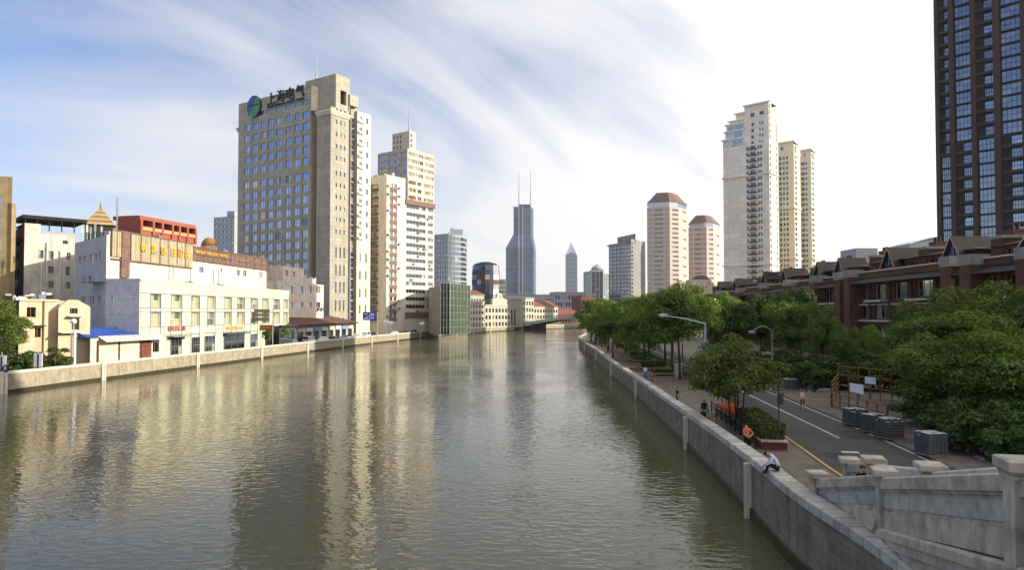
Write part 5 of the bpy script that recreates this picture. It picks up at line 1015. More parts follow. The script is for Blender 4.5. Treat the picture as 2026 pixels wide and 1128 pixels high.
def dark_tower(lab, E0, dirv, length, ztop, fh, lo, swap, name_group):
    dv = Vector(dirv).normalized(); f = Face(E0, Vector(E0)+dv*length); b = Bld('brick_high_rise', lab, 'tower', (*E0, ZR), glass='g_blue', frame='frame_dark', nx=4, ny=2, fw=.09, depth=.9)
    return f, b
def dark_towers():
    E0 = Vector(gp(1858, 180)); dv = Vector((.68, -.733)).normalized()
    def tower(lab, E0, dv, xs, zt, zsw, nshift, len_, dep):
        f = Face(E0, E0+dv*len_); b = Bld('brick_high_rise', lab, 'tower', (*E0, ZR), glass='g_slate', frame='frame_dark', fw=.09, depth=1.0); fh = 3.25
        U = xs(f) ; n = int((zt-ZR-4)/fh); H = []
        for ci, (u0, u1, kind) in enumerate(U):
            for i in range(n):
                z = ZR+4+i*fh; up = z > zsw(ci); bay = (kind == 'bay') == up
                w = u1-u0
                if bay: H.append((u0+.15, u1-.15, z+.25, z+fh-.15, 'g_slate', 5, 2))
                else: H.append((u0+w*.45, u1-.1, z+.7, z+fh-.4, 'g_dark' if random.random() < .2 else 'g_slate', 2, 1))
        for nx, ny in ((5, 2), (2, 1)):
            pass
        bays = [h[:5] for h in H if h[5] == 5]; sm = [h[:5] for h in H if h[5] == 2]
        # one wall with all openings; windows of the two kinds
        b.wall(f, ZR, zt, 'darkbrick', bays+sm, nx=4, ny=2, depth=.55)
        for h in sm:
            q = MB(); u0 = h[0]-(h[1]-h[0])*.82; q.prism([f.at(u0, .55), f.at(h[1]+.05, .55), f.at(h[1]+.05, -.02), f.at(u0, -.02)], h[2]-.75, h[2]-.1, 'charcoal', bottom=True); b.part('ledge', q)
        for u0, u1 in [(0, .9)]+[(U[i][1]+.05, U[i+1][0]-.05) for i in range(len(U)-1)]:
            q = MB(); q.prism([f.at(u0, .7), f.at(u1, .7), f.at(u1, -.02), f.at(u0, -.02)], ZR, zt+.5, 'brownpier'); b.part('brick_pier', q)
        a, c = f.at(0, -dep), f.at(f.len, -dep); b.wall((a, f.at(0)), ZR, zt, 'darkbrick'); b.wall((f.at(f.len), c), ZR, zt, 'darkbrick'); b.wall((c, a), ZR, zt, 'darkbrick'); b.mb.poly([(*f.at(0), zt), (*f.at(f.len), zt), (*c, zt), (*a, zt)], 'roof_grey'); b.done()
    def xs(f): return [(f.u(1866), f.u(1886), 'col'), (f.u(1896), f.u(1929), 'bay'), (f.u(1940), f.u(1974), 'col'), (f.u(1988), f.u(2030), 'bay'), (f.u(2042), f.u(2080), 'col')]
    fz = Face(E0, E0+dv*30)
    sw = {0: fz.z(fz.u(1876), 325), 1: fz.z(fz.u(1912), 300), 2: fz.z(fz.u(1957), 290), 3: fz.z(fz.u(2008), 268), 4: 55}
    tower('dark brown brick high-rise with bay windows at the right edge', E0, dv, xs, 108, lambda c: sw[c], 0, 27, 16)
    # unseen high-rise added outside the right edge to shade the near bank
    T0 = Vector((98, 70)); def_x = lambda f: [(4, 9, 'col'), (11, 18, 'bay'), (20, 26, 'col'), (28, 35, 'bay'), (37, 43, 'col'), (45, 52, 'bay'), (54, 60, 'col'), (62, 69, 'bay')]
    tower('unseen dark brown high-rise added right of the view to shade the near bank', T0, Vector((.12, -.99)), def_x, 65.5, lambda c: 40, 0, 76, 18)
dark_towers()

def row_houses():
    XF = 62.0
    def xw(Y): return XF+(Y-120)*.03
    data = [('nearest brick row house with big lit gable at the right edge', 66, 91, -.2, 0), ('long brick row house with hipped slate roof and stone edged balconies', 92, 124, 0, 1), ('brick row house with twin small gables left of the hipped one', 125, 150, -.4, 2), ('brick row house with a flat stone parapet further along the row', 151, 186, -.6, 2), ('farthest low brick row house just right of the cream tower foot', 187, 232, -1.6, 2)]
    for k, (lab, Y0, Y1, dz, typ) in enumerate(data):
        # facade towards the river: left end is the far end
        A, B_ = (xw(Y1), Y1), (xw(Y0), Y0); f = Face(A, B_); L = f.len; b = Bld('row_house', lab, 'house', (*f.at(L/2), ZR), 'brick row houses on the right bank', frame='frame_white', glass='g_dark', nx=3, depth=.5)
        ze = zy(545, 100)+dz*.5; zr = ze+4.6+max(dz, -1)*.4; z2 = ze-3.3; z1 = z2-3.4
        Hs = []; nb = max(3, int(L/5.5)); w = L/nb
        for i in range(nb):
            u = i*w
            if i % 3 == 0: Hs.append((u+.8, u+w-1.2, z2+.3, ze-.6, 'g_dark'))
            else: Hs.append((u+.9, u+w-1.6, z2+.1, ze-.7, 'g_black'))
            Hs.append((u+1.0, u+w-1.4, z1+.3, z2-.9, 'g_black')); Hs.append((u+1.2, u+w-1.6, ZR+.6, z1-1.0, 'g_black'))
        b.wall(f, ZR, ze, 'housebrick', Hs)
        b.wall((B_, (B_[0]+14, B_[1]+.4)), ZR, ze, 'housebrick', [(3, 5, z2+.5, ze-.8), (8, 10, z2+.5, ze-.8)]); b.wall(((A[0]+14, A[1]), A), ZR, ze, 'housebrick'); b.wall(((B_[0]+14, B_[1]), (A[0]+14, A[1])), ZR, ze, 'housebrick')
        # stone edged balconies
        for i in range(nb):
            u = i*w+.3
            if i % 2 == 1 or typ == 2:
                q = MB(); q.prism([f.at(u, 1.5), f.at(u+w-.8, 1.5), f.at(u+w-.8, -.02), f.at(u, -.02)], z2-.35, z2-.05, 'trim', bottom=True); bp = b.part('balcony', q)
                q = MB()
                for j in range(9): p = f.at(u+.1+(w-1.0)*j/8, 1.4); q.tube((*p, z2-.05), (*p, z2+.9), .03, .03, 5, 'iron')
                q.tube((*f.at(u, 1.4), z2+.9), (*f.at(u+w-.8, 1.4), z2+.9), .05, .05, 6, 'iron'); b.part('railing', q)
            q = MB(); q.prism([f.at(i*w-.25, .45), f.at(i*w+.25, .45), f.at(i*w+.25, -.02), f.at(i*w-.25, -.02)], ZR, ze, 'housebrick'); b.part('pier', q)
        q = MB(); cornice(q, f, z1-.3, .3, .5, 'trim'); b.part('stone_band', q)
        if typ: 
            q = MB(); cornice(q, f, z2-.9, .25, .35, 'trim'); b.part('stone_band', q)
        # eaves, brick parapet with stone cap, roof
        q = MB(); a, c = f.at(-.6, 1.9), f.at(L+.6, 1.9); d_, e = f.at(L+.6, -.3), f.at(-.6, -.3); q.poly([(*a, ze-.35), (*c, ze-.35), (*d_, ze+.75), (*e, ze+.75)], 'slate_dark'); q.poly([(*c, ze-.45), (*a, ze-.45), (*e, ze-.2), (*d_, ze-.2)], 'slate_dark'); q.poly([(*a, ze-.45), (*c, ze-.45), (*c, ze-.35), (*a, ze-.35)], 'slate_dark'); b.part('eave', q)
        q = MB(); cornice(q, f, ze+.6, .95, .25, 'housebrick'); b.part('parapet', q); q = MB(); cornice(q, f, ze+1.55, .22, .4, 'trim'); b.part('parapet_cap', q)
        # set back attic storey with own windows
        g = Face(f.at(L*.06, -2.6), f.at(L*.94, -2.6)); za = ze+3.3; hs = [(u, u+2.6, ze+1.4, za-.5, 'g_black') for u in lin(2, g.len-5, max(3, int(L/6)))]
        b.wall(g, ze, za, 'housebrick', hs); b.wall((g.at(g.len), g.at(g.len, -9)), ze, za, 'housebrick'); b.wall((g.at(0, -9), g.at(0)), ze, za, 'housebrick')
        q = MB(); o_ = .9; P = [g.at(-o_, o_), g.at(g.len+o_, o_), g.at(g.len+o_, -9-o_), g.at(-o_, -9-o_)]; h_ = min(6, g.len*.2); r0, r1 = g.at(h_, -4.5), g.at(g.len-h_, -4.5)
        q.poly([(*P[0], za), (*P[1], za), (*r1, zr), (*r0, zr)], 'slate'); q.poly([(*P[1], za), (*P[2], za), (*r1, zr)], 'slate'); q.poly([(*P[2], za), (*P[3], za), (*r0, zr), (*r1, zr)], 'slate'); q.poly([(*P[3], za), (*P[0], za), (*r0, zr)], 'slate'); q.poly([(*p, za-.02) for p in reversed(P)], 'trim'); rf = b.part('roof', q)
        # brick party wall with stone cap and chimney
        for u in ([L*.03] if typ == 0 else [L*.03, L*.52]):
            q = MB(); q.prism([f.at(u-.3, -2.5), f.at(u+2.0, -2.5), f.at(u+2.0, -10), f.at(u-.3, -10)], ze, zr-.2, 'housebrick'); q.prism([f.at(u-.45, -2.35), f.at(u+2.15, -2.35), f.at(u+2.15, -10.2), f.at(u-.45, -10.2)], zr-.2, zr+.2, 'concrete', bottom=True); b.part('party_wall', q)
            q = MB(); q.prism([f.at(u+.0, -4), f.at(u+1.8, -4), f.at(u+1.8, -5.6), f.at(u+.0, -5.6)], zr+.2, zr+1.0, 'housebrick')
            for du in (.4, 1.4): q.tube((*f.at(u+du, -4.8), zr+1.0), (*f.at(u+du, -4.8), zr+1.7), .28, .22, 8, 'dark')
            b.part('chimney', q)
        # river side piers with concrete block heads
        for u in ((L-1.4, L*.5) if typ == 2 else ((1.4, L-1.2) if typ == 1 else (2.0, L*.5))):
            q = MB(); q.prism([f.at(u-1.1, 2.0), f.at(u+1.1, 2.0), f.at(u+1.1, -1.5), f.at(u-1.1, -1.5)], ZR, ze+.8, 'housebrick'); b.part('brick_pier', q)
            q = MB(); q.prism([f.at(u-1.2, 2.1), f.at(u+1.2, 2.1), f.at(u+1.2, -.6), f.at(u-1.2, -.6)], ze+.8, ze+2.2, 'concrete', bottom=True); b.part('concrete_head', q)
        # gabled dormers facing the river
        for u in {0: (L*.5,), 1: (L*.32, L*.86), 2: (L*.32, L*.72)}[typ]:
            wd = 4.2 if typ == 0 else 1.9; zb, zp = za-1.0+(.6 if typ == 0 else 0), za+1.8+(1.6 if typ == 0 else 0)
            q = MB(); q.poly([(*f.at(u-wd, -1.4), zb), (*f.at(u+wd, -1.4), zb), (*f.at(u, -1.4), zp)], 'frame_grey' if typ else 'colonial'); q.poly([(*f.at(u-wd, -1.4), zb), (*f.at(u-wd, -1.4), zb-2.3), (*f.at(u+wd, -1.4), zb-2.3), (*f.at(u+wd, -1.4), zb)], 'housebrick'); b.part('gable_wall', q)
            q = MB()
            for sg in (-1, 1):
                e0, p0 = f.at(u+sg*(wd+.7), -.7), f.at(u, -.7); e1, p1 = f.at(u+sg*(wd+.7), -6), f.at(u, -6); zb2 = zb-.5
                T = [(*e0, zb2), (*p0, zp+.3), (*p1, zp+.3), (*e1, zb2)]; q.poly(T if sg < 0 else T[::-1], 'slate'); q.poly([(x, y, z-.25) for x, y, z in (T[::-1] if sg < 0 else T)], 'slate_dark')
                q.poly([(*e0, zb2-.25), (*p0, zp+.05), (*p0, zp+.3), (*e0, zb2)], 'trim')
            b.part('dormer_roof', q)
            me = win_mesh(wd*1.0, 1.5, 'g_dark', 'frame_white', 3); p = f.at(u-wd*.5, -1.34); child('window', me, b.root, (*p, zb-1.8), f.ang)
            q = MB(); 
            for sx in (-.5, 0, .5): q.tube((*f.at(u+sx*wd, -1.32), zb), (*f.at(u+sx*wd, -1.32), zb+(zp-zb)*(1-abs(sx))), .08, .08, 5, 'slate_dark')
            q.tube((*f.at(u-wd*.9, -1.32), zb+.15), (*f.at(u+wd*.9, -1.32), zb+.15), .1, .1, 5, 'slate_dark'); b.part('gable_timber', q)
        b.done()
    # small distant roofs over the row
    D = 210; b = Bld('white_block', 'plain white rooftop block showing over the row houses', 'building', (*gp(1717, D), ZR), glass='g_dark'); P = [gp(1695, D), gp(1738, D), (gp(1738, D)[0], D+10), (gp(1695, D)[0], D+10)]; b.block(P, ZR, zy(491, D), 'pinkwhite' if False else 'far_grey', {0: [(1, 3, 20, 22)]}); b.done()
    D = 230; r = thing('curved_roof_hall', 'grey hall with curved glass roof beside the dark high-rise', 'building', (*gp(1830, D), ZR)); q = MB(); A, B_ = gp(1800, D), gp(1875, D); q.prism([A, B_, (B_[0], D+14), (A[0], D+14)], ZR, zy(482, D), 'office_grey'); q.build('wall', r); q = MB(); f = Face(A, B_); z0, z1 = zy(484, D), zy(467, D)
    for i in range(6):
        t0, t1 = i/6, (i+1)/6; g = lambda t: z0+(z1-z0)*math.sin(t*math.pi/2); q.poly([(*f.at(f.len*t0, .5), g(t0)), (*f.at(f.len*t1, .5), g(t1)), (*f.at(f.len*t1, -14), g(t1)), (*f.at(f.len*t0, -14), g(t0))], 'g_cyan'); q.poly([(*f.at(f.len*t0, .1), z0-1), (*f.at(f.len*t1, .1), z0-1), (*f.at(f.len*t1, .1), g(t1)), (*f.at(f.len*t0, .1), g(t0))], 'office_grey')
    q.build('roof', r)
row_houses()
# ================================================================ steel bridge
def steel_bridge():
    A, B = Vector((6.5, 396)), Vector((66, 338)); f = Face(A, B); r = thing('steel_bridge', 'grey green steel girder bridge over the far bend of the river', 'bridge', (*A, 0))
    n = 16; zt = lambda t: 4.6+3.2*math.sin(math.pi*min(1, max(0, t))*.95); th = lambda t: .9+1.6*abs(2*t-1)**2
    for out, nm in ((0, 'girder'), (-11, 'girder')):
        q = MB()
        for i in range(n):
            t0, t1 = i/n, (i+1)/n; P = [f.at(f.len*t0, out), f.at(f.len*t1, out), f.at(f.len*t1, out-.6), f.at(f.len*t0, out-.6)]; a0, a1 = zt(t0), zt(t1); b0, b1 = a0-th(t0), a1-th(t1)
            q.poly([(*P[0], b0), (*P[1], b1), (*P[1], a1), (*P[0], a0)], 'bridge_steel'); q.poly([(*P[2], b1), (*P[3], b0), (*P[3], a0), (*P[2], a1)], 'bridge_steel'); q.poly([(*P[0], a0), (*P[1], a1), (*P[2], a1), (*P[3], a0)], 'bridge_steel'); q.poly([(*P[3], b0), (*P[2], b1), (*P[1], b1), (*P[0], b0)], 'bridge_steel')
        q.build(nm, r)
    q = MB()
    for i in range(n):
        t0, t1 = i/n, (i+1)/n; q.poly([(*f.at(f.len*t0, -.5), zt(t0)-.3), (*f.at(f.len*t1, -.5), zt(t1)-.3), (*f.at(f.len*t1, -11), zt(t1)-.3), (*f.at(f.len*t0, -11), zt(t0)-.3)], 'asphalt'); q.poly([(*f.at(f.len*t1, -.5), zt(t1)-.7), (*f.at(f.len*t0, -.5), zt(t0)-.7), (*f.at(f.len*t0, -11), zt(t0)-.7), (*f.at(f.len*t1, -11), zt(t1)-.7)], 'bridge_steel')
    q.build('deck', r)
    for out in (.1, -11.4):
        q = MB()
        for i in range(n*2+1): t = i/(n*2); p = f.at(f.len*t, out-.2); q.tube((*p, zt(t)), (*p, zt(t)+1.15), .06, .06, 5, 'bridge_steel')
        for h in (.45, .8, 1.15):
            for i in range(n): t0, t1 = i/n, (i+1)/n; q.tube((*f.at(f.len*t0, out-.2), zt(t0)+h), (*f.at(f.len*t1, out-.2), zt(t1)+h), .06, .06, 5, 'bridge_steel')
        q.build('railing', r)
    for u in (.5, 6.5): q = MB(); q.prism([f.at(f.len*0+u, .4), f.at(u+1.1, .4), f.at(u+1.1, -11.5), f.at(u, -11.5)], -1, zt(u/f.len)-1.6, 'slate_dark'); q.build('pier', r)
steel_bridge()
mat('hedge_ground', s(110, 116, 60), 0.95, var=0.3, scale=0.8)
mb = MB(); P = [(14, 424), (60, 474), (150, 524)]; Q = offs(P, -1.2); P2 = offs(P, -5)
for i in range(2): mb.poly([(*Q[i], ZL+.3), (*Q[i+1], ZL+.3), (*P2[i+1], ZL+1.6), (*P2[i], ZL+1.6)], 'hedge_ground')
struct(mb, 'grass_bank')

# ================================================================ foliage
def leaves_mesh(name, C, Nn, size, m, asp=0.62):
    """diamond leaves at C with normals Nn"""
    n = len(C); t = rng.normal(size=(n, 3)); t -= Nn*(t*Nn).sum(1, keepdims=True); t /= np.maximum(np.linalg.norm(t, axis=1, keepdims=True), 1e-6); b = np.cross(Nn, t)
    sz = (size*rng.uniform(.5, 1.5, n))[:, None]; bend = Nn*sz*rng.uniform(-.25, .25, (n, 1))
    V = np.stack([C-t*sz*.5, C-b*sz*asp*.5+bend, C+t*sz*.5, C+b*sz*asp*.5+bend], 1).reshape(-1, 3)
    me = bpy.data.meshes.new(name); me.vertices.add(4*n); me.vertices.foreach_set('co', V.ravel()); me.loops.add(4*n); me.loops.foreach_set('vertex_index', np.arange(4*n)); me.polygons.add(n); me.polygons.foreach_set('loop_start', np.arange(n)*4); me.polygons.foreach_set('loop_total', np.full(n, 4)); me.materials.append(MATS[m]); me.update(calc_edges=True); me.validate(); return me
def crown_mesh(name, rx, rz, nclump, per, size, m, rc=(.26, .42), low=0.35, seed=0, lump=1.0):
    g = np.random.default_rng(seed); C, Nn = [], []
    # lobed outline: clump centres spread through a squashed ball, most of them near its skin
    k = 0; cs = []
    while len(cs) < nclump:
        d = g.normal(size=3); d /= np.linalg.norm(d); rr = g.uniform(.45, .85) if len(cs) > nclump*.2 else g.uniform(.1, .4)
        wob = 1+.22*math.sin(3*math.atan2(d[1], d[0])+seed)+.15*math.sin(5*d[2]*2+seed*2)
        c = d*rr*wob*np.array([rx, rx, rz])*lump
        if c[2] < -rz*(1-low): continue
        cs.append(c)
    for c in cs:
        r = g.uniform(*rc)*rx; n = int(per*(r/(rx*.34))**2)
        d = g.normal(size=(n, 3)); d /= np.linalg.norm(d, axis=1, keepdims=True); d[:, 2] = np.where(d[:, 2] < -.3, -d[:, 2], d[:, 2])
        rad = r*g.uniform(.25, 1.0, (n, 1))**.45*(1+.18*np.sin(d[:, :1]*7+c[0])*np.sin(d[:, 1:2]*6+c[1]))
        C.append(c+d*rad*np.array([1, 1, .8])); nn = d+g.normal(size=(n, 3))*.42+np.array([0, 0, .25]); Nn.append(nn/np.linalg.norm(nn, axis=1, keepdims=True))
    C = np.concatenate(C); Nn = np.concatenate(Nn); return leaves_mesh(name, C, Nn, size, m), cs
def trunk_mesh(name, h, r, cs, rx, seed, lean=.04, nl=8, multi=1):
    g = random.Random(seed); mb = MB()
    for k in range(multi):
        ox, oy = (g.uniform(-.35, .35), g.uniform(-.35, .35)) if multi > 1 else (0, 0); p = Vector((ox, oy, 0)); top = Vector((ox*2.2+g.uniform(-lean, lean)*h, oy*2.2+g.uniform(-lean, lean)*h, h)); pts = [p+(top-p)*t+Vector((g.uniform(-.05, .05), g.uniform(-.05, .05), 0))*(t > 0) for t in (0, .25, .5, .75, 1)]
        mb.path(pts, [r*1.35, r*1.0, r*.85, r*.72, r*.55], 9, 'bark')
        for c in g.sample(list(map(tuple, cs)), min(nl, len(cs))):
            e = Vector((c[0], c[1], c[2])); s0 = pts[3]+(top-pts[3])*g.random(); m_ = s0+(e-s0)*.5+Vector((0, 0, -.2)); mb.path([s0, m_, e], [r*.42, r*.28, r*.1], 6, 'bark')
    return mb.mesh(name, smooth=True)
VAR = {}
def variant(key, rx, rz, h, nclump, per, size, m, seed, rtr=.16, multi=1, **kw):
    me, cs = crown_mesh('crown', rx, rz, nclump, per, size, m, seed=seed, **kw); zc = h-rz*.92
    cs2 = [c+np.array([0, 0, zc]) for c in cs]; VAR[key] = (me, trunk_mesh('trunk', zc+rz*.1, rtr, cs2, rx, seed, multi=multi), zc, h)
variant('a', 5.0, 4.4, 11.8, 44, 620, .27, 'leaf', 3, low=.12); variant('b', 4.8, 4.6, 11.4, 42, 620, .27, 'leaf', 11, low=.1); variant('c', 5.0, 4.3, 11.0, 44, 620, .27, 'leaf_dark', 23, low=.1); variant('d', 3.9, 4.0, 9.2, 46, 640, .19, 'leaf', 31, low=.05, rc=(.24, .38)); variant('e', 4.1, 4.3, 9.5, 52, 640, .19, 'leaf', 37, low=.03, rc=(.22, .36))
variant('small', 3.0, 2.4, 5.6, 60, 420, .16, 'leaf_bright', 41, rtr=.05, multi=4, rc=(.18, .30), low=.02); variant('shrub', 1.5, 1.2, 2.2, 18, 300, .15, 'leaf_dark', 51, rtr=.05, low=.1, multi=3); variant('young', 1.7, 1.5, 4.2, 16, 170, .2, 'leaf', 61, rtr=.06)
def tree(key, X, Y, z0, label, h=None, rot=0.0, name='leafy_tree', group=None, cat='tree', wide=1.0):
    me, tr, zc, H = VAR[key]; sc = (h or H)/H; r = thing(name, label, cat, (X, Y, z0), group)
    c = bpy.data.objects.new('crown', me); COL.objects.link(c); c.parent = r; c.location = (0, 0, zc*sc); c.scale = (sc*wide, sc*wide, sc); c.rotation_euler = (0, 0, rot)
    t = bpy.data.objects.new('trunk', tr); COL.objects.link(t); t.parent = r; t.scale = (sc*wide, sc*wide, sc); t.rotation_euler = (0, 0, rot); return r
ORD = ['nearest', 'second', 'third', 'fourth', 'fifth', 'sixth', 'seventh', 'eighth', 'ninth', 'tenth', 'eleventh', 'twelfth', 'thirteenth']
prom = [(20.6, 84, 11.8, 'a'), (22.2, 95, 11.2, 'b'), (19.2, 100, 9.6, 'd'), (24.2, 108, 11.6, 'a'), (21.2, 117, 10.6, 'c'), (24.8, 124, 11.6, 'b'), (22.6, 136, 10.8, 'a'), (26.5, 143, 11.6, 'c'), (24.0, 156, 11.0, 'b'), (23.4, 172, 11.2, 'a'), (24.0, 188, 11.4, 'c'), (25.5, 205, 12.4, 'b'), (30, 222, 12.6, 'a')]
prom += [(20.6, 147, 10.2, 'd'), (21.4, 163, 10.6, 'e'), (21.9, 180, 10.8, 'd'), (22.6, 196, 11.4, 'e'), (18.9, 128, 8.8, 'd')]; ORD += ['fourteenth', 'fifteenth', 'sixteenth', 'seventeenth', 'eighteenth']; prom.sort(key=lambda q: q[1])
for i, (X, Y, h, k) in enumerate(prom): tree(k, X, Y, ZR, ORD[i]+' tree of the dense row along the river promenade', h, i*1.7, 'promenade_tree', 'promenade trees')
mid = [(30.5, 96, 10.2, 'c'), (33.0, 106, 11.2, 'a'), (34.5, 84, 9.4, 'b'), (38.5, 94, 12.4, 'c'), (36.6, 118, 11, 'b'), (40, 110, 12, 'c'), (30.4, 122, 10.4, 'a'), (33, 140, 11, 'c')]
for i, (X, Y, h, k) in enumerate(mid): tree(k, X, Y, ZR+.1, ORD[i]+' rounded tree of the clump across the road from the promenade', h, i*2.1, 'roadside_tree', 'trees across the road', wide=(.82, .66, .74, .6)[i % 4])
gard = [(1628, 78, 607, 'd', 'yellow green lit garden tree left of the orange fence'), (1676, 74, 636, 'e', 'round garden tree behind the orange fence'), (1716, 84, 650, 'd', 'dark garden tree below the brick balconies'), (1748, 80, 642, 'e', 'low garden tree just left of the near right clump'), (1790, 88, 606, 'd', 'slim garden tree against the hipped brick house')]
for i, (x, Y, yt, k, lab) in enumerate(gard): X = gp(x, Y)[0]; tree(k, X, Y, ZR+.1, lab, zy(yt, Y)-ZR, i*1.3, 'garden_tree', 'garden trees before the row houses', wide=.66)
near = [(1872, 47, 642, 'e', 'big dense tree over the paving stacks, left edge of the near clump'), (1905, 54, 577, 'd', 'tall tree in the middle of the near right clump'), (1990, 57, 560, 'e', 'tallest tree of the near right clump at the picture edge'), (1948, 46, 632, 'd', 'rounded tree low in front of the near right clump'), (2025, 42, 630, 'e', 'tree cut by the right edge above the stone post'), (1850, 60, 610, 'd', 'rear tree of the near right clump beside the brick house'), (2060, 50, 575, 'd', 'rear tree at the right edge behind the near clump')]
for i, (x, Y, yt, k, lab) in enumerate(near): X = gp(x, Y)[0]; tree(k, X, Y, ZR+.1, lab, zy(yt, Y)-ZR, i*2.4+.5, 'garden_tree', 'near right trees', wide=1.22)
p = on_ground(1462, 838, ZR+.5); tree('small', p.x-.15, p.y+.5, ZR+.5, 'small bright leafed tree with thin stems in the promenade planter', 6.1, .4, 'planter_tree', wide=1.16)
p2 = on_ground(1398, 800, ZR+.5)
for i, (x, Y, h) in enumerate(((1880, 41, 2.6), (1915, 40, 2.2), (1960, 39, 2.7), (2005, 37, 2.4), (1822, 50, 2.6), (1812, 60, 3.0), (1850, 52, 2.8), (1875, 46, 3.2), (1930, 44, 3.2), (1985, 43, 3.2))):
    tree('shrub', gp(x, Y)[0], Y, ZR+.1, ORD[i]+' low shrub from the left under the near right trees' if False else ['shrub right of the last paving stack', 'shrub beside the green cloth under the near trees', 'low shrub under the middle of the near trees', 'shrub behind the big corner post', 'shrub behind the third paving stack', 'shrub behind the orange fence corner', 'shrub left under the big dense tree', 'tall shrub under the big dense tree', 'tall shrub under the rounded low tree', 'tall shrub at the right under the tallest tree'][i], h, i*1.1, 'shrub', 'shrubs under the near trees', 'shrub', wide=1.25)
for i, (x, Y, h, lab) in enumerate(((1570, 78, 3.4, 'shrub at the far left of the garden hedge'), (1600, 76, 3.0, 'shrub second along the garden hedge'), (1632, 72, 3.2, 'shrub in the middle of the garden hedge'), (1655, 74, 3.0, 'shrub left of the orange fence'), (1690, 74, 3.4, 'shrub behind the orange fence left'), (1728, 73, 3.4, 'shrub behind the orange fence middle'), (1765, 71, 3.4, 'shrub behind the orange fence right'), (1545, 88, 3.0, 'shrub in the gap right of the clump across the road'), (1510, 92, 3.2, 'shrub under the clump across the road'))): tree('shrub', gp(x, Y)[0], Y, ZR+.1, lab, h, i*.9, 'shrub', 'shrubs of the garden hedge', 'shrub', wide=1.5)
# left bank greenery
tree('d', gp(14, 93)[0], 93, ZL, 'dark leafy tree at the left edge before the beige house', zy(600, 93)-ZL, .4, wide=.78); tree('e', gp(-40, 97)[0], 97, ZL, 'second leafy tree cut by the left edge', zy(598, 97)-ZL, .9, wide=.9)
for i, (x, Y, h, lab) in enumerate(((28, 91, 2.9, 'bush under the left edge tree'), (60, 93, 2.6, 'bush left of the small white notice'), (100, 95, 2.9, 'bush right of the small white notice'), (126, 97, 2.7, 'bush just left of the white lamp post'))): tree('shrub', gp(x, Y)[0], Y, ZL, lab, h, i*1.2, 'bush', 'bushes on the left quay', 'bush', wide=1.2)
for i, (x, Y) in enumerate(((526, 166), (552, 170))): tree('young', gp(x, Y)[0]+.5, Y, ZL, ['small tree before the hotel right end', 'small tree beside the dark shop kiosk'][i], 4.6, i*1.0, 'young_tree', 'small quay trees')

def hedge(name, lab, P, z0, z1, size, m, dens, parent=None, cat='hedge'):
    """leafy block over a ccw polygon"""
    C, Nn = [], []; P = [Vector(p) for p in P]; n = len(P); core = MB()
    for i in range(n):
        a, b = P[i], P[(i+1) % n]; L = (b-a).length; k = int(L*(z1-z0)*dens); t = rng.uniform(0, 1, k); nn = np.array([(b-a).y/L, -(b-a).x/L, 0.])
        C.append(np.stack([a.x+(b.x-a.x)*t, a.y+(b.y-a.y)*t, rng.uniform(z0, z1, k)], 1)+nn*rng.normal(0, .05, (k, 1))); Nn.append(nn+rng.normal(size=(k, 3))*.5)
    xs = [p.x for p in P]; ys = [p.y for p in P]; area = abs(sum(P[i].x*P[(i+1) % n].y-P[(i+1) % n].x*P[i].y for i in range(n)))/2; k = int(area*dens)
    w = rng.dirichlet(np.ones(n)*.8, k); V = np.array([[p.x, p.y] for p in P]); C.append(np.concatenate([w@V, (z1+rng.normal(0, .05, k))[:, None]], 1)); Nn.append(np.array([0, 0, 1.])+rng.normal(size=(k, 3))*.5)
    C = np.concatenate(C); Nn = np.concatenate(Nn); Nn /= np.linalg.norm(Nn, axis=1, keepdims=True); c = sum(P, Vector((0, 0)))/n; root = parent or thing(name, lab, cat, (c.x, c.y, z0))
    o = bpy.data.objects.new('foliage', leaves_mesh('foliage', C-np.array(root.location), Nn, size, m)); COL.objects.link(o); o.parent = root
    core.prism([tuple(c+(p-c)*.93) for p in P], z0, z1-.06, 'soil'); core.build('bed' if parent else 'stem_mass', root); return root

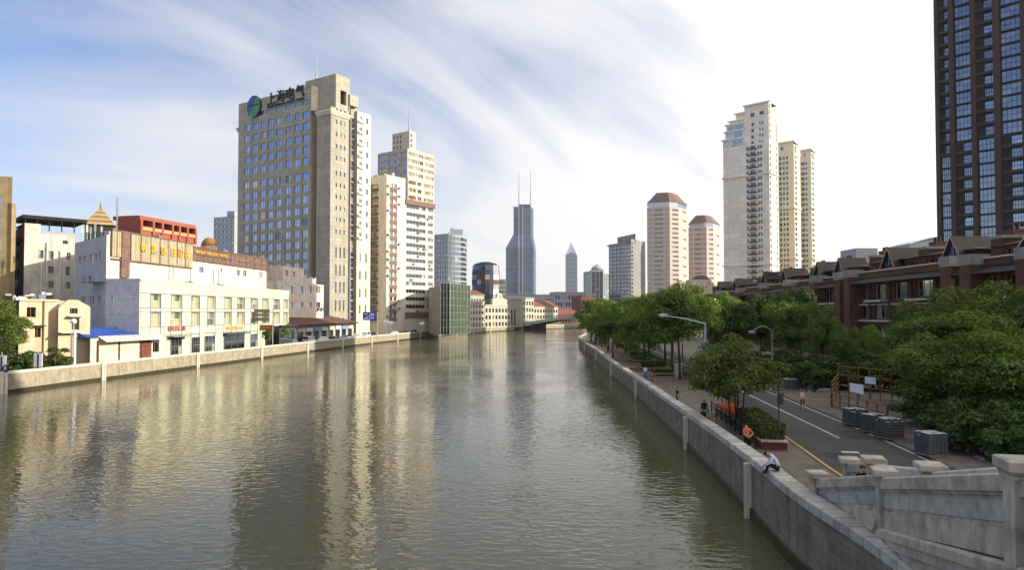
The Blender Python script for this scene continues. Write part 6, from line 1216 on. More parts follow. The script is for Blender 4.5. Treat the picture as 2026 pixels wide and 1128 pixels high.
# ================================================================ promenade furniture
def pl(Y, d): return offs(yl, d)[min(range(len(yl)), key=lambda i: abs(yl[i][1]-Y))]
def planters():
    # near planter: brick box with clipped hedge, then orange flowers
    for i, (Y0, Y1, lab, kind) in enumerate(((41.0, 47.0, 'clipped green hedge in a brown planter, near end of the promenade', 'h'), (47.3, 56.0, 'orange flower bed planter under the small bright tree', 'f'), (88, 92, 'low hedge planter on the promenade right of the couple', 'h'), (96, 100, 'second low hedge planter further along the promenade', 'h'), (104, 108, 'third low hedge planter along the promenade', 'h'), (114, 119, 'fourth low hedge planter in the shade of the trees', 'h'), (126, 131, 'farthest low hedge planter on the promenade', 'h'))):
        a, b = pl(Y0, -1.15), pl(Y1, -1.15); w = 1.5 if i < 2 else 2.2; d = (Vector(b)-Vector(a)).normalized(); nn = Vector((-d.y, d.x)); off = 0 if i < 2 else (1.2 if i % 2 else .4); a, b = Vector(a)+nn*off, Vector(b)+nn*off
        P = [tuple(a+nn*w), tuple(a), tuple(b), tuple(b+nn*w)]; hb = .55 if i < 2 else .35
        r = thing('planter', lab, 'planter', (*((a+b)/2), ZR+.06), 'planters on the promenade'); q = MB(); q.prism(P, ZR+.05, ZR+.06+hb, 'planter', 'soil'); q.build('box', r)
        q = MB(); c = (a+b)/2+nn*w/2; rim = [c+(Vector(p)-c)*(1+.16/(Vector(p)-c).length) for p in P]
        for j in range(4):
            p0, p1 = Vector(P[j]), Vector(P[(j+1) % 4]); q0, q1 = rim[j], rim[(j+1) % 4]; z = ZR+.06+hb; i0, i1 = c+(p0-c)*.93, c+(p1-c)*.93
            q.poly([(*q0, z), (*q1, z), (*i1, z+.0), (*i0, z)][::1], 'concrete') if False else None
            q.prism([tuple(q0), tuple(q1), tuple(i1), tuple(i0)], z-.08, z+.02, 'granite', bottom=True)
        q.build('rim', r)
        I = [tuple(c+(Vector(p)-c)*.93) for p in P]
        if kind == 'h': hedge('', '', I, ZR+.06+hb, ZR+.06+hb+(.95 if i < 2 else .55), .13 if i < 2 else .16, 'hedge', 170 if i < 2 else 110, r)
        else:
            hedge('', '', I, ZR+.06+hb, ZR+.06+hb+.28, .12, 'flower_orange', 190, r)
planters()
for Y0, Y1, lab in ((100, 120, 'long clipped hedge at the kerb under the promenade trees'), (124, 150, 'second long clipped hedge under the promenade trees'), (154, 190, 'farthest long clipped hedge under the promenade trees')):
    P = [pl(Y, -.8) for Y in (Y0, (Y0+Y1)/2, Y1)]; Q = [pl(Y, -2.4) for Y in (Y1, (Y0+Y1)/2, Y0)]; hedge('kerb_hedge', lab, P+Q, ZR+.06, ZR+1.15, .2, 'hedge', 45)
def railing(lab, P, z0, h, nm='railing', sp=1.4, m='iron', rails=(.35, .95)):
    r = thing(nm, lab, 'railing', (*P[0], z0)); F_ = [Vector(p) for p in P]
    for a, b in zip(F_[:-1], F_[1:]):
        n = max(1, int((b-a).length/sp))
        for i in range(n+1):
            p = a+(b-a)*i/n; q = MB(); q.tube((*p, z0), (*p, z0+h), .045, .045, 6, m); q.tube((*p, z0+h), (*p, z0+h+.06), .06, .03, 6, m); q.build('post', r)
        for k in rails: q = MB(); q.tube((*a, z0+h*k), (*b, z0+h*k), .035, .035, 6, m); q.build('rail', r)
        q = MB()
        for i in range(n*6): p = a+(b-a)*(i+.5)/(n*6); q.tube((*p, z0+h*rails[0]), (*p, z0+h*rails[1]), .014, .014, 4, m)
        q.build('balusters', r)
def seg(Y0, Y1, d, step=4): return [pl(Y, d) for Y in np.arange(Y0, Y1+.1, step)]
railing('black metal railing between promenade and road beyond the flower bed', seg(57, 85, -.8), ZR+.06, 1.05, rails=(.3, .95)); 
railing('low black railing along the river side of the hedge planter', seg(42, 55, -2.95), ZR+.06, .95, rails=(.4, .95))
def street_lamp(lab, x, y, Y, H, arm, ang, m='galv', arch=False):
    X = gp(x, Y)[0]; r = thing('street_lamp', lab, 'street lamp', (X, Y, ZR+.06)); q = MB(); q.tube((X, Y, ZR+.06), (X, Y, ZR+.5), .19, .16, 12, m); q.tube((X, Y, ZR+.5), (X, Y, H), .13, .085, 12, m); q.build('pole', r, smooth=False)
    d = Vector((math.cos(ang), math.sin(ang))); q = MB()
    if arch: pts = [(X+d.x*arm*t, Y+d.y*arm*t, H-.05+.75*math.sin(math.pi*min(1, t*.95))-.25*t) for t in lin(0, 1, 9)]
    else: pts = [(X, Y, H-.05), (X+d.x*arm*.5, Y+d.y*arm*.5, H+.45), (X+d.x*arm, Y+d.y*arm, H+.75)]
    q.path(pts, [.075]*(len(pts)-1)+[.05], 8, m); q.build('arm', r); e = Vector(pts[-1])
    q = MB(); q.obox((e.x, e.y), ang, .9, .34, e.z-.06, e.z+.12, m); q.obox((e.x+d.x*.1, e.y+d.y*.1), ang, .6, .28, e.z+.12, e.z+.2, 'paint_white'); hd = q.build('lamp_head', r); q = MB(); q.obox((e.x, e.y), ang, .7, .26, e.z-.1, e.z-.06, 'lamp_clear'); q.build('lens', r)
street_lamp('tall grey street lamp with long arm towards the river', 1395, 0, 67, zy(640, 67), 4.1, R(182)); street_lamp('arched grey street lamp among the trees across the road', 1527, 0, 82, zy(655, 82), 2.4, R(180), m='paint_grey', arch=True)
# traffic sign pole and rubbish box beside the planters
X, Y = pl(44.5, -.5); r = thing('pole_box', 'grey metal pole with control box beside the hedge planter', 'pole', (X, Y, ZR)); q = MB(); q.tube((X, Y, ZR), (X, Y, ZR+4.2), .05, .04, 8, 'charcoal'); q.build('pole', r); q = MB(); q.obox((X+.1, Y-.1), .2, .28, .2, ZR+2.2, ZR+2.9, 'charcoal'); q.build('box', r)
p = on_ground(1342, 746, ZR); r = thing('pillar', 'short pale stone pillar by the promenade railing', 'pillar', (p.x, p.y, ZR)); q = MB(); q.obox((p.x, p.y), .1, .75, .6, ZR, ZR+1.5, 'granite_light'); q.build('shaft', r); q = MB(); q.obox((p.x, p.y), .1, .9, .75, ZR+1.5, ZR+1.68, 'granite_light'); q.build('cap', r)

# ---- stone stair balustrade in the foreground
def balustrade():
    P0, P1, P2 = Vector(gp(1614, 27)), Vector((11.75, 21.7)), Vector((9.3, 12.5)); zr = [3.55, 4.85, 7.06]
    r = thing('stone_balustrade', 'weathered granite stair balustrade in the right foreground', 'balustrade', (*P1, ZR)); n2 = Vector((P2-P1)); 
    P3 = P2+(P2-P1).normalized()*6; zr.append(8.4); pts = [P0, P1, P2, P3]
    def post(p, ang, zb, zt, w, cap, parent=r):
        q = MB(); q.obox(p, ang, w, w, zb, zt-.28, 'granite'); po = q.build('post', parent)
        q = MB(); q.obox(p, ang, w+.10, w+.10, zt-.36, zt-.28, 'granite'); 
        ca, sa = math.cos(ang), math.sin(ang); c = cap
        def ring(h): return [(p[0]+x*ca-y*sa, p[1]+x*sa+y*ca) for x, y in ((-h, -h), (h, -h), (h, h), (-h, h))]
        a, b2, t = ring(w*.5+.04), ring(c), ring(c-.05)
        for i in range(4):
            j = (i+1) % 4; q.poly([(*a[i], zt-.3), (*a[j], zt-.3), (*b2[j], zt-.2), (*b2[i], zt-.2)], 'granite'); q.poly([(*b2[i], zt-.2), (*b2[j], zt-.2), (*b2[j], zt-.03), (*b2[i], zt-.03)], 'granite'); q.poly([(*b2[i], zt-.03), (*b2[j], zt-.03), (*t[j], zt), (*t[i], zt)], 'granite')
        q.poly([(*v, zt) for v in t], 'granite'); q.build('post_cap', parent)
    def slab(a, b, za, zb, z0a, z0b, out, thick, m, name, parent=r, bev=0.0):
        """sloping panel between a and b: bottom z0, top z"""
        f = Face(a, b); q = MB(); A, B, C, D = f.at(0, out), f.at(f.len, out), f.at(f.len, out-thick), f.at(0, out-thick)
        q.poly([(*A, z0a), (*B, z0b), (*B, zb-bev), (*A, za-bev)], m); q.poly([(*C, z0b), (*D, z0a), (*D, za-bev), (*C, zb-bev)], m)
        if bev:
            A2, B2, C2, D2 = f.at(0, out-bev), f.at(f.len, out-bev), f.at(f.len, out-thick+bev), f.at(0, out-thick+bev)
            q.poly([(*A, za-bev), (*B, zb-bev), (*B2, zb), (*A2, za)], m); q.poly([(*C, zb-bev), (*D, za-bev), (*D2, za), (*C2, zb)], m); q.poly([(*A2, za), (*B2, zb), (*C2, zb), (*D2, za)], m)
        else: q.poly([(*A, za), (*B, zb), (*C, zb), (*D, za)], m)
        q.poly([(*B, z0b), (*A, z0a), (*D, z0a), (*C, z0b)], m); q.poly([(*D, z0a), (*A, z0a), (*A, za-bev), (*D, za-bev)], m); q.poly([(*B, z0b), (*C, z0b), (*C, zb-bev), (*B, zb-bev)], m); q.build(name, parent)
    for i in range(3):
        a, b = pts[i], pts[i+1]; za, zb = zr[i], zr[i+1]; d = (b-a).normalized(); a2, b2 = a+d*.2, b-d*.2
        # seen from the river the left end is the far one, so the face runs a -> b with its normal to the river
        slab(a2, b2, za, zb, za-.36, zb-.36, .17, .34, 'granite', 'hand_rail', bev=.05)
        slab(a2, b2, za-.36, zb-.36, za-.44, zb-.44, .10, .20, 'granite', 'rail_neck'); slab(a2, b2, za-.44, zb-.44, za-1.02, zb-1.02, .05, .12, 'granite', 'panel')
        slab(a2, b2, za-.52, zb-.52, za-.94, zb-.94, .075, .03, 'granite_light', 'panel_relief')
        slab(a2, b2, za-1.035, zb-1.035, za-1.62, zb-1.62, .09, .2, 'granite', 'lower_panel'); slab(a, b, za-1.64, zb-1.64, za-1.92, zb-1.92, .24, .46, 'granite', 'stringer_moulding', bev=.06); slab(a, b, za-1.92, zb-1.92, za-2.2, zb-2.2, .16, .36, 'granite', 'stringer_band')
        slab(a, b, za-2.2, zb-2.2, -.5, -.5, .08, .3, 'granite', 'stringer_wall')
    for p, z, w, c in ((P0, zr[0]+.22, .44, .36), (P1, zr[1]+.25, .42, .36), (P2, zr[2]+.30, .48, .36), (P3, zr[3]+.3, .5, .42)):
        dd = math.atan2((P2-P1).y, (P2-P1).x) if p is not P0 else math.atan2((P1-P0).y, (P1-P0).x); post(p, dd, z-2.2, z, w, c)
    # drum at the foot of the middle post
    q = MB(); d = (P1-P0).normalized(); c = P1+Vector((-.12, .35)); q.tube((c.x-.2, c.y, 3.35), (c.x+.25, c.y, 3.35), .3, .3, 18, 'granite'); q.build('scroll_stone', r)
    # far side balustrade of the stair
    r2 = thing('stone_balustrade', 'far granite balustrade of the stair, mostly hidden behind the near one', 'balustrade', (14, 26, ZR)); Q = [Vector(gp(1676, 30)), Vector(gp(1724, 26.8)), Vector(gp(1836, 21.8)), Vector((12.2, 13.2))]; zq = [3.45, 4.15, 5.0, 7.2]
    for i in range(3):
        a, b = Q[i], Q[i+1]; d = (b-a).normalized(); slab(a+d*.2, b-d*.2, zq[i], zq[i+1], zq[i]-.36, zq[i+1]-.36, .16, .32, 'granite_light', 'hand_rail', r2, .05); slab(a+d*.2, b-d*.2, zq[i]-.36, zq[i+1]-.36, zq[i]-1.3, zq[i+1]-1.3, .06, .14, 'granite', 'panel', r2)
    for i, p in enumerate(Q): post(p, 1.3, zq[i]+.24-1.8, zq[i]+.24, .46, .40, r2)
    # the flight between them
    r3 = thing('stone_steps', 'granite stair flight between the two foreground balustrades', 'stairs', (12.5, 24, ZR)); n = 30
    for i in range(n):
        t0, t1 = i/n, (i+1)/n; a = Vector(gp(1614, 27)); f_ = lambda P, t: Vector((np.interp(t, (0, .35, 1), [p.x for p in P]), np.interp(t, (0, .35, 1), [p.y for p in P])))
        Lp, Rp = [Vector((12.2, 27.3)), P1+Vector((.2, 0)), P2+Vector((.2, 0))], [Vector((14.4, 28.5)), Vector((13.2, 22.6)), Vector((12.0, 13.4))]
        z = ZR+.1+(5.9-ZR)*t1; q = MB(); q.prism([tuple(f_(Rp, t0)), tuple(f_(Lp, t0)), tuple(f_(Lp, t1)), tuple(f_(Rp, t1))][::-1], z-.35, z, 'granite', bottom=True); q.build('step', r3)
balustrade()

# ---- pavement works on the right: stacks of pavers, orange barrier, rubble
def paving_stack(lab, x, y, w, h, rot, nx=5, nz=7, cover=True):
    p = on_ground(x, y, ZR+.11); r = thing('paving_stack', lab, 'paving stack', (p.x, p.y, ZR+.11), 'stacks of paving blocks'); ca, sa = math.cos(rot), math.sin(rot); g = random.Random(x)
    q = MB(); q.obox((p.x, p.y), rot, w+.1, w+.1, ZR+.11, ZR+.2, 'timber'); q.build('pallet', r); hz = (h-.1)/nz
    for k in range(nz):
        q = MB()
        for i in range(nx):
            for j in range(nx):
                if 0 < i < nx-1 and 0 < j < nx-1 and k < nz-1: continue
                if k == nz-1 and g.random() < .25: continue
                x_, y_ = (i+.5)/nx*w-w/2+g.uniform(-.01, .01), (j+.5)/nx*w-w/2+g.uniform(-.01, .01); b = w/nx-.02
                q.obox((p.x+x_*ca-y_*sa, p.y+x_*sa+y_*ca), rot, b, b, ZR+.2+k*hz, ZR+.2+(k+1)*hz-.012, 'paver_block', 'paver_top')
        q.build('block_layer', r)
for a in (('leftmost grey stack of paving blocks before the orange fence', 1692, 840, 1.2, 1.15, .25), ('middle grey stack of paving blocks', 1727, 854, 1.12, 1.2, .3), ('tall dark stack of paving blocks, right of the middle one', 1760, 867, 1.2, 1.3, .2), ('big dark stack of paving blocks under the near trees', 1842, 900, 1.2, 1.3, .15), ('far dark stack of paving blocks at the plaza edge', 1561, 770, 1.5, 1.1, .3)): paving_stack(*a)
def barrier():
    A, B, C = on_ground(1646, 806, ZR+.11), on_ground(1660, 782, ZR+.11), on_ground(1768, 812, ZR+.11); D = on_ground(1764, 796, ZR+.11)
    r = thing('site_barrier', 'orange tubular site barrier with white notices on the plaza', 'barrier', (*A,)); z = ZR+.11
    def run(a, b, h, n, rails):
        a, b = a.xy, b.xy
        for i in range(n+1): p = a+(b-a)*i/n; q = MB(); q.obox(p, 0, .09, .09, z, z+h, 'fence_orange'); q.build('post', r)
        for k in rails: q = MB(); q.tube((*a, z+h*k), (*b, z+h*k), .055, .055, 6, 'fence_orange'); q.build('rail', r)
    front = on_ground(1756, 836, ZR+.11); run(A, front, 1.25, 6, (.12, .5, .97)); run(A, B, 2.2, 2, (.2, .4, .6, .8, .97)); run(B, D, 2.9, 5, (.35, .7, .98))
    f = Face(A.xy, front.xy)
    g = Face(B.xy, D.xy)
    for (fc, x0, x1, y0, y1, lab) in ((f, 1684, 1710, 758, 775, 'lower white notice board'), (g, 1713, 1734, 746, 759, 'upper white notice board')):
        u0, u1 = fc.u(x0, y0), fc.u(x1, y0); q = MB(); za, zb = fc.z(u0, y1), fc.z(u0, y0); q.prism([fc.at(u0, .12), fc.at(u1, .12), fc.at(u1, .06), fc.at(u0, .06)], za, zb, 'signwhite', bottom=True); tag(q.build('notice_board', r), lab)
        q = MB(); q.tube((*fc.at((u0+u1)/2, .03), z), (*fc.at((u0+u1)/2, .03), zb), .04, .04, 6, 'fence_orange'); q.build('post', r)
barrier()
def rubble():
    g = random.Random(5); mb = MB()
    for i in range(420):
        zone = g.random()
        if zone < .45: x, y = g.uniform(1560, 1650), g.uniform(752, 778)
        elif zone < .8: x, y = g.uniform(1700, 1900), g.uniform(800, 850)+(g.uniform(0, 60))
        else: x, y = g.uniform(1880, 2010), g.uniform(885, 915)
        p = on_ground(x, y, ZR+.11)
        if p.x < pl(p.y, 6.6)[0]+2.5: continue
        sz = g.uniform(.08, .35); mb.obox((p.x, p.y), g.uniform(0, 3), sz, sz*g.uniform(.4, 1), ZR+.10, ZR+.11+sz*g.uniform(.2, .5), 'rubble')
    tag(mb.build('rubble'), 'pale broken stones scattered over the unfinished plaza', 'rubble', kind='stuff')
rubble()
for i, (x, y, lab) in enumerate(((1612, 770, 'flat pale stone slab on the plaza left of the barrier'), (1630, 776, 'second pale stone slab touching the barrier'))):
    p = on_ground(x, y, ZR+.11); q = MB(); q.obox((p.x, p.y), .2, 1.3, .7, ZR+.11, ZR+.45-i*.1, 'rubble'); q.obox((p.x+.1, p.y+.05), .35, 1.0, .5, ZR+.45-i*.1, ZR+.56-i*.1, 'granite_light'); tag(q.build('stone_slab', off=(p.x, p.y, ZR+.11)), lab, 'slab')
# ================================================================ people
def person(label, pos, yaw, pose='stand', shirt='cloth_white', legs='cloth_black', H=1.68, hair='hair', sleeves=False, group=None, shorts=False):
    k = H/1.68
    J = dict(pel=(0, 0, .93), wst=(0, .0, 1.08), chs=(0, .01, 1.27), nck=(0, 0, 1.42), hd0=(0, .02, 1.50), hd1=(0, .025, 1.60))
    def limb(sd):
        s_ = -1 if sd == 'l' else 1
        J.update({'sh'+sd: (s_*.17, 0, 1.37), 'el'+sd: (s_*.22, -.02, 1.10), 'wr'+sd: (s_*.23, .07, .86), 'hn'+sd: (s_*.225, .10, .78), 'hp'+sd: (s_*.085, 0, .90), 'kn'+sd: (s_*.095, .02, .49), 'an'+sd: (s_*.10, -.02, .09), 'to'+sd: (s_*.115, .15, .04)})
    limb('l'); limb('r')
    if pose == 'walk': J.update(knl=(-.09, .14, .50), anl=(-.09, .20, .09), tol=(-.1, .36, .05), knr=(.09, -.04, .49), anr=(.09, -.26, .14), tor=(.1, -.12, .05), ell=(-.22, -.12, 1.12), wrl=(-.22, -.06, .88), hnl=(-.22, -.02, .80), elr=(.22, .06, 1.11), wrr=(.2, .22, .92), hnr=(.19, .28, .86))
    if pose == 'lean': J.update(wst=(0, .10, 1.07), chs=(0, .26, 1.20), nck=(0, .36, 1.28), hd0=(0, .42, 1.31), hd1=(0, .49, 1.36), shl=(-.17, .33, 1.26), shr=(.17, .33, 1.26), ell=(-.24, .46, 1.04), elr=(.24, .46, 1.04), wrl=(-.1, .60, 1.06), wrr=(.1, .60, 1.06), hnl=(-.02, .64, 1.07), hnr=(.03, .66, 1.07))
    if pose == 'behind': J.update(ell=(-.27, -.16, 1.14), elr=(.27, -.16, 1.14), wrl=(-.08, -.21, .98), wrr=(.08, -.22, .99), hnl=(0, -.22, .95), hnr=(.0, -.24, .97), hd0=(0, .06, 1.48), hd1=(0, .13, 1.55))
    if pose in ('sit', 'hunch'):
        J.update(pel=(0, 0, .12), wst=(0, .02, .28), chs=(0, .06, .46), nck=(0, .09, .62), hd0=(0, .12, .70), hd1=(0, .14, .80), shl=(-.17, .07, .57), shr=(.17, .07, .57), ell=(-.22, .16, .32), elr=(.22, .16, .32), wrl=(-.14, .36, .24), wrr=(.14, .36, .24), hnl=(-.12, .43, .22), hnr=(.12, .43, .22), hpl=(-.09, .02, .10), hpr=(.09, .02, .10), knl=(-.11, .44, .14), knr=(.11, .44, .14), anl=(-.11, .46, -.30), anr=(.11, .46, -.30), tol=(-.12, .61, -.36), tor=(.12, .61, -.36))
    if pose == 'hunch': J.update(wst=(0, .03, .32), chs=(0, .16, .55), nck=(0, .33, .66), hd0=(0, .41, .68), hd1=(0, .50, .68), shl=(-.2, .22, .60), shr=(.2, .22, .60), ell=(-.27, .36, .36), elr=(.27, .36, .36), wrl=(-.15, .52, .22), wrr=(.15, .52, .22), hnl=(-.11, .59, .17), hnr=(.11, .59, .17), knl=(-.2, .40, .26), knr=(.2, .40, .26), anl=(-.14, .52, -.08), anr=(.14, .52, -.08), tol=(-.14, .66, -.1), tor=(.14, .66, -.1))
    rad = dict(pel=(.15, .12), wst=(.15, .12), chs=(.18, .13), nck=(.052, .055), hd0=(.072, .082), hd1=(.078, .09)); base = dict(sh=.062, el=.046, wr=.033, hn=.036, hp=.088, kn=.062, an=.044, to=.042)
    names = list(J); idx = {n: i for i, n in enumerate(names)}
    E = [('pel', 'wst'), ('wst', 'chs'), ('chs', 'nck'), ('nck', 'hd0'), ('hd0', 'hd1')]
    for sd in 'lr': E += [('chs', 'sh'+sd), ('sh'+sd, 'el'+sd), ('el'+sd, 'wr'+sd), ('wr'+sd, 'hn'+sd), ('pel', 'hp'+sd), ('hp'+sd, 'kn'+sd), ('kn'+sd, 'an'+sd), ('an'+sd, 'to'+sd)]
    me = bpy.data.meshes.new('body_skeleton'); me.from_pydata([tuple(c*k for c in J[n]) for n in names], [(idx[a], idx[b]) for a, b in E], []); o = bpy.data.objects.new('body_skeleton', me); COL.objects.link(o)
    m = o.modifiers.new('skin', 'SKIN'); m.use_smooth_shade = True; sv = me.skin_vertices[0].data
    for n in names: r_ = rad.get(n) or (base[n[:2]],)*2; sv[idx[n]].radius = (r_[0]*k, r_[1]*k); sv[idx[n]].use_root = (n == 'pel')
    ss = o.modifiers.new('sub', 'SUBSURF'); ss.levels = 1; ss.render_levels = 1
    dg = bpy.context.evaluated_depsgraph_get(); bm = bpy.data.meshes.new_from_object(o.evaluated_get(dg)); bpy.data.objects.remove(o)
    mats = [shirt, legs, 'skin', 'shoe', 'hair']; bm.materials.clear()
    for x in mats: bm.materials.append(MATS[x])
    def bone_mat(a, b):
        if a in ('nck', 'hd0', 'hd1') or b in ('hd0', 'hd1'): return 2
        a2 = a[:2]
        if a2 == 'el' or a2 == 'wr': return 0 if (sleeves and a2 == 'el') else 2
        if a in ('pel', 'wst', 'chs') and b[:2] not in ('hp',): return 0 if a != 'pel' else 0
        if a2 == 'sh': return 0
        if a2 in ('hp',) or b[:2] == 'hp': return 1
        if a2 == 'kn': return 2 if shorts else 1
        return 3
    segs = [(np.array(J[a])*k, np.array(J[b])*k, bone_mat(a, b)) for a, b in E]
    np_ = len(bm.polygons); ce = np.empty(np_*3); bm.polygons.foreach_get('center', ce); ce = ce.reshape(-1, 3); best = np.full(np_, 1e9); mi = np.zeros(np_, int)
    for a, b, mm in segs:
        ab = b-a; t = np.clip(((ce-a)@ab)/(ab@ab), 0, 1); d = np.linalg.norm(ce-(a+t[:, None]*ab), axis=1); w = d < best; best[w] = d[w]; mi[w] = mm
    bm.polygons.foreach_set('material_index', mi)
    # fingers, nose, ears, eyes joined into the same mesh
    x = MB()
    for sd in 'lr':
        w_, h_ = Vector(J['wr'+sd])*k, Vector(J['hn'+sd])*k; d = (h_-w_).normalized(); sx = Vector((0, 1, 0)).cross(d); sx = sx.normalized() if sx.length > .1 else Vector((1, 0, 0)); up = sx.cross(d)
        for q_, ln in ((-1.5, .055), (-.5, .07), (.5, .066), (1.5, .05)): p0 = h_+sx*q_*.017*k; p1 = p0+d*ln*.6*k; x.tube(p0, p1, .009*k, .009*k, 5, 'skin'); x.tube(p1, p1+(d+up*.5)*ln*.5*k, .009*k, .006*k, 5, 'skin')
        p0 = h_-d*.03*k+sx*.03*k; x.tube(p0, p0+(d+sx*.8)*.04*k, .010*k, .008*k, 5, 'skin')
    h0, h1 = Vector(J['hd0'])*k, Vector(J['hd1'])*k; up = (h1-h0).normalized(); fw = Vector((0, 1, 0)); fw = (fw-up*fw.dot(up)); fw = fw.normalized() if fw.length > .2 else Vector((0, 0, -1)); sd_ = up.cross(fw); c = (h0+h1)/2
    x.tube(c+fw*.075*k+up*.01*k, c+fw*.105*k-up*.02*k, .012*k, .018*k, 5, 'skin')
    for q_ in (-1, 1): x.tube(c+sd_*q_*.075*k, c+sd_*q_*.095*k, .025*k, .02*k, 6, 'skin'); x.tube(c+sd_*q_*.032*k+fw*.078*k+up*.025*k, c+sd_*q_*.032*k+fw*.088*k+up*.025*k, .012*k, .010*k, 6, 'hair')
    x.tube(c-sd_*.022*k+fw*.085*k-up*.05*k, c+sd_*.022*k+fw*.085*k-up*.05*k, .007*k, .007*k, 5, 'cloth_red')
    xm = x.mesh('x'); bb = bmesh.new(); bb.from_mesh(bm); n0 = len(bb.faces); bb.from_mesh(xm); bb.faces.ensure_lookup_table()
    loc = {'skin': 2, 'hair': 4, 'cloth_red': 2}
    for f in bb.faces[n0:] if False else [bb.faces[i] for i in range(n0, len(bb.faces))]: f.material_index = loc[x.ms[f.material_index]] if f.material_index < len(x.ms) else 2
    bb.to_mesh(bm); bb.free(); bpy.data.meshes.remove(xm)
    r = thing('person', label, 'person', pos, group); r.rotation_euler = (0, 0, yaw)
    bo = bpy.data.objects.new('body', bm); COL.objects.link(bo); bo.parent = r
    hm = bpy.data.meshes.new('hair'); hb = bmesh.new(); bmesh.ops.create_icosphere(hb, subdivisions=2, radius=.108*k); bmesh.ops.delete(hb, geom=[v for v in hb.verts if v.co.z < -.055*k or (v.co.y > .045*k and v.co.z < .045*k)], context='VERTS'); hb.to_mesh(hm); hb.free(); hm.materials.append(MATS[hair])
    ho = bpy.data.objects.new('hair', hm); COL.objects.link(ho); ho.parent = r; Mx = Matrix((sd_*-1 if False else sd_.cross(Vector((0,0,0)))*0+fw.cross(up), fw, up)).transposed(); ho.matrix_local = Matrix.Translation(c+up*.03*k-fw*.012*k) @ Mx.to_4x4(); return r
def wt(Y, d=.35): return (x_at(RES, Y)+d, Y, rwz(Y))
person('person in white shirt hunched over on top of the flood wall', wt(30.4, .42), R(70), 'hunch', 'cloth_white', 'cloth_black', 1.8, sleeves=True)
person('man in orange shirt behind the flood wall, hands behind his back', (13.55, 39.6, ZR+.06), R(10), 'behind', 'cloth_orange', 'cloth_black', 1.78)
person('dark haired person in black sitting on the stone stair', (12.75, 25.2, ZR+1.75), R(200), 'sit', 'cloth_black', 'cloth_black', 1.7, sleeves=True)
person('person in dark top sitting on the wall beside the bicycle', (x_at(RES, 49.2)+.95, 49.2, ZR+.55), R(100), 'sit', 'cloth_black', 'cloth_navy', 1.68)
person('person in grey cap and black jacket standing with the bicycle', (x_at(RES, 51.6)+1.5, 51.6, ZR+.06), R(150), 'stand', 'cloth_black', 'cloth_navy', 1.66, hair='cloth_grey', sleeves=True)
person('person in black leaning on the sunlit flood wall', (x_at(RES, 60.5)+1.1, 60.5, ZR+.06), R(100), 'stand', 'cloth_black', 'cloth_black', 1.6)
p = on_ground(1277, 751, ZR+.06); person('woman in white top walking on the promenade', (p.x, p.y, ZR+.06), R(175), 'walk', 'cloth_white', 'cloth_denim', 1.66)
p = on_ground(1294, 755, ZR+.06); person('child in navy top and red shorts walking on the promenade', (p.x, p.y, ZR+.06), R(185), 'walk', 'cloth_navy', 'cloth_red', 1.6, shorts=True)
p = on_ground(1588, 811, ZR+.11); person('pedestrian in pale top and black shorts on the plaza kerb', (p.x, p.y, ZR+.11), R(190), 'walk', 'cloth_pink', 'cloth_black', 1.66, shorts=True)
p = on_ground(1541, 797, ZR+.02); person('pedestrian in grey by the road under the small tree', (p.x, p.y, ZR+.02), R(170), 'walk', 'cloth_grey', 'cloth_grey', 1.66)
for i, (x, Y, sh, lg, lab) in enumerate(((493, 158, 'cloth_black', 'cloth_navy', 'person in dark clothes standing before the hotel shop window'), (503, 161, 'cloth_white', 'cloth_black', 'person in white standing before the hotel shop window'))): person(lab, (gp(x, Y)[0], Y, ZL+.02), R(-60+i*80), 'stand', sh, lg, 1.68)

# ================================================================ bicycle
def bicycle(lab, X, Y, z, yaw, m='paint_yellow'):
    r = thing('bicycle', lab, 'bicycle', (X, Y, z)); r.rotation_euler = (0, 0, yaw)
    def add(q, nm, par=r): o = bpy.data.objects.new(nm, q.mesh(nm)); COL.objects.link(o); o.parent = par; return o
    for cy in (-.52, .52):
        q = MB(); n = 20; P = [(0, cy+.33*math.cos(2*math.pi*i/n), .33+.33*math.sin(2*math.pi*i/n)) for i in range(n+1)]
        for a, b in zip(P[:-1], P[1:]): q.tube(a, b, .022, .022, 6, 'rubber')
        w = add(q, 'wheel'); q = MB()
        for i in range(0, n, 2): q.tube((0, cy, .33), P[i], .004, .004, 4, 'galv')
        add(q, 'spokes', w)
    q = MB()
    for a, b in (((0, -.52, .33), (0, -.08, .30)), ((0, -.08, .30), (0, -.2, .78)), ((0, -.08, .30), (0, .40, .72)), ((0, -.18, .72), (0, .40, .76)), ((0, -.52, .33), (0, -.19, .72)), ((0, .40, .80), (0, .52, .33))): q.tube(a, b, .022, .022, 6, m)
    add(q, 'frame'); q = MB(); q.tube((-.28, .36, .98), (.28, .36, .98), .016, .016, 6, 'iron'); q.tube((0, .40, .78), (0, .36, .98), .018, .018, 6, 'iron'); add(q, 'handlebar')
    q = MB(); q.poly([(-.09, -.32, .86), (.09, -.32, .86), (.03, -.06, .86), (-.03, -.06, .86)], 'iron'); q.poly([(-.09, -.32, .80), (-.03, -.06, .82), (.03, -.06, .82), (.09, -.32, .80)], 'iron'); q.tube((0, -.2, .76), (0, -.2, .84), .02, .02, 6, 'iron'); add(q, 'saddle')
    q = MB(); q.box(-.16, .48, .70, .16, .74, .92, 'galv'); add(q, 'basket')
bicycle('yellow framed bicycle leaning by the flower bed planter', x_at(RES, 50.6)+1.75, 50.6, ZR+.06, R(12))
bicycle('white bicycle parked behind the yellow one', x_at(RES, 53.2)+1.9, 53.2, ZR+.06, R(6), 'paint_white')

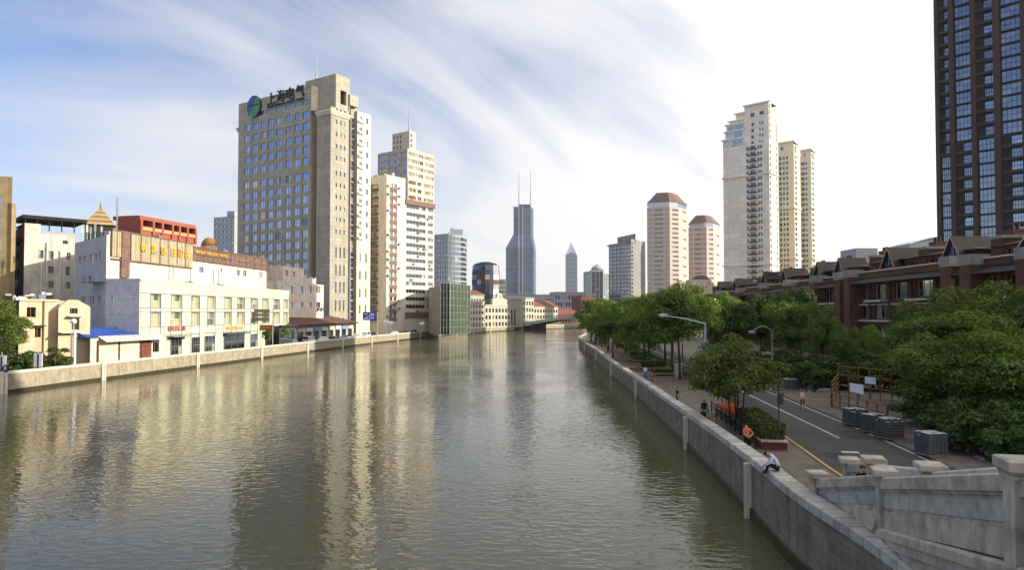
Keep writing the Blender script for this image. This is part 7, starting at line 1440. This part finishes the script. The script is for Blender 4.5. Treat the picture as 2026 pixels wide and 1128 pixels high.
# ================================================================ cars on the left quay
def car(lab, X, Y, z, yaw, paint, van=False):
    r = thing('parked_car', lab, 'car', (X, Y, z), 'vehicles on the left quay'); r.rotation_euler = (0, 0, yaw)
    def add(q, nm, par=r): o = bpy.data.objects.new(nm, q.mesh(nm)); COL.objects.link(o); o.parent = par; return o
    L, W = 4.5, .88
    prof = [(-2.2, .32), (-2.25, .62), (-2.1, .92), (-1.45, .98), (1.0, .95), (1.95, .80), (2.2, .6), (2.22, .32)] if not van else [(-2.2, .32), (-2.25, .9), (-2.2, 1.05), (1.5, 1.05), (2.05, .95), (2.2, .6), (2.22, .32)]
    top = [(-1.75, .97), (-1.25, 1.45), (.25, 1.47), (1.05, .96)] if not van else [(-2.18, 1.04), (-2.05, 1.95), (1.0, 1.95), (1.62, 1.05)]
    q = MB(); n = len(prof)
    for sx in (-1, 1): pts = [(sx*W, y, h) for y, h in prof]; q.poly(pts if sx < 0 else pts[::-1], paint)
    for i in range(n): a, b = prof[i], prof[(i+1) % n]; q.poly([(-W, b[0], b[1]), (-W, a[0], a[1]), (W, a[0], a[1]), (W, b[0], b[1])], paint)
    add(q, 'body'); q = MB(); wi = .70 if not van else .80
    B, T = (top[0], top[3]), (top[1], top[2])
    for sx in (-1, 1): pts = [(sx*W*.97, top[0][0], top[0][1]), (sx*W*.97, top[3][0], top[3][1]), (sx*wi, top[2][0], top[2][1]), (sx*wi, top[1][0], top[1][1])]; q.poly(pts if sx > 0 else pts[::-1], paint)
    q.poly([(-wi, top[1][0], top[1][1]), (wi, top[1][0], top[1][1]), (wi, top[2][0], top[2][1]), (-wi, top[2][0], top[2][1])][::1], paint)
    q.poly([(-W*.97, top[3][0], top[3][1]), (-wi, top[2][0], top[2][1]), (wi, top[2][0], top[2][1]), (W*.97, top[3][0], top[3][1])], paint); q.poly([(W*.97, top[0][0], top[0][1]), (wi, top[1][0], top[1][1]), (-wi, top[1][0], top[1][1]), (-W*.97, top[0][0], top[0][1])], paint); add(q, 'cabin')
    def pane(P, nm): q = MB(); q.poly(P, 'g_black'); add(q, nm)
    def lerp(a, b, t): return tuple(a[i]+(b[i]-a[i])*t for i in range(3))
    for sx in (-1, 1):
        for y0, y1 in ((.08, .48), (.53, .92)):
            a, b, c, d = [(sx*(W*.97+.012), top[0][0], top[0][1]), (sx*(W*.97+.012), top[3][0], top[3][1]), (sx*(wi+.012), top[2][0], top[2][1]), (sx*(wi+.012), top[1][0], top[1][1])]
            P = [lerp(lerp(a, b, y0), lerp(d, c, y0), .12), lerp(lerp(a, b, y1), lerp(d, c, y1), .12), lerp(lerp(a, b, y1), lerp(d, c, y1), .86), lerp(lerp(a, b, y0), lerp(d, c, y0), .86)]; pane(P if sx > 0 else P[::-1], 'side_window')
    for e, s_ in ((3, .012), (0, -.012)):
        t_ = 2 if e == 3 else 1; a, b, c, d = (-W*.92, top[e][0]+s_, top[e][1]+.02), (W*.92, top[e][0]+s_, top[e][1]+.02), (wi*.93, top[t_][0]+s_*3, top[t_][1]-.06), (-wi*.93, top[t_][0]+s_*3, top[t_][1]-.06); P = [lerp(a, d, .1), lerp(b, c, .1), lerp(b, c, .98), lerp(a, d, .98)]; pane(P if e == 0 else P[::-1], 'windscreen' if e == 3 else 'rear_window')
    for sx in (-1, 1):
        for y in (-1.35, 1.38): q = MB(); q.tube((sx*(W-.18), y, .32), (sx*(W+.02), y, .32), .32, .32, 16, 'rubber'); w = add(q, 'wheel'); q = MB(); q.tube((sx*(W+.021), y, .32), (sx*(W+.03), y, .32), .2, .18, 12, 'galv'); add(q, 'rim', w)
        q = MB(); q.box(sx*.62-.16, 2.12, .6, sx*.62+.16, 2.2, .74, 'lamp_clear'); add(q, 'headlight'); q = MB(); q.box(sx*.66-.12, -2.28, .66, sx*.66+.12, -2.2, .86, 'lamp_red'); add(q, 'tail_light')
for i, (x, Y, paint, van, lab) in enumerate(((566, 172, 'paint_grey', 0, 'grey car parked before the dark kiosk'), (592, 183, 'paint_white', 1, 'white van with red stripe board beside the market hall'), (618, 192, 'paint_white', 0, 'white car parked before the market hall'), (640, 200, 'paint_black', 0, 'black car parked before the market hall'), (660, 208, 'paint_blue', 0, 'pale blue car at the right end of the market hall'), (684, 218, 'paint_white', 0, 'white car below the blue road sign'), (702, 226, 'paint_white', 1, 'white van right of the market hall'), (722, 233, 'paint_black', 0, 'black car under the blue road sign'), (762, 252, 'paint_white', 0, 'white car at the foot of the white slab tower'), (792, 262, 'paint_grey', 0, 'grey car before the slab tower entrance'), (822, 272, 'paint_black', 0, 'black car right of the slab tower entrance'), (845, 282, 'paint_white', 0, 'white car beside the netted building'))):
    car(lab, x_at(LES, Y)-3.2, Y, ZL+.01, R(-10 if i % 2 else 172), paint, van)

# ================================================================ left bank small things
def left_small():
    # beige houses
    C0, C1, C2, C3 = gp(38, 101), gp(116, 106), gp(116, 104.5), gp(179, 108.5); b = Bld('beige_house', 'beige plaster house with dark window openings and cluttered roof terrace', 'house', (*C0, ZL), glass='g_black', frame='timber')
    f = Face(C0, C1); zt = zy(594, 103); b.block([C0, C1, (C1[0]-4, C1[1]+9), (C0[0]-6, C0[1]+9)], ZL, zt, 'beige', {0: [f.hole(53, 608, 71, 628), f.hole(69, 650, 81, 668)]}); q = MB(); cornice(q, f, zt-.15, .3, .2, 'beige'); b.part('cornice', q)
    q = MB(); q.tube((*f.at(f.u(86), .15), ZL), (*f.at(f.u(86), .15), zt), .1, .1, 8, 'timber'); b.part('drain_pipe', q); q = MB(); cornice(q, f, zy(646, 103), .15, .9, 'slate_dark', f.u(66), f.u(86)); b.part('door_canopy', q); b.done()
    g = random.Random(3); 
    for i, (x, mt, w, h) in enumerate(((20, 'dark', 1.2, .9), (32, 'cloth_pink', 1.0, .7), (45, 'signwhite', 1.4, .6), (58, 'dark', 1.0, .8), (72, 'cloth_grey', 1.2, 1.0), (88, 'frame_blue', .9, 1.3), (102, 'dark', 1.4, 1.2))):
        p = f.at(f.u(x+8), -1.5-g.random()); q = MB(); q.obox(p, g.random(), w, .5, zt, zt+h*.7, mt); q.obox((p[0]+.1, p[1]), g.random(), w*.5, .35, zt+h*.7, zt+h, 'tin'); tag(q.build('roof_clutter', off=(*p, zt)), ['dark storage pile at the left on the beige roof', 'pink cloth bundle on the beige roof', 'white bundle on the beige roof', 'dark crate pile on the beige roof', 'grey covered pile on the beige roof', 'blue water tank on the beige roof', 'dark hut at the right end of the beige roof'][i], 'clutter', 'things on the beige roof')
    b = Bld('gabled_beige_house', 'beige gabled house with boarded bay window near the shed', 'house', (*C2, ZL), glass='g_dark', frame='timber'); f = Face(C2, C3); zt = zy(610, 106); h = [f.hole(138, 609, 154, 621), f.hole(142, 632, 157, 653)]
    b.wall(f, ZL, zt, 'beige', h, nx=3); b.wall((C3, (C3[0]-5, C3[1]+8)), ZL, zt, 'beige'); b.wall(((C2[0]-5, C2[1]+8), C2), ZL, zt, 'beige')
    q = MB(); pr = [(0, zt), (f.len, zt), (f.len*.98, zt+.3), (f.len*.70, zt+1.0), (f.len*.6, zt+1.3), (f.len*.3, zt+1.3), (f.len*.1, zt+.5)]; q.poly([(*f.at(u), z) for u, z in pr], 'beige'); q.poly([(*f.at(u, -.4), z) for u, z in reversed(pr)], 'beige')
    for i in range(len(pr)): a, c = pr[i], pr[(i+1) % len(pr)]; q.poly([(*f.at(c[0]), c[1]), (*f.at(a[0]), a[1]), (*f.at(a[0], -.4), a[1]), (*f.at(c[0], -.4), c[1])], 'beige')
    b.part('gable', q); q = MB(); cornice(q, f, zy(627, 106), .12, 1.0, 'tin', f.u(132), f.u(162)); b.part('window_canopy', q); q = MB(); cornice(q, f, zy(659, 106), .12, 1.0, 'tin', f.u(116), f.u(162)); b.part('window_canopy', q); b.mb.poly([(*C2, zt), (*C3, zt), (C3[0]-5, C3[1]+8, zt), (C2[0]-5, C2[1]+8, zt)], 'terracotta'); b.done()
    # blue roofed shed
    C0, C1 = gp(172, 106), gp(322, 122); C0 = gp(180, 106.5); f = Face(C0, C1); b = Bld('shed', 'low white shed with bright blue roof and roller shutters on the quay', 'shed', (*C0, ZL), glass='g_black'); z1 = zy(668, 108)
    hs = [f.hole(302, 678, 315, 697, 'g_black')]; b.wall(f, ZL, z1, 'oldwhite', hs); b.wall(((C0[0]-3.6, C0[1]+6), C0), ZL, z1, 'oldwhite'); b.wall((C1, (C1[0]-5, C1[1]+6)), ZL, z1, 'oldwhite')
    for x0, x1, m_ in ((196, 234, 'h_panel'), (238, 276, 'h_panel'), (281, 300, 'terracotta')):
        u0, u1 = f.u(x0), f.u(x1); n = 7
        for j in range(n): q = MB(); z0 = ZL+.1+j*(z1-ZL-.9)/n; q.prism([f.at(u0, .1+.03*(j % 2)), f.at(u1, .1+.03*(j % 2)), f.at(u1, .0), f.at(u0, .0)], z0, z0+(z1-ZL-.9)/n-.02, m_, bottom=True); b.part('shutter_slat', q)
    for x in (194, 236, 278): q = MB(); u = f.u(x); q.prism([f.at(u-.15, .2), f.at(u+.15, .2), f.at(u+.15, -.02), f.at(u-.15, -.02)], ZL, z1-.5, 'redbrown'); b.part('post', q)
    q = MB(); a, c, d, e = f.at(-.3, .3), f.at(f.u(285), .3), f.at(f.u(275), -6), f.at(1, -6); z2 = zy(655, 112); q.poly([(*a, z1), (*c, z1), (*d, z2+.5), (*e, z2+.5)], 'blueroof'); q.poly([(*c, z1), (*f.at(f.u(285), -9), z1), (*d, z2+.5)], 'blueroof'); q.poly([(*f.at(-.3, -9), z1), (*a, z1), (*e, z2+.5)], 'blueroof'); b.part('blue_roof', q)
    q = MB(); n = 26; u0, u1 = f.u(196), f.u(318)
    for i in range(n): a0, a1 = u0+(u1-u0)*i/n, u0+(u1-u0)*(i+1)/n; h0, h1 = .05*(i % 2), .05*((i+1) % 2); q.poly([(*f.at(a0, 1.6), z1-.75+h0), (*f.at(a1, 1.6), z1-.75+h1), (*f.at(a1, -.1), z1+.15+h1), (*f.at(a0, -.1), z1+.15+h0)], 'tin')
    b.part('tin_awning', q); b.done()
    # white lamp post
    def pole(name, lab, x, Y, H, r0, cat='pole', extra=None, m='paint_white'):
        X = gp(x, Y)[0]; r = thing(name, lab, cat, (X, Y, ZL)); q = MB(); q.tube((X, Y, ZL), (X, Y, H), r0, r0*.9, 12, m); q.build('pole', r)
        if extra: extra(r, X, Y, H)
        return r
    def lampx(r, X, Y, H):
        q = MB(); q.tube((X-.45, Y, ZL), (X-.45, Y, H-.4), .12, .12, 10, 'paint_white'); q.build('pole', r)
        q = MB(); q.tube((X-.2, Y, H), (X-.2, Y, H+.9), .12, .1, 8, 'galv'); q.build('stem', r); q = MB()
        for i in range(4): a0, a1 = -math.pi/2+math.pi*i/4, -math.pi/2+math.pi*(i+1)/4; q.tube((X-.2, Y, H+1.2+.4*math.sin(a0)), (X-.2, Y, H+1.2+.4*math.sin(a1)), max(.02, .45*math.cos(a0)), max(.02, .45*math.cos(a1)), 10, 'lamp_clear', False)
        q.build('globe', r)
    pole('lamp_post', 'thick white lamp post with globe on the left quay', 149, 97, zy(653, 97), .2, 'lamp post', lampx)
    def plate(r, X, Y, H): q = MB(); q.box(X-.55, Y-.06, ZL+1.0, X+.55, Y+.02, ZL+2.8, 'signwhite'); q.build('plate', r); q = MB(); q.box(X-.12, Y-.1, ZL+.4, X+.12, Y-.06, ZL+2.7, 'charcoal'); q.build('strip', r)
    pole('notice_post', 'small white notice plate among the bushes', 78, 90.5, ZL+2.9, .06, 'sign', plate, 'galv'); pole('notice_post', 'white notice plate over the first wall post at the left edge', 6, 85.4, ZL+3.2, .06, 'sign', plate, 'galv')
    X, Y = x_at(LES, 85.2)-.2, 85.2; r = thing('life_ring', 'dark round life ring hung on the wall end at the left edge', 'life ring', (X, Y, LWZ)); q = MB(); n = 18; P = [(X+.35*math.cos(2*math.pi*i/n)+.5, Y-.5, LWZ+.45+.38*math.sin(2*math.pi*i/n)) for i in range(n+1)]
    for a, c in zip(P[:-1], P[1:]): q.tube(a, c, .09, .09, 6, 'cloth_navy')
    q.build('ring', r); q = MB(); q.tube((X+.5, Y-.5, LWZ-.1), (X+.5, Y-.5, LWZ+.9), .04, .04, 6, 'galv'); q.build('bracket', r)
    # low balustrade behind the wall
    railing('low cream parapet rail behind the left flood wall', [gp(20, 92), gp(142, 99)], ZL, .85, 'parapet_rail', 1.2, 'colonial', (.5, 1.0))
    # blue road sign
    Y = 226; p = gp(747, Y); r = thing('road_sign', 'blue direction sign on a tall grey pole above the quay', 'road sign', (*p, ZL)); q = MB(); q.tube((*p, ZL), (*p, zy(617, Y)), .13, .1, 10, 'galv'); q.build('pole', r)
    z0, z1 = zy(634, Y), zy(617.5, Y); x0, x1 = gp(718, Y)[0], gp(743, Y)[0]; q = MB(); q.box(x0, Y-.12, z0, x1, Y-.02, z1, 'signblue'); pa = q.build('panel', r); q = MB(); q.tube((x0+1, Y, (z0+z1)/2+.5), (*p, (z0+z1)/2+.5), .07, .07, 6, 'galv'); q.tube((x0+1, Y, (z0+z1)/2-.5), (*p, (z0+z1)/2-.5), .07, .07, 6, 'galv'); q.build('arm', r)
    q = MB(); w = x1-x0; hh = z1-z0
    for a, b2, c, d in ((.05, .55, .10, .16), (.55, .95, .62, .68), (.52, .56, .12, .86), (.28, .82, .42, .48), (.80, .84, .42, .72)): q.box(x0+w*a, Y-.14, z0+hh*c, x0+w*b2, Y-.122, z0+hh*d, 'white_letter')
    q.build('route_arrow', r)
    for nm, xx, zz in (('a', .10, .70), ('b', .60, .74), ('c', .10, .24), ('d', .62, .20)): q = MB(); q.box(x0+w*xx, Y-.14, z0+hh*zz, x0+w*(xx+.28), Y-.122, z0+hh*(zz+.09), 'white_letter'); q.build('place_name_bar', r)
    # louvred notice board and brown sign by the hotel
    Y = 160; p = gp(540, Y); r = thing('information_board', 'three slatted grey board on a post before the hotel', 'sign', (*p, ZL)); q = MB(); q.tube((*p, ZL), (*p, zy(611, Y)), .12, .1, 8, 'galv'); q.build('pole', r); x0, x1 = gp(496, Y)[0], gp(534, Y)[0]
    for y0, y1 in ((612, 618), (620.5, 626), (628.5, 635)): q = MB(); q.box(x0, Y-.1, zy(y1, Y), x1, Y, zy(y0, Y), 'screen_grey'); q.build('slat', r)
    q = MB(); 
    for y in (619, 627.3, 636): q.tube((x0, Y, zy(y, Y)), (p[0], Y, zy(y, Y)), .06, .06, 6, 'iron')
    q.build('crossbar', r)
    Y = 163; r = thing('shop_sign', 'brown shop sign with gold lettering before the hotel', 'sign', (*gp(524, Y), ZL)); x0, x1 = gp(508, Y)[0], gp(543, Y)[0]; z0, z1 = zy(653.5, Y), zy(643, Y); q = MB(); q.box(x0, Y-.2, z0, x1, Y, z1, 'signbrown'); q.build('panel', r)
    q = MB(); q.tube((x0+.4, Y+.05, ZL), (x0+.4, Y+.05, z0+.3), .08, .08, 6, 'galv'); q.tube((x1-.4, Y+.05, ZL), (x1-.4, Y+.05, z0+.3), .08, .08, 6, 'galv'); q.build('legs', r)
    g = random.Random(2)
    for i in range(6):
        xx = x0+(x1-x0)*(.14+i*.115); q = MB(); w = (x1-x0)*.085; q.box(xx, Y-.24, z0+.3, xx+.06, Y-.202, z1-.25, 'orange_letter')
        for t in (.2, .5, .8): q.box(xx, Y-.24, z0+.3+(z1-z0-.55)*t-.04, xx+w*g.uniform(.6, 1), Y-.202, z0+.3+(z1-z0-.55)*t+.05, 'orange_letter')
        q.build('character', r)
    # dark glazed kiosk
    C0, C1 = gp(553, 168), gp(584, 178); b = Bld('kiosk', 'dark grey glazed kiosk between hotel and market hall', 'kiosk', (*C0, ZL), glass='g_cyan', frame='frame_dark', nx=3); f = Face(C0, C1); z1 = zy(645, 170); b.block([C0, C1, (C1[0]-3, C1[1]+5), (C0[0]-5, C0[1]+4)], ZL, z1, 'charcoal', {0: [(1, f.len-1, ZL+1, z1-1.4)]}); q = MB(); cornice(q, f, z1-.2, .4, .7, 'slate_dark'); b.part('roof_edge', q); b.done()
    # quay posts with small signs near the slab tower
    for i, (x, Y, h, lab) in enumerate(((764, 240, 6, 'thin grey camera pole left of the slab tower'), (773, 246, 5.5, 'thin white traffic post before the slab tower'), (835, 262, 5, 'thin pole before the slab tower right end'))):
        pole('traffic_post', lab, x, Y, ZL+h, .09, 'pole', lambda r, X, Y, H: MB_box(r, X, Y, H), 'galv')
def MB_box(r, X, Y, H):
    q = MB(); q.box(X-.9, Y-.15, H-1.2, X+.9, Y-.1, H-.3, 'signwhite'); q.build('plate', r)
left_small()

# ================================================================ summer air between the far towers
def haze():
    mb = MB(); mb.box(-9500, -120, -2.5, 9500, 12500, 420, 'dark'); o = mb.build('haze'); o['kind'] = 'stuff'; o['label'] = 'thin summer haze over the river and the far towers'; o['category'] = 'haze'
    m = bpy.data.materials.new('haze'); m.use_nodes = True; N = m.node_tree.nodes; N.remove(N['Principled BSDF']); v = N.new('ShaderNodeVolumePrincipled'); v.inputs['Color'].default_value = (0.93, 0.95, 1.0, 1); v.inputs['Density'].default_value = 0.00006; v.inputs['Anisotropy'].default_value = 0.3
    m.node_tree.links.new(v.outputs[0], N['Material Output'].inputs['Volume']); o.data.materials.clear(); o.data.materials.append(m)
haze()
scene.cycles.volume_bounces = 0
